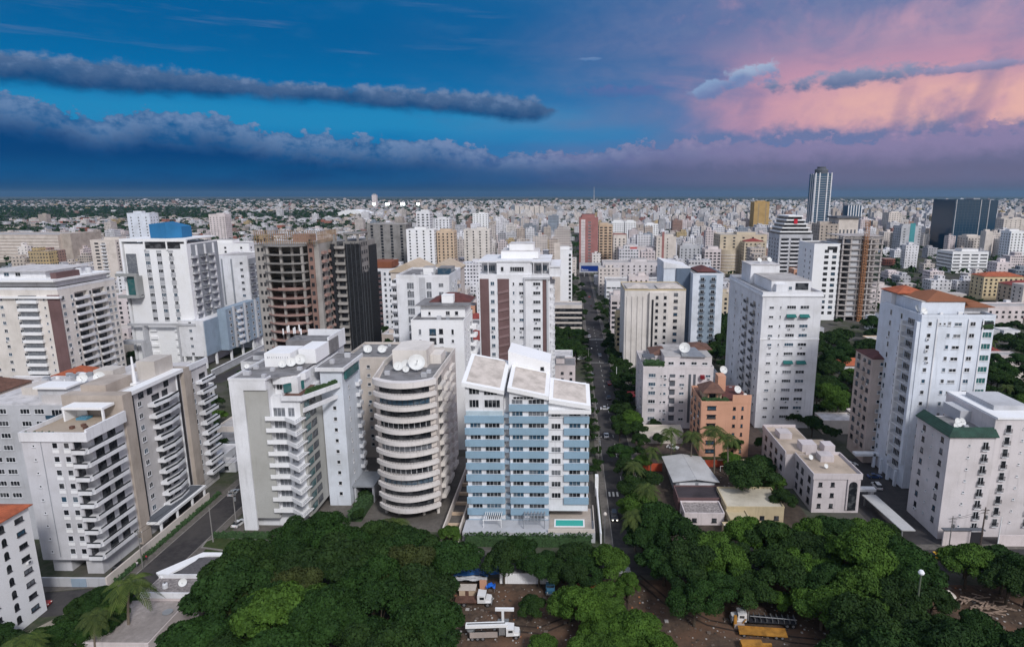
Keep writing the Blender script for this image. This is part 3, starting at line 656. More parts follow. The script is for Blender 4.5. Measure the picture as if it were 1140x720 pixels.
# ---- white block with zigzag balconies
def build_zigzag():
    r = thing('apartment_building', 'white and grey block with white angled balconies above the dark tree canopy', 'apartment building', (-78, 156, 0))
    w = MB(); w.box(-88.6, -79, 156, 190, 3.2, 42.6); w.box(-79, -71.4, 157.4, 190, 3.2, 37.5); w.box(-78.9, -72.6, 160, 190, 37.5, 42.0); w.box(-71.4, -66.9, 170, 190, 3, 36.6); w.box(-88, -74, 158, 189, 0, 3.2)
    w.box(-88.6, -85.0, 155.3, 156, 0, 42.6); w.box(-85, -79, 155.3, 156, 39.9, 42.6); part('wall', w, white, r)
    part('facade_panel', MB().box(-84.95, -78.9, 155.75, 155.99, 3.4, 39.85), stucco('sage_grey_render', (.42, .42, .40), .12), r)
    # right wing
    v = MB(); v.box(-70.4, -64.2, 169.5, 184.5, 0, 41.2); part('wing', v, white2, r)
    part('wing_roof', MB().box(-71.4, -63.2, 168.6, 185.4, 41.2, 42.3), white, r); part('wing_roof_surface', MB().box(-71.0, -63.6, 169, 185, 42.303, 42.36), roofg, r)
    part('glass_lantern', MB().box(-64.2, -63.4, 171, 181.5, 38.3, 40.6), gl_teal, r)
    for k in range(11): window(r, -66.9, 169.5, 3.3+3.3*k, 0, .9, 1.0, frw, gl_dark)
    for k in range(10): window(r, -64.2, 174, 5+3.3*k, math.pi/2, .6, 1.0, frw, gl_dark); 
    for k in range(10): balcony(r, -64.2, 181.4, 4+3.3*k, math.pi/2, 3.0, 1.1, 'solid', white, False)
    # zigzag balconies
    for k in range(10):
        z = 2.2+3.28*k
        if k == 0: continue
        poly = [(-79.8, 157.35), (-79.8, 154.9), (-74.6, 154.9), (-70.6, 151.8), (-69.9, 157.35)]
        b = MB(); b.prism(poly, z, z+.22)
        def pw_(a, c, t=.14):
            d = Vector((c[0]-a[0], c[1]-a[1])).normalized(); n = Vector((-d.y, d.x))*t
            b.prism([a, c, (c[0]+n.x, c[1]+n.y), (a[0]+n.x, a[1]+n.y)], z+.221, z+1.15)
        pw_(poly[1], poly[2]); pw_(poly[2], poly[3]); o = part('balcony', b, bright, r)
        rl = MB(); rl.tube((-70.6, 151.9, z+1.05), (-70, 157.3, z+1.05), .04); rl.tube((-70.6, 151.9, z+.6), (-70, 157.3, z+.6), .03)
        for i in range(6): rl.tube((-70.6+.1*i, 151.9+i, z+.2), (-70.6+.1*i, 151.9+i, z+1.05), .025, n=4)
        part('railing', rl, railm, o)
        for x, ww in ((-77, 3.2), (-73.8, 1.8)): window(r, x, 157.4, z+.3, 0, ww, 2.5, frw, gl_cur, 'plain')
    part('pillar', MB().box(-71.39, -70.7, 157.4, 170, 3, 35.5), stucco('sage_grey_render', (1, 1, 1)), r)
    # dark stair court between block and wing
    for k in range(10):
        z = 4.4+3.28*k
        for dy in (0, 3.9): window(r, -70.69, 160.0+dy, z-.3, math.pi/2, 3.3, 2.0, frd, gl_teal if dy == 0 else gl_dark, 'plain')
        window(r, -69.9, 169.95, z-.2, 0, .1, .1) if False else None
    # top floors: terraces, glass bay, sloping beams
    t = MB(); t.box(-76.2, -75.9, 157.5, 166, 37.5, 38.6); t.box(-75.9, -70.3, 156.6, 156.9, 36.6, 37.9); t.prism([(-70.6, 156.9), (-70.2, 156.9), (-64.6, 169), (-65.1, 169)], 36.6, 37.9); t.prism([(-70.6, 157.2), (-70.3, 157.2), (-65.6, 169), (-66, 169)], 33.2, 34.4)
    part('terrace_wall', t, white, r); part('terrace_floor', MB().box(-76, -71.3, 157, 168, 37.51, 37.6), t_brown, r)
    g = MB(); g.prism([(-75.8, 158.5), (-72.0, 162.5), (-72.2, 162.7), (-76.0, 158.7)], 38.2, 40.5); part('glass_bay', g, gl_teal, r)
    part('bay_frame', MB().prism([(-76.1, 158.3), (-71.7, 163), (-71.7, 166), (-78.5, 166), (-78.5, 158.3)], 40.6, 42.55), white, r)
    hb = MB()
    for i in range(60): x = -70.4+rng.random()*4.6; y = 159.5+(x+70.4)*2+rng.random()*.8; hb.box(x-.3, x+.3, y-.3, y+.3, 37, 38.2+rng.random()*.7)
    part('planter', hb, leaf_dark, r)
    window(r, -77.6, 160, 38.6, 0, 1.6, 2.2, frw, gl_dark, 'plain')
    p = MB(); p.box(-88.7, -79.0, 155.2, 155.5, 42.6, 43.2); p.box(-88.7, -88.4, 155.5, 182, 42.6, 43.2); p.box(-79.0, -78.7, 155.2, 158, 42.6, 43.2); part('parapet', p, white, r)
    part('roof', MB().prism([(-88.3, 155.6), (-79.1, 155.6), (-72.9, 161), (-72.9, 189), (-84, 189), (-88.3, 178)], 42.62, 42.7), roofg, r)
    part('roof_room', MB().box(-85.0, -77.7, 168, 177, 42.7, 46.6), bright, r); part('roof_room', MB().box(-77.1, -72.2, 172, 182, 42.7, 46.8), bright, r)
    part('roof_deck', MB().box(-85.2, -72.0, 182.1, 189.5, 42.7, 46.9), roofg, r); part('roof_wall', MB().box(-72.6, -72.2, 182.2, 196, 42.7, 47.9), white, r); part('roof_wall', MB().box(-84, -72.7, 195.6, 196, 42.7, 47.5), white, r); part('rear_block', MB().box(-88, -72.7, 190.1, 195.5, 0, 43), lgrey, r)
    ft = MB()
    for k, wdt in enumerate((.9, .5, .5, .35, .6, .5, .45, .3, .5, .6)): ft.box(-84.2+k*.62, -84.2+k*.62+.42*wdt, 167.95, 167.99, 45.1+.1*(k % 2), 45.7)
    part('faded_lettering', ft, lgrey, r)
    # low entrance pavilion to the right
    part('entrance_canopy', MB().box(-64, -57.6, 171, 181, 5, 5.5), grey, r); c = MB(); c.box(-63.8, -63.2, 171.5, 180.5, 0, 5); c.box(-58.4, -57.8, 171.5, 180.5, 0, 5); c.box(-63.1, -58.5, 179.8, 180.4, 0, 5); part('entrance_wall', c, lgrey, r)
    for q in ((-86, 160, .9), (-86.5, 166, .6), (-81, 164, .5), (-80.5, 158, .5), (-74, 165, .6), (-68, 173, .6), (-66, 180, .8)): part('roof_unit', MB().box(q[0]-q[2], q[0]+q[2], q[1]-.5, q[1]+.5, 42.37, 43.1+q[2]*.8), lgrey, r)
    OCC.append((-91, -57, 152, 198))
leaf_dark = flat('hedge_leaves', (.035, .075, .025), .9, var=.4, sc=3.)
build_zigzag()
for (x, y, z, s, l) in ((-79.4, 166.6, 42.75, 1.25, 'small round dish beside the lettered roof wall of the zigzag block'), (-77.4, 167.6, 42.75, 1.5, 'middle satellite dish before the white roof room of the zigzag block'), (-75.6, 169.5, 42.75, 1.8, 'largest satellite dish before the white roof room of the zigzag block'), (-88, 164, 43.2, .8, 'tiny dish at the left roof edge of the zigzag block')): dish(x, y, z, s, l)
am = thing('antenna_rack', 'cluster of white cellular panel antennas behind the lettered roof room', 'antenna', (-84, 183, 46.9))
for i in range(7):
    x = -86+i*.9; part('mast', MB().tube((x, 183+(i % 2), 46.9), (x, 183+(i % 2), 50.4+(i % 3)*.6), .06), steel, am)
    part('panel', MB().box(x-.16, x+.16, 182.8+(i % 2), 182.95+(i % 2), 48.6+(i % 3)*.4, 50.4+(i % 3)*.5), bright, am)
# ---- beige block between the zigzag and the round one
r = tower('apartment_building', 'plain beige block half hidden between the zigzag block and the round-fronted block', 'apartment building', (-76, -56.6, 204, 226), 35.2, cream, fl=3.1, Rr=[(4, 'w', 1, 1)], F=[(8, 'w', 1., 1.), (13.5, 'w', .9, 1.), (16, 'w', .9, 1.)])
window(r, -60, 204, 31.5, 0, 3.6, 1.8, frd, gl_dark, 'plain')
for (x, l) in ((-70.5, 'left satellite dish on the dark roof of the plain beige block'), (-65.5, 'right satellite dish on the dark roof of the plain beige block')): dish(x, 212, 35.3, 1.7, l)
# ---- white block with the low red hipped roof
r = tower('apartment_building', 'white block with stepped top floor and low dark red hipped roof', 'apartment building', (-54.6, -36.4, 211, 231), 47.2, bright, fl=3.2, roof=roofg, parapet=.3,
          F=[(3, 'w', .8, 1., {'skip': (12,)}), (3, 'w', .8, 1.7, {'k0': 12, 'dz': .6}), (14.3, 'w', .8, 1., {'skip': (12,)}), (14.3, 'w', .8, 1.7, {'k0': 12, 'dz': .6}), (7.4, 'w', 2.0, 1.9, {'fm': frd, 'dz': .5}), (10.3, 'w', 1.2, 1.5, {'fm': frd})],
          Rr=[(3.5, 'w', .9, 1.3, {'pane': False}), (8.5, 'w', .9, 1.3, {'pane': False}), (15.5, 'b', 4.2, 'solid', {'d': 2.2, 'sm': bright})])
penthouse(r, (-52.4, -36.8, 217, 230), 47.3, 51.6, bright, roofg, ((3.0, .8, 1.1), (9.5, 1.3, 1.3), (12.6, 1.1, 1.3)), over=1.6)
penthouse(r, (-45.5, -41.4, 219.8, 223), 51.9, 54.6, bright, bright, name='lift_room')
hip(r, (-49.5, -36.5, 223, 233), 52.0, 2.6, t_dred, 1.)
# ---- white slab with big louvred windows behind it
r = tower('apartment_building', 'white slab with grey centre strip and balconies down its left edge behind the red-hipped block', 'apartment building', (-67, -46.5, 240, 266), 58.5, white, fl=3.35,
          F=[(5.4, 'w', 2.4, 2.2, {'gm': gl_cur, 'dz': .3}), (12.6, 'w', 1.8, 2.3, {'gm': gl_cur, 'dz': .3}), (17.3, 'w', 1.9, 1.6, {'gm': gl_cur, 'style': 'plain'}), (10, 'strip', 2.4, 0, {'m': lgrey, 'z1': 58.3}), (10, 'w', .6, .6)],
          Rr=[(7, 'w', 1.4, 1.2), (13, 'w', 1.4, 1.2), (19, 'b', 3, 'solid', {'sm': beige})])
for k in range(16): balcony(r, -68.2, 241, 5+3.35*k, 0, 2.2, 1.4, 'solid', white, True)
part('side_wall', MB().box(-69.4, -67.02, 241, 262, 0, 57), white, r)
r9 = tower('apartment_building', 'building with two sandy gabled roofs behind the white slab with louvred windows', 'apartment building', (-78, -50, 271, 297), 56.5, cream, fl=3.3, parapet=0, F=[(4, 'w', 1.4, 1.3), (24, 'w', 1.4, 1.3)])
for q in ((-78.5, -64.2, 270.5, 297.5), (-63.8, -49.5, 270.5, 297.5)): xm = (q[0]+q[1])/2; part('gabled_roof', MB().prism([(q[0], q[2]), (xm, q[2]), (xm, q[3]), (q[0], q[3])], 56.51, [57, 60.5, 60.5, 57]).prism([(xm+.01, q[2]), (q[1], q[2]), (q[1], q[3]), (xm+.01, q[3])], 56.51, [60.5, 57, 57, 60.5]), stucco('sandy_gable_roof', (.52, .43, .33), .2), r9)
penthouse(r, (-58, -54, 247, 252), 58.6, 61.4, bright, roofl); penthouse(r, (-52.5, -47, 248, 256), 58.6, 61, gl_blue, roofg, name='glass_roof_room')
# ---- large white tower with plum-brown panels
def build_plum():
    bx = (-34.4, -7.4, 235, 268); W = 3.45
    r = tower('apartment_tower', 'large white tower with plum brown panels and a white penthouse storey', 'apartment tower', bx, 58.9, white, base=3.4, fl=W, nf=16, parapet=0,
              F=[(2.2, 'strip', 3.4, 0, {'m': brown, 'z1': 58.6, 't': .1}), (5.3, 'w', 1.3, 1.3, {'gm': gl_blue}), (9.4, 'strip', 4.4, 0, {'m': brown, 'z1': 58.6, 't': .1}), (13.3, 'w', .6, 1.1), (16.2, 'w', 1.5, 1.), (22.1, 'w', 2.5, 1.1, {'fm': frw, 'gm': gl_dark}), (25.4, 'strip', 2.2, 0, {'m': brown, 'z1': 58.6, 't': .1})],
              Rr=[(2.2, 'b', 2.6, 'solid', {'d': 1.4, 'sm': white}), (8.5, 'b', 3.6, 'solid', {'d': 1.6, 'sm': white}), (16, 'b', 3.6, 'solid', {'d': 1.6, 'sm': white})])
    # sloping stair flights showing across the wide brown panel
    for k in range(15):
        z = 4.2+W*k; b = MB(); b.prism([(-27.1, 234.6), (-23, 234.6), (-23, 234.88), (-27.1, 234.88)], [z+.2, z+1.1, z+1.1, z+.2], [z+1.2, z+2.1, z+2.1, z+1.2]); part('sloping_panel', b, stucco('mauve_render', (.24, .16, .16)), r)
    f = MB(); f.box(-17.3, -16.6, 234.5, 234.99, 3, 58.4); f.box(-8.6, -7.9, 234.5, 234.99, 3, 58.4); f.box(-17.3, -7.3, 234.4, 235.0, 58.4, 59.2); f.box(-34.6, -21.6, 234.5, 235, 19.3, 20.3); f.box(-34.6, -21.6, 234.5, 235, 22.9, 23.7); f.box(-17.3, -7.3, 234.45, 234.99, 19.3, 20.3); f.box(-17.3, -7.3, 234.45, 234.99, 22.9, 23.7)
    part('grey_frame', f, lgrey, r)
    # penthouse storeys
    p = MB(); p.box(-34.4, -7.4, 235, 262, 58.9, 60.2); p.box(-27.5, -14.2, 236, 262, 60.2, 64.8); p.box(-34, -27.6, 242, 262, 60.2, 64.6); p.box(-14.1, -7.8, 243, 262, 60.2, 64.6); part('penthouse', p, white, r)
    s = MB(); s.box(-34.6, -27.4, 235.2, 262, 64.7, 65.3); s.box(-14.2, -7, 235.2, 262, 64.7, 65.3); s.box(-27.5, -14.2, 235.6, 262, 64.9, 65.5)
    for x in (-34.2, -30.8): s.box(x, x+.3, 235.3, 235.6, 60.3, 64.7)
    for x in (-13.6, -10.4, -7.6): s.box(x, x+.3, 235.3, 235.6, 60.3, 64.7)
    part('roof_slab', s, white, r)
    for x, ww in ((-19.8, 4.6), (-25.4, 1.0)): window(r, x, 236, 61.3, 0, ww, 1.6, frw, gl_dark)
    for x in (-31, -10.8): window(r, x, 242.0 if x < -20 else 243., 60.6, 0, 4.4, 2.4, frw, gl_blue, 'plain')
    penthouse(r, (-26.5, -12, 243, 258), 65.5, 68.2, bright, wroof); penthouse(r, (-23.5, -14, 246, 256), 68.4, 70.8, bright, wroof, name='lift_room')
    # pergola balconies at the right of the penthouse
    s = MB()
    for k in range(4): s.box(-7.35, -3.6, 237+k*6, 237.3+k*6, 59.5, 62.8)
    s.box(-7.35, -3.4, 236.6, 262, 62.8, 63.2); s.box(-7.35, -3.4, 236.6, 262, 59.2, 59.5); part('side_terrace', s, white, r)
build_plum()
# ---- long complex on the left street
def build_left_complex():
    r = thing('apartment_building', 'long grey and white apartment complex with stone piers beside the street at left', 'apartment building', (-120, 134, 0))
    w = MB(); w.box(-126, -114.2, 134, 160, 4.2, 34.4); w.box(-114.2, -112.2, 137, 148, 4.2, 34.4); w.box(-125.5, -121, 136, 160, 0, 4.2); w.box(-116.5, -112.6, 135, 160, 0, 4.2); w.box(-121, -116.5, 150, 160, 0, 4.2)
    part('wall', w, stucco('cool_grey_render', (.60, .60, .63)), r)
    part('facade_joint', MB().box(-121.6, -121.45, 133.93, 133.998, 5, 34.4), grey, r)
    for k in range(9):
        z = 5.0+3.35*k
        for x in (-118.3, -115.6):
            window(r, x, 134, z+.9, 0, 1.15, 1.25, frw, gl_dark if k != 4 else gl_blue)
            part('window_band', MB().box(x-.75, x+.75, 133.9, 133.996, z-.3, z+.6), bright, r)
        window(r, -123.3, 134, z+1.2, 0, .5, .5, frw, gl_dark)
    # corner balconies
    for k in range(9):
        z = 4.6+3.35*k; b = MB(); b.prism([(-114.15, 133.2), (-111.2, 133.2), (-110.6, 134), (-110.6, 145.5), (-114.15, 145.5)], z, z+.3)
        b.box(-110.75, -110.6, 134, 145.5, z+.3, z+1.0); b.box(-114.1, -110.8, 133.2, 133.35, z+.3, z+1.0); o = part('balcony', b, white, r)
        rl = MB(); rl.box(-110.72, -110.64, 134, 145.5, z+1.0, z+1.35); rl.box(-114.1, -110.8, 133.24, 133.3, z+1.0, z+1.35); part('railing', rl, gl_dark, o)
        for y in (139.2, 143.5): window(r, -112.2, y, z+.35, math.pi/2, 2.6, 2.3, frd, gl_dark, 'plain')
        window(r, -114.2, 135.4, z+.35, math.pi/2, 2., 2.3, frd, gl_dark, 'plain', False)
    # roof terrace
    t = MB(); t.box(-126.1, -110.4, 133.6, 134, 34.4, 36.6); t.box(-111.0, -110.5, 134.02, 147, 34.4, 37.2); t.box(-126.1, -125.8, 134.02, 150, 34.4, 36.6); part('parapet', t, white, r)
    part('roof_terrace', MB().box(-125.7, -111.1, 134.1, 147.9, 34.5, 35.6), stucco('ochre_terrace', (.40, .33, .26)), r)
    c = MB(); c.box(-123.5, -113.4, 143.4, 147.5, 38.6, 39.2); c.box(-123.4, -123.0, 143.5, 147.5, 35.6, 38.6); c.box(-113.9, -113.5, 143.5, 144, 35.6, 38.6); c.box(-123, -120.5, 147.2, 147.5, 35.6, 38.6); part('terrace_pavilion', c, bright, r)
    part('hot_tub', MB().box(-121.2, -118.6, 144.4, 146.6, 35.62, 36.1), flat('tub_blue', (.07, .24, .36), .2), r)
    fu = MB()
    for i in range(4): fu.box(-118+i*1.6, -117.2+i*1.6, 138.3+(i % 2)*1.5, 139.1+(i % 2)*1.5, 35.61, 36.3)
    part('terrace_furniture', fu, t_brown, r)
    pl = MB()
    for i in range(16): pl.box(-125.2+i*.42, -124.9+i*.42, 134.3, 134.7, 35.6, 36.2+rng.random()*.5)
    part('planter', pl, leaf_dark, r)
    # stone piers and recessed street facade
    s = MB(); s.box(-127, -111.6, 148, 151.4, 0, 40.8); s.box(-127, -111.9, 173.6, 176.5, 0, 40.4); s.box(-118, -112.5, 176.5, 178.2, 0, 38.8); s.box(-124.5, -118, 151.4, 161, 37, 42.4); part('stone_pier', s, tan, r)
    m = MB(); m.box(-135, -113.0, 151.4, 173.6, 3.6, 39.6); m.box(-135, -113, 176.5, 187, 0, 38.6); m.box(-135, -114.5, 151.5, 173.5, 0, 3.6); part('main_wall', m, stucco('warm_grey_render', (.56, .54, .54)), r)
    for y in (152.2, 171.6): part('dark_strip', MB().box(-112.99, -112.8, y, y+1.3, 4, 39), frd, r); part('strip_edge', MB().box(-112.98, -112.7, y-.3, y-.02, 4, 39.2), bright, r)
    part('cornice', MB().box(-114.5, -111.8, 151.5, 173.5, 39.6, 40.6), bright, r)
    for k in range(10):
        z = 4.6+3.27*k; wd = 8.6 if k < 8 else 10.5; off = 163.8
        b = MB(); b.prism([(-112.98, off-wd/2), (-110.9 if k < 10 else -111.6, off-wd/2), (-110.3, off), (-110.9 if k < 10 else -111.6, off+wd/2), (-112.98, off+wd/2)], z, z+.9) if k < 11 else None
        o = part('balcony', b, white, r); rl = MB(); rl.prism([(-111.2, off-wd/2+.1), (-111.05, off-wd/2), (-110.4, off), (-111.05, off+wd/2), (-111.2, off+wd/2-.1), (-110.6, off)], z+.905, z+1.4); part('railing', rl, gl_dark, o)
        window(r, -113, 162, z+.9, math.pi/2, 3., 1.7, frd, gl_dark, 'plain'); window(r, -113, 166, z+.9, math.pi/2, 2.4, 1.7, frd, gl_dark, 'plain', False)
        if k < 10: window(r, -113, 155.6, z+1.3, math.pi/2, 1.3, 1.2)
    for x in (156.5, 160, 167): window(r, -113, x, 37.2, math.pi/2, 2., 1.7, frd, gl_dark, 'plain', False)
    for k in range(10):
        z = 4.2+3.27*k
        window(r, -113, 178.8, z+1., math.pi/2, 1.3, 1.3)
        b = MB(); b.prism([(-112.98, 180.5), (-110.9, 180.5), (-110.9, 187.6), (-112.98, 189)], z, z+.85); o = part('balcony', b, white, r)
        part('railing', MB().box(-111.05, -110.95, 180.6, 187.5, z+.855, z+1.3), gl_dark, o)
        window(r, -113, 184, z+.9, math.pi/2, 3., 1.7, frd, gl_dark, 'plain', False)
    part('parapet', MB().box(-113.2, -112.6, 176.6, 187.2, 38.6, 40.3), white, r)
    # rear left wing with wide dark windows
    v = MB(); v.box(-152, -127.1, 150, 176, 0, 37.4); part('rear_wing', v, lgrey, r)
    for k in range(10):
        z = 4.5+3.3*k
        for x in (-148, -144.6, -138.6, -134.9): window(r, x, 150, z+1., 0, 2.2, 1.2, frw, gl_dark)
        balcony(r, -130.4, 150, z, 0, 4, 1.4, 'glass', lgrey)
    rf = MB(); rf.box(-151.8, -127.2, 150.3, 175.8, 37.41, 37.55); rf.box(-134.8, -124.6, 161.2, 173.4, 39.61, 39.75); rf.box(-126.8, -124.6, 151.6, 161, 40.82, 40.9); part('roof', rf, wroof, r)
    for q in ((-146, -138.5, 158, 164, 37.56, 39.6), (-133, -127.5, 167, 172, 39.76, 41.8), (-119.6, -114.5, 165.5, 173.3, 39.61, 44.8)): part('roof_room', MB().box(*q), stucco('pale_stone', (.58, .54, .50)), r)
    part('white_roof_slab', MB().box(-137, -128.3, 151.5, 157, 41.2, 41.7), bright, r); part('roof_room', MB().box(-136.6, -128.6, 152.4, 156.8, 37.56, 41.19), lgrey, r)
    # entrance canopies along the street
    c = MB(); c.box(-112.9, -108.2, 150, 172, 4.4, 5.0)
    for y in (151, 158, 165, 171): c.box(-108.9, -108.4, y, y+.5, 0, 4.4)
    part('entrance_canopy', c, bright, r); part('canopy_roof', MB().box(-112.6, -109.0, 150.4, 171.6, 5.003, 5.1), dgrey, r)
    for _ in range(26): ux, uy = rng.uniform(-150, -129), rng.uniform(167, 175); us = rng.uniform(.3, .9); part('roof_unit', MB().box(ux-us, ux+us, uy-us*.6, uy+us*.6, 37.56, 37.7+us*1.5), rng.choice((lgrey, grey, bright)), r)
    OCC.append((-153, -106, 130, 192))
build_left_complex()
for (x, y, z, s, l) in ((-131, 160.5, 44.2, 1.5, 'left of the pair of dishes on the roof of the long grey complex'), (-127.5, 162, 44.2, 1.6, 'right of the pair of dishes on the roof of the long grey complex')): dish(x, y, z-4.3, s, l)
m = thing('roof_mast', 'tapering white mast standing on the roof of the long grey complex', 'mast', (-116.6, 160, 39.7)); part('mast_shaft', MB().tube((-116.6, 160, 39.7), (-116.6, 160, 47.6), .5, .22, 8), bright, m); part('mast_foot', MB().box(-117.4, -115.8, 159.2, 160.8, 39.77, 40.4), bright, m)
# ---- white block, lower left corner
def build_corner():
    bx = (-134, -115.2, 88, 121.3)
    r = tower('apartment_building', 'white block with arched windows and an orange tiled roof in the lower left corner', 'apartment building', bx, 25.0, bright, base=1.2, fl=2.95, nf=8, parapet=0,
              Rr=[(30.6, 'w', 1.7, .85, {'fm': frd}), (22, 'w', 1.9, .85, {'fm': frd}), (15, 'w', 1.9, .85, {'fm': frd})])
    for k in range(8):
        for u in (26.6, 18.6):
            z = 1.2+2.95*k+.7; y = 88+u; b = MB(); n = 8; pts = [(0, -.55, 0), (0, .55, 0), (0, .55, 1.1)]+[(0, .55*math.cos(math.pi*i/n), 1.1+.55*math.sin(math.pi*i/n)) for i in range(1, n)]+[(0, -.55, 1.1)]
            b.poly([(-115.15, y+p[1], z+p[2]) for p in pts]); o = part('arched_window', b, gl_dark, r)
            g = MB(); g.box(-115.14, -115.05, y-.6, y+.6, z-.12, z); g.box(-115.14, -115.08, y-.03, y+.03, z, z+1.6); part('window_frame', g, frd, o)
    hip(r, bx, 25.15, 4.2, t_orange, .6)
build_corner()
# ---- cream block with white slab balconies, far left
r = tower('apartment_tower', 'cream block with stacked white balconies and a plum brown corner panel at far left', 'apartment tower', (-262, -217, 260, 294), 50.3, ivory, base=3.2, fl=3.45, nf=13, roof=roofl, trim=white,
          F=[(27, 'w', 1.3, 1.1, {'gm': gl_dark}), (38.6, 'w', .7, .9), (42.9, 'strip', 5.4, 0, {'m': brown, 'z1': 48, 't': .15}), (14, 'w', 1.3, 1.2), (20, 'w', 1.3, 1.2)],
          Rr=[(2.2, 'w', 1.4, 1.5), (7, 'w', 1.2, 1.4), (12.5, 'log', 7.6, 'solid', {'sm': white, 'out': 1.0}), (23, 'log', 7.6, 'solid', {'sm': white, 'out': 1.0}), (17.8, 'w', 1.2, 1.6), (29, 'w', 1.6, 1.7), (32, 'w', 1.4, 1.6)])
for k in range(13):
    z = 3.2+3.45*k; part('balcony', MB().box(-234.4, -225.8, 258.6, 259.99, z-.1, z+1.2), bright, r); part('balcony_screen', MB().box(-233.6, -226.4, 259.2, 259.98, z+1.2, z+3.2), gl_cur, r)
p = MB(); p.box(-262, -219, 262, 292, 51.3, 53.6); part('penthouse', p, white, r); part('roof_slab', MB().box(-263, -217.5, 259.2, 293, 53.6, 54.5), bright, r)
part('penthouse', MB().box(-262, -216, 258.9, 260.6, 46.6, 47.5), bright, r); penthouse(r, (-252, -226, 266, 290), 54.5, 57.4, white, wroof, ((4, 2, 1.4), (9, 2, 1.4), (14, 2, 1.4)), over=1.5)
part('roof_screen', MB().box(-221.5, -218.9, 263, 276, 54.5, 57), brown, r)
for i, (x, y) in enumerate(((-224, 282), (-221, 284))): tank(x, y, 54.5, 2., ('blue-grey water tank on the cream block at far left', 'second water tank, right one of the pair on the cream block')[i])
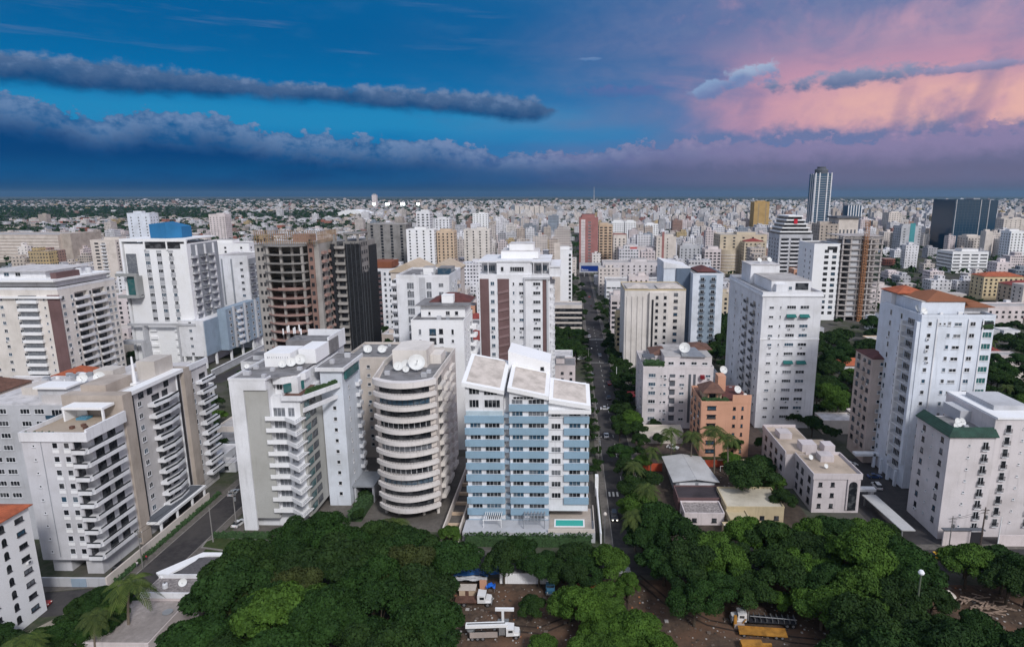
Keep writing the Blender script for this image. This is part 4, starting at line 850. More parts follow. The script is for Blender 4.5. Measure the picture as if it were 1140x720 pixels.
# ---- white tower with the blue roof box
def build_bluebox():
    bx = (-228, -195.5, 319, 347)
    r = thing('apartment_tower', 'white tower carrying a bright blue box on its roof, with grey window strips', 'apartment tower', (-212, 319, 0))
    tower('', '', '', bx, 65, bright, base=24.5, fl=4.15, nf=9, root=r, z0=0, parapet=0, roof=roofl,
          F=[(11.5, 'w', 2.2, 1.5), (17.6, 'w', 2.2, 1.5), (23.7, 'w', 1.6, 1.5)],
          Rr=[(4, 'b', 4.4, 'solid', {'d': 1.6, 'sm': lgrey}), (12, 'b', 4.4, 'rail', {'d': 1.6, 'sm': lgrey}), (20, 'b', 4.4, 'solid', {'d': 1.6, 'sm': lgrey})])
    part('flank_cladding', MB().box(-195.49, -195.35, 322, 346.9, 25.7, 64.5), grey, r)
    for y in (325.6, 333.4, 341.4): part('flank_rib', MB().box(-195.34, -194.6, y, y+.7, 25.7, 64), white, r)
    for u in (11.5, 17.6, 23.7):
        for k in range(9): part('facade_panel', MB().box(-228+u-1.3, -228+u+1.3, 318.9, 318.998, 24.6+4.15*k, 24.6+4.15*k+.85), lgrey, r); part('facade_panel', MB().box(-228+u-1.3, -228+u+1.3, 318.9, 318.998, 27.3+4.15*k, 28.6+4.15*k), lgrey, r)
    f = MB(); f.box(-229.6, -195.3, 318.2, 319.5, 66.2, 67.6); f.box(-229.6, -228.6, 318.2, 330, 4, 66.2); f.box(-196.3, -195.3, 318.2, 318.99, 26, 66.2); f.box(-217.5, -216.8, 318.3, 319.2, 62, 66.2); f.box(-206, -205.3, 318.3, 319.2, 62, 66.2); f.box(-228.5, -195.3, 319.5, 346, 67.0, 67.6); part('white_frame', f, bright, r)
    part('dark_recess', MB().box(-216.7, -199, 318.6, 318.99, 62.8, 65.6), gl_dark, r)  # flat dark sheet painting the shaded hollow under the top frame
    bl = MB(); bl.prism([(-216.4, 323), (-207, 321.5), (-201.6, 326), (-203, 337), (-214, 339)], 67.7, [74.8, 75.6, 73.4, 73.4, 75.6]); part('blue_roof_box', bl, stucco('bright_blue_paint', (.03, .17, .36), .15), r)
    part('recess_window', MB().box(-227.3, -222.3, 318.5, 318.9, 46, 60), gl_cur, r)
    q = MB(); q.box(-231.6, -220.6, 314.6, 316, 48.8, 50.2); q.box(-231.6, -220.6, 314.6, 316, 37.6, 39); q.box(-222, -220.6, 314.6, 318.9, 39, 48.8); q.box(-231.6, -220.6, 316, 318.9, 37.6, 38.6); part('projecting_frame', q, stucco('olive_grey_render', (.36, .37, .37)), r)
    part('frame_glazing', MB().box(-226.8, -222.2, 316.2, 318.6, 39.1, 48.6), gl_teal, r)
    q = MB(); q.box(-231.6, -220.6, 313, 315, 14, 15.6); q.box(-222, -220.6, 313, 318.9, 2, 14); part('projecting_frame', q, lgrey, r)
    # podium
    pd = MB(); pd.box(-230.5, -203, 319.6, 350, 0, 24.0); pd.box(-203, -190.2, 316, 350, 6.5, 25.6); part('podium', pd, white, r); part('podium_flank', MB().box(-190.19, -189.9, 316.5, 329.9, 6.6, 25.2), blueg, r); part('stepped_block', MB().box(-190.2, -185.5, 330, 371.9, 6.5, 29), blueg, r)
    for k in range(6):
        for y in (334, 340, 346, 352, 358, 365): window(r, -185.5, y, 8+3.6*k, math.pi/2, 1.7, 1.6, frw, gl_dark, pane=False)
    for y in (337, 349, 361): part('flank_rib', MB().box(-185.49, -184.4, y-.4, y+.4, 6.6, 29.6), lgrey, r)
    for k in range(6): part('balcony', MB().box(-185.48, -184.2, 341, 345.4, 7.2+3.6*k, 8.5+3.6*k), white, r)
    part('podium_frame', MB().box(-229.5, -194, 315.6, 316.4, 22.9, 24.2), lgrey, r); part('podium_frame', MB().box(-222, -221, 315.6, 319.5, 0, 22.9), lgrey, r); part('podium_frame', MB().box(-204, -203.02, 315.6, 319.5, 0, 22.9), lgrey, r)
    part('blue_grey_panel', MB().box(-215.5, -207, 319.2, 319.59, 2, 20.5), blueg, r)
    for k in range(5):
        z = 4.8+4.1*k
        for x, ww in ((-226, 3.4), (-218.3, 2.4), (-212.5, .9), (-209, 1.6), (-205.2, 2.2)): window(r, x, 319.2 if -216 < x < -206 else 319.6, z, 0, ww, 1.5)
        for x in (-218.3, -205.2): part('balcony', MB().box(x-1.8, x+1.8, 318.2, 319.59, z-1.9, z-.4), bright, r)
        window(r, -197, 316, z+2.5, 0, 1.3, 1.3)
        for y in (322, 330, 338): window(r, -190.2 if y < 330 else -186, y, z+2.5, math.pi/2, 1.5, 1.4) if y < 330 else None
    for x, y in ((-202, 316.6), (-197.5, 316.6), (-191, 316.6), (-190.8, 326), (-187, 334), (-186.8, 346), (-186.8, 358), (-187, 370)): part('stilt', MB().box(x-.5, x+.5, y-.5, y+.5, 0, 6.49), bright, r)
    # second tower stepping back
    tower('', '', '', (-207, -187.5, 362, 392), 54, white, base=26, fl=3.8, nf=7, root=r, roof=roofl, Rr=[(3, 'b', 4, 'rail', {'d': 1.5, 'sm': lgrey}), (10, 'b', 4, 'solid', {'d': 1.5, 'sm': lgrey}), (18, 'w', 2, 1.6)], F=[(4.5, 'strip', .8, 0, {'m': grey, 'z1': 53}), (10, 'strip', 1., 0, {'m': grey, 'z1': 53}), (15.8, 'w', 1.6, 1.4)])
    part('stepped_block', MB().box(-196, -183, 372, 396, 6.5, 26), white, r); part('stepped_block', MB().box(-200, -184, 396.1, 425, 6.5, 44), grey, r); part('flank_cladding', MB().box(-187.49, -187.3, 363, 391.9, 26.5, 53), grey, r)
    for k in range(9):
        for y in (374, 381, 388): window(r, -183, y, 9+2.1*k*2 if k < 4 else 24.2, math.pi/2, 1.6, 1.5, pane=False) if k < 4 else None
        for y in (400, 408, 416): balcony(r, -184, y, 8+3.9*k, math.pi/2, 4.5, 1.3, 'solid', grey, True) if k < 9 else None
    for y in (373, 384, 395, 405, 415): part('stilt', MB().box(-184.2, -183.2, y-.5, y+.5, 0, 6.49), bright, r)
    OCC.append((-232, -180, 312, 426))
build_bluebox()
w = thing('boundary_wall', 'long pale concrete boundary wall running uphill below the white stilted blocks', 'wall', (-179, 300, 0)); part('wall_face', MB().box(-179.2, -178.8, 300, 420, 0, 3.4), lgrey, w); part('wall_coping', MB().box(-179.4, -178.6, 299.9, 420.1, 3.403, 3.7), white, w)
# ---- tower under construction with curved open floors
def build_shell():
    stucco('reddish_concrete', (.38, .25, .22), .3)
    r = thing('unfinished_tower', 'concrete tower shell under construction with curved open floors and timber formwork on top', 'tower under construction', (-110, 250, 0))
    W = 3.5
    arc = lambda ex=0.: [(-123.4, 251.5-ex*.5)]+roundpts(-122, -106, 250.5-ex, 3.0, 10)+[(-105.8, 251.5-ex*.5)]
    c = MB(); c.box(-127, -122.6, 252, 273, 0, 70); c.box(-105.8, -101.2, 252.4, 273, 0, 71); part('core_wall', c, concl, r); part('inner_wall', MB().box(-122.6, -105.8, 259, 273, 0, 69.5), conc, r)
    part('brick_infill', MB().box(-105.4, -103.2, 251.8, 252.39, 0, 71), stucco('rough_brick', (.30, .19, .16), .3), r)
    for k in range(20):
        z = 3.0+W*k
        if z > 70: break
        m = stucco('reddish_concrete', (.32, .19, .16), .3) if 3 < k < 15 else conc
        a = arc(.6); pts = a+[(-105.8, 259), (-122.6, 259)]
        o = part('floor_slab', MB().prism(pts, z, z+.42), m, r)
        if k in (4, 5, 6, 7, 8, 9, 10, 12, 14): part('edge_upstand', MB().prism([(-114+rng.uniform(-4, 0), 247.3), (-107, 248.3), (-107, 248.6), (-114, 247.6)], z+.42, z+1.2), m, o)
        for x, y in ((-121, 250.2), (-115.2, 249), (-111.5, 251), (-107.2, 250)):
            if z+W < 72: part('column', MB().box(x-.45, x+.45, y-.45, y+.45, z+.42, z+W), concl, r)
        for u in (3.2, 9.5, 16): window(r, -127, 252+u, z+1.2, -math.pi/2, 1.8, 1.5, frd, gl_dark, 'plain', False); window(r, -101.2, 252+u, z+1., math.pi/2, 2.2, 1.7, frd, gl_dark, 'plain', False) if k < 18 else None
        for x in (-125.6, -124.): window(r, x, 252, z+1.2, 0, .9, 1.5, frd, gl_dark, 'plain', False)
        window(r, -104.3, 251.8, z+1., 0, 1.2, 1.6, frd, gl_dark, 'plain', False)
        for y in (254.5, 262): part('balcony', MB().box(-101.15, -100.0, y, y+3.4, z, z+1.1), stucco('reddish_concrete', (1, 1, 1)), r) if k < 19 else None
    # timber formwork on top
    t = MB(); wood = stucco('formwork_timber', (.34, .23, .14), .3)
    for i in range(29):
        x = -126+i*.86; t.box(x-.09, x+.09, 250.6+.1*(i % 3), 250.8+.1*(i % 3), 70.3, 75.2+rng.random()*.8)
    for z in (71.2, 72.6, 74.1, 75.4): t.box(-126.6, -101, 250.5, 250.68, z, z+.16)
    for i in range(21): y = 252+i; t.box(-101.2, -101.0, y-.08, y+.08, 70.5, 75); 
    for z in (71.6, 73.4, 75): t.box(-101.3, -101.12, 251, 273, z, z+.15)
    part('formwork_frame', t, wood, r)
    part('formwork_deck', MB().box(-126, -102.5, 253, 272, 69.6, 70.2), concl, r); part('formwork_room', MB().box(-116, -109, 263, 270, 70.2, 73.4), stucco('rough_brick', (1, 1, 1)), r)
    s = MB()
    for i in range(10): s.tube((-127.3, 252.5+i*2.1, 0), (-127.3, 252.5+i*2.1, 71+rng.random()*3), .07, n=4)
    for k in range(18): s.box(-127.36, -127.24, 252, 272, 4+k*3.8, 4.14+k*3.8)
    part('side_scaffold', s, steel, r)
    OCC.append((-129, -99, 246, 275))
    # dark netted tower
    r = thing('unfinished_tower', 'tower shell wrapped in black safety netting beside the open concrete shell', 'tower under construction', (-92, 262, 0))
    net = flat('black_safety_net', (.018, .02, .024), .9, var=.5, sc=1.2)
    c = MB(); c.box(-99.8, -88, 263, 284, 0, 70); part('core_wall', c, conc, r)
    n = MB(); n.box(-94.0, -87.6, 262.2, 262.95, 0, 69.5); n.box(-100.2, -98.6, 262.2, 262.95, 0, 69.5); n.box(-87.95, -87.5, 263, 274, 0, 57); n.box(-87.95, -87.5, 274.01, 284, 0, 68)
    part('safety_netting', n, net, r)
    for i in range(11): part('net_fold', MB().box(-94+i*.6, -93.8+i*.6, 261.9, 262.19, 0, 69.3+rng.random()), (net, stucco('pale_net', (.07, .075, .085), .3))[i % 3 == 1], r)  # every third fold takes a lighter net colour
    for i in range(8): part('net_fold', MB().box(-87.49, -87.2, 263.2+i*1.3, 263.5+i*1.3, 0, 56.6+rng.random()*2), (net, stucco('pale_net', (1, 1, 1)))[i % 3 == 0], r)
    for k in range(20):
        z = 3+3.4*k; part('balcony', MB().box(-98.4, -94.2, 261.4, 262.99, z, z+1.), concl, r); window(r, -96.3, 263, z+1.1, 0, 2.6, 1.8, frd, gl_dark, 'plain', False)
        [window(r, -88, y_, z+.8, math.pi/2, 1.6, 1.5, frd, gl_dark, 'plain', False) for y_ in (265.5, 268.5, 271.5)] if k > 15 else None
    t = MB(); t.box(-99.6, -88.2, 263.2, 283.5, 70.01, 70.5)
    for x, y in ((-99, 264), (-94, 264), (-89, 264), (-89, 276), (-99, 276)): t.box(x-.4, x+.4, y-.4, y+.4, 70.5, 73.4)
    t.box(-95, -88.3, 263.2, 277, 73.4, 73.9); part('top_frame', t, conc, r)
    OCC.append((-102, -86, 260, 286))
build_shell()
# ---- right half
def build_white_tower():     # tall white tower with green awnings
    bx = (73, 95.3, 234, 284)
    r = tower('apartment_tower', 'tall white tower with green window awnings right of the avenue', 'apartment tower', bx, 53, white, base=3.2, fl=3.62, nf=13, roof=roofl, parapet=1.,
              F=[(3.6, 'w', 1.5, .8, {'pane': True}), (7.0, 'w', .5, .9, {'pane': False}), (11.0, 'w', 3.0, 1.1), (16.0, 'w', 2.9, 1.1)],
              Lf=[(10, 'b', 4.6, 'rail', {'d': 1.1, 'sm': lgrey}), (20, 'b', 4.0, 'rail', {'d': 1.1, 'sm': lgrey}), (28, 'w', 1.1, 1.2), (4, 'w', 1., 1.1), (38, 'w', 1.2, 1.2)])
    part('cornice_band', MB().box(72.85, 95.4, 233.85, 233.995, 35.5, 36.1), bright, r)
    for x, k in ((11, 11), (16, 11), (11, 6), (16, 6)):
        z = 3.2+3.62*k+2.1; part('awning', MB().prism([(73+x-1.9, 232.7), (73+x+1.9, 232.7), (73+x+1.7, 233.9), (73+x-1.7, 233.9)], [z-.8, z-.8, z-.3, z-.3], [z-.55, z-.55, z+.35, z+.35]), flat('teal_awning_canvas', (.01, .13, .12), .7), r)
    penthouse(r, (77.5, 92.6, 239, 262), 53.2, 57.4, white, roofl, ((7.3, 1.2, 1.2),)); part('roof_niche_shade', MB().box(86.7, 91.6, 238.9, 238.99, 54, 56.6), gl_dark, r)  # niche shade put into the colour of a flat dark sheet
    penthouse(r, (76, 88, 262.2, 276), 53.2, 61, white, wroof, name='lift_room', over=.3); part('roof_room', MB().box(78.6, 83, 236.5, 238.9, 53.2, 56.4), white, r)
    part('cornice', MB().box(72.6, 95.7, 233.6, 285, 52.2, 52.8), bright, r)
build_white_tower()
dish(81, 268, 61.3, 1.2, 'left dish on the lift room of the white tower with green awnings'); dish(85.5, 269, 61.3, 1.3, 'right dish on the lift room of the white tower with green awnings')
# cream tower left, blue-grey tower beside it
def build_cream_pair():
    bx = (28.6, 60, 319, 347)
    r = tower('apartment_tower', 'cream tower with blank ribbed corner and yellow parapet beside the avenue', 'apartment tower', bx, 41.6, ivory, base=3.3, fl=3.45, nf=11, roof=roofl, trim=stucco('straw_yellow_paint', (.55, .45, .28)), parapet=.6,
              F=[(13.8, 'strip', 1.4, 0, {'m': dgrey, 'z1': 38, 't': .05, 'name': 'vent_shaft', 'z0': 14}), (17.4, 'w', 1.3, 1.3, {'fm': frd}), (21.8, 'w', 1.1, 1.5, {'fm': frd}), (26.3, 'w', 1.8, 1.3, {'fm': frd})], Lf=[(10, 'w', .9, 1.), (20, 'w', .9, 1.)])
    for u in (1.2, 4, 6.8, 9.6): part('pilaster', MB().box(28.6+u-.25, 28.6+u+.25, 318.6, 318.99, 0, 38.5), stucco('ivory_render', (1, 1, 1)), r)
    part('projecting_bay', MB().box(41.2, 51, 317.2, 318.99, 5, 40.6), stucco('ivory_render', (1, 1, 1)), r)
    for k in range(10):
        for x in (45., 49.2): window(r, x, 317.2, 6.4+3.45*k, 0, 1.2, 1.3, frd, gl_dark)
    part('vent_shaft', MB().box(42.3, 43.3, 317.1, 317.19, 8, 37), frd, r)
    hip(r, (30, 41, 321, 335), 42.3, 1.6, rooft, .2); hip(r, (46, 59, 321, 335), 42.3, 1.6, rooft, .2)
    bx = (72, 89.6, 363, 400)
    r = tower('apartment_tower', 'pale blue-grey tower with rows of small arched balconies behind the cream tower', 'apartment tower', bx, 44, white2, base=3.3, fl=3.7, nf=11, roof=roofg,
              F=[(5.6, 'b', 3.2, 'rail', {'d': .9, 'sm': blueg}), (11.8, 'b', 3.2, 'rail', {'d': .9, 'sm': blueg}), (8.8, 'strip', 9.6, 0, {'m': blueg, 'z1': 43.8, 't': .03})])
    part('glass_shaft', MB().box(63.6, 71.9, 371, 399, 0, 46.6), stucco('slate_blue_cladding', (.13, .17, .23)), r); part('side_block', MB().box(56.2, 63.5, 372, 400, 0, 48.6), white2, r)
    part('sloped_roof', MB().prism([(56, 371.6), (72, 371.6), (72, 400), (56, 400)], 46.8, [50.6, 47.4, 47.4, 50.6]), white, r); hip(r, (76, 88, 372, 394), 44.8, 2.4, t_dred, 0.)
    OCC.append((55, 92, 360, 402))
build_cream_pair()
# white low block with roof garden + salmon block
def build_garden():
    bx = (28.6, 55.6, 233, 258)
    r = tower('apartment_building', 'white six-storey block with a roof garden on its left corner', 'apartment building', bx, 24.2, stucco('rosy_white_render', (.68, .64, .65)), base=2.4, fl=3.5, nf=6, roof=roofl,
              F=[(3.5, 'w', 2.4, 1.3), (7, 'w', .6, .7), (8.4, 'w', .9, .8), (11.3, 'strip', 2.2, 0, {'m': dgrey, 'z1': 22, 't': .05, 'name': 'dark_recess'}), (11.3, 'b', 2.1, 'solid', {'d': .7, 'door': False}), (15, 'w', 1.7, .9), (18, 'strip', 1., 0, {'m': dgrey, 'z1': 22, 't': .05, 'name': 'dark_recess'}), (19.8, 'strip', 1., 0, {'m': dgrey, 'z1': 22, 't': .05, 'name': 'dark_recess'}), (25, 'w', 1.7, .9)],  # dark grey strips put the shade of recesses into the flat wall's colour
              Lf=[(6, 'w', 1.2, 1.2), (16, 'w', 1.2, 1.2)])
    for k in range(6): part('red_balcony', MB().prism([(50.6, 232.99), (50.4, 231.7), (51.9, 230.9), (52.2, 232.99)], 3.0+3.5*k, 4.3+3.5*k), flat('crimson_paint', (.22, .012, .02), .6), r)
    penthouse(r, (37, 55.4, 235.5, 256), 24.4, 28.2, stucco('rosy_white_render', (1, 1, 1)), roofl, ((2.6, 1.9, 1.), (7, 1.9, 1.), (11.5, 1.9, 1.), (15.7, 1.9, .8)), name='penthouse')
    for k in ((33, 42, 244, 256), (48, 57.5, 246, 257)): hip(r, k, 28.6 if k[0] > 40 else 27, 1.8, t_brown, .3)
    part('penthouse', MB().box(33.2, 36.9, 244, 256, 24.4, 27), stucco('rosy_white_render', (1, 1, 1)), r)
    p = MB(); p.box(28.8, 33.6, 236.5, 241.5, 27.6, 27.9); [p.tube((x, y, 24.3), (x, y, 27.6), .12) for x in (29, 33.4) for y in (236.8, 241.2)]; part('roof_pergola', p, dgrey, r)
    part('metal_roof', MB().prism([(43.5, 234.5), (53, 234.5), (50.5, 245), (44.5, 245)], [28.5, 28.3, 29.6, 29.8], [28.7, 28.5, 29.8, 30.0]), steel, r)
    pl = MB()
    for i in range(150):
        x = 28.9+rng.random()*7.4; y = 233.2+rng.random()**2*4; s = .25+rng.random()*.35; z = 24.4+rng.random()*2.2; pl.quad((x-s, y, z), (x+s, y-s, z+s*.5), (x+s, y, z+s*1.6), (x-s, y+s, z+s))
    part('roof_garden', pl, leaf_dark, r)
    bx = (45.6, 62.6, 206, 224)
    r = tower('apartment_building', 'salmon pink five-storey block with a brown hipped pavilion on its roof', 'apartment building', bx, 19.6, salmon, base=.6, fl=3.15, nf=6, roof=t_brown, parapet=.7,
              F=[(3.6, 'w', 2.6, 1.1, {'fm': frd, 'style': 'hood'}), (11.4, 'w', .8, .9, {'fm': frd}), (14.2, 'w', .6, 1., {'fm': frd})], Lf=[(3.4, 'w', 2.2, 1.4, {'fm': frd}), (10, 'w', 2.2, 1.4, {'fm': frd}), (15.5, 'w', 1.2, 1.2, {'fm': frd})])
    for i, (x, y) in enumerate(((48.5, 208.6), (51.5, 208.6))): part('roof_pavilion_post', MB().box(x-.15, x+.15, y-.15, y+.15, 19.7, 22), salmon, r)
    part('roof_room', MB().box(47, 53.2, 209.4, 216, 19.7, 22.6), peach, r); hip(r, (46.4, 53.6, 207.4, 217), 22.9, 2.6, t_brown, .3)
    part('raised_parapet', MB().box(56.2, 62.65, 205.9, 206.2, 19.6, 22.6), salmon, r); window(r, 49.8, 209.4, 20.2, 0, 2.6, 1.8, frd, gl_dark, 'plain'); part('stair_tower', MB().box(53.6, 56.4, 217, 221.5, 19.7, 26), salmon, r)
    part('rear_roof', MB().box(54, 62.4, 209, 223.5, 19.72, 20.4), t_dred, r)
    pl = MB()
    for i in range(130):
        x = 46+rng.random()*9; y = 206.3+rng.random()*1.2; s = .2+rng.random()*.3; z = 19.6+rng.random()*1.2; pl.quad((x-s, y, z), (x+s, y-s, z+s*.5), (x+s, y, z+s*1.6), (x-s, y+s, z+s))
    part('roof_garden', pl, leaf_dark, r)
build_garden()
dish(45.5, 240, 28.4, 2.5, 'big white dish among the brown roofs of the roof-garden block', az=170); dish(61, 240, 20, 1.9, 'dish standing between the salmon block and the white tower'); dish(59.8, 214, 20.5, 1.6, 'dark-rimmed dish on the salmon block roof')
dish(61.4, 209.5, 20.5, .9, 'small dish at the right corner of the salmon block')
# courtyard block (low, beige roof)
def build_court():
    r = thing('apartment_building', 'low pale block with flat sandy roof terraces behind the big tree canopy', 'apartment building', (76, 167, 0))
    w = MB(); w.box(70, 83.4, 167, 182, 0, 11.2); w.box(67, 78, 182, 205, 0, 11.4); w.box(78, 84, 184, 196, 0, 10.6); part('wall', w, stucco('lilac_white_render', (.60, .55, .56)), r)
    sr = stucco('sandy_roof', (.50, .41, .33), .3, streak=0)
    f = MB(); f.box(70.3, 83.1, 167.3, 181.9, 11.21, 11.3); f.box(67.3, 77.7, 182.1, 204.7, 11.41, 11.5); f.box(78.1, 83.7, 184.3, 195.7, 10.61, 10.7); part('roof', f, sr, r)
    p = MB(); pp = (.3, 1.0)
    p.box(69.7, 83.7, 166.7, 167.0, 10.4, 12.1); p.box(83.4, 83.7, 167.0, 182, 10.4, 12.1); p.box(69.7, 70, 167.0, 182, 10.4, 12.1); p.box(66.8, 67.1, 182, 205.2, 10.4, 12.3); p.box(67.1, 78, 204.9, 205.2, 10.4, 12.3); p.box(73, 83.4, 181.8, 182.1, 11.3, 12.2); part('parapet', p, stucco('lilac_white_render', (1, 1, 1)), r)
    [part('roof_room', MB().box(*q), stucco('lilac_white_render', (1, 1, 1)), r) for q in ((72.5, 77, 183.5, 188, 11.5, 13.9), (69, 73, 194, 199, 11.5, 13.4), (75.5, 79.5, 176.5, 180.5, 11.3, 13.2), (80, 83.3, 185, 189, 10.7, 13))]
    for k in range(3):
        z = 1.6+3.3*k
        for y in (170, 175.5, 179.5): window(r, 70, y, z, -math.pi/2, 1.5, 1.5, frd, gl_dark)
        for y in (185.5, 190.5, 195.5, 201): window(r, 67, y, z, -math.pi/2, 1.7, 1.4, frd, gl_dark)
        for x in (72, 75.5): window(r, x, 167, z, 0, .9, 1.1, frd, gl_dark)
    # arched loggia at the right corner
    part('arched_loggia', MB().box(79.6, 82.8, 166.6, 166.98, 1, 10.6), stucco('lilac_white_render', (1, 1, 1)), r); b = MB(); n = 10
    b.poly([(80, 166.55, 1), (82.4, 166.55, 1), (82.4, 166.55, 8.6)]+[(81.2+1.2*math.cos(math.pi*i/n), 166.55, 8.6+1.2*math.sin(math.pi*i/n)) for i in range(1, n)]+[(80, 166.55, 8.6)]); part('arch_shade', b, gl_dark, r)  # flat dark arch; the shade of the opening is put into its colour
    OCC.append((65, 86, 164, 207))
build_court()
dish(73, 178, 11.4, .9, 'small dish on the sandy roof of the low courtyard block'); dish(75.2, 172, 11.4, .8, 'front dish on the sandy roof of the low courtyard block'); tank(71.5, 200, 11.5, 1.2, 'water tank on the far end of the sandy-roofed block')
# brown-roofed beige block and tall white tower on the right
r = tower('apartment_building', 'beige block with dark red tiled roof left of the tall white tower', 'apartment building', (100.5, 113, 201.5, 214), 36.6, stucco('rosy_beige_render', (.52, .44, .40)), base=4.2, fl=3.25, nf=10, parapet=0,
          Lf=[(2.2, 'w', 1.5, 1.2, {'fm': frd}), (5.6, 'b', 2.2, 'solid', {'d': .8, 'dw': 2.}), (9.8, 'w', 1.6, 1.4, {'fm': frd})], F=[(3, 'w', 1., 1.)])
hip(r, (100.5, 113, 201.5, 214), 36.8, 1.8, t_dred, .4)
def build_tall_white():
    bx = (104.0, 125.6, 182.5, 205)
    r = tower('apartment_tower', 'tall bluish white tower with balconies on its left flank at the right of the picture', 'apartment tower', bx, 54.4, white2, base=5.2, fl=3.52, nf=14, roof=roofg, parapet=.8,
              F=[(2.6, 'w', 1., 1.1), (8.3, 'w', .9, 1.1), (10.9, 'w', 1.9, .9), (15.2, 'w', 1.4, 1.1), (19.6, 'w', 2.6, 1.5, {'gm': gl_teal})],
              Lf=[(5.2, 'b', 4.6, 'railw', {'d': 1.5, 'sm': bright, 'dw': 3.8}), (11, 'w', 1.0, 1.5), (17.5, 'w', 1.0, 1.5)])
    part('ground_floor', MB().box(104.6, 125, 183, 204, 0, 5.2), dgrey, r) if False else None
    for x in (108.8, 117.9, 122.1): part('facade_rib', MB().box(x-.18, x+.18, 182.2, 182.49, 5, 54), white, r)
    part('flank_fin', MB().box(102.4, 103.98, 190.4, 190.9, 8, 52), bright, r); part('flank_fin', MB().box(102.9, 103.98, 182.7, 184.0, 8, 53), white2, r)
    # penthouse and hipped roofs
    penthouse(r, (106, 119, 187, 202), 54.5, 58.2, white2, roofl, name='penthouse'); part('rear_penthouse', MB().box(104.6, 115, 202.1, 209, 54.5, 58.6), white, r); part('rear_wall', MB().box(104.6, 115, 205.01, 209, 0, 54.4), white2, r)
    hip(r, (105, 114.5, 199, 209.5), 59.0, 1.9, t_orange, .4); hip(r, (108, 121, 187.5, 203), 58.5, 2.2, stucco('terracotta_tiles', (.26, .11, .06)), .8); hip(r, (118, 128, 188, 202), 56.6, 1.8, stucco('terracotta_tiles', (1, 1, 1)), .5)
    part('penthouse', MB().box(119.2, 127.4, 189, 201.5, 54.5, 56.3), white, r)
    part('corner_recess_shade', MB().box(121.8, 125.2, 182.3, 182.48, 50.9, 53.2), gl_dark, r)  # no hollow in the wall: recess shade painted as a dark sheet
    for x in (109.6, 110.9, 112.2): window(r, x, 182.5, 52.2, 0, .6, .6)
    pl = MB(); 
    for i in range(60): x = 122+rng.random()*3; s = .25; z = 51+rng.random()*1.2; y = 182.1; pl.quad((x-s, y, z), (x+s, y-s, z+s*.5), (x+s, y, z+s*1.6), (x-s, y+s, z+s))
    part('planter', pl, leaf_dark, r)
    # stilts and carport slabs at the foot
    [part('stilt', MB().box(102.2, 103.0, y, y+.8, 0, 5.1), white2, r) for y in (184, 188.5, 193, 198)]; part('entrance_canopy', MB().box(96.2, 104, 198, 200.5, 3.9, 4.7), bright, r)
    OCC.append((98, 128, 180, 212))
build_tall_white()
dish(105.6, 184.8, 54.6, 1.3, 'left dish at the front of the tall bluish white tower roof'); dish(105.9, 188.5, 54.6, 1.4, 'right dish at the front of the tall bluish white tower roof')
def build_green():
    w_ = stucco('soft_white_render', (.66, .62, .63))
    r = tower('apartment_building', 'soft white block edged with dark green tiles in the lower right', 'apartment building', (98.2, 110, 153.2, 168.5), 28.8, w_, base=2.6, fl=3.25, nf=8, roof=roofg, parapet=.2,
              F=[(9.3, 'b', 1.7, 'rail', {'d': .55, 'sm': white, 'dw': 1.5}), (5.2, 'w', .5, .5)], Lf=[(3, 'w', 1., 1.2, {'fm': frd}), (11.5, 'w', 1., 1.2, {'fm': frd}), (7.4, 'w', .4, .5)])
    t = MB(); t.prism([(97.6, 152.6), (110.4, 152.6), (110.4, 154.8), (99.8, 154.8)], [28.85, 28.85, 30.6, 30.6], [29.05, 29.05, 30.9, 30.9]); t.prism([(97.6, 152.6), (99.8, 154.8), (99.8, 168.8), (97.6, 168.8)], [28.85, 30.6, 30.6, 28.85], [29.05, 30.9, 30.9, 29.05]); part('green_tile_edge', t, t_green, r)
    part('rear_roof_room', MB().box(107, 116, 164, 172, 28.9, 32), lgrey, r)
    part('east_block', MB().box(110.02, 124, 154.4, 176, 0, 33.2), w_, r); part('east_roof', MB().box(110.3, 124.4, 154.1, 176.2, 33.2, 33.7), bright, r)
    part('roof_room', MB().box(113, 122, 160, 172, 33.71, 35), lgrey, r)
    for k in range(9):
        z = 3.2+3.3*k
        balcony(r, 113.6, 154.4, z, 0, 1.7, .5, 'rail', white, True, 1.4)
        balcony(r, 121.8, 154.4, z, 0, 1.7, .5, 'rail', white, True, 1.4); window(r, 117.6, 154.4, z+1, 0, .45, .45)
    for k in range(8): window(r, 110.02, 153.9, 0, 0, .4, .4) if False else None
    OCC.append((95, 126, 150, 178))
build_green()
dish(103.6, 159.5, 29.1, 1.4, 'larger of the paired dishes on the green-edged roof'); dish(105.4, 160.5, 29.1, 1.2, 'smaller of the paired dishes on the green-edged roof'); dish(102.2, 158, 29.1, .9, 'little low dish beside the pair on the green-edged roof')
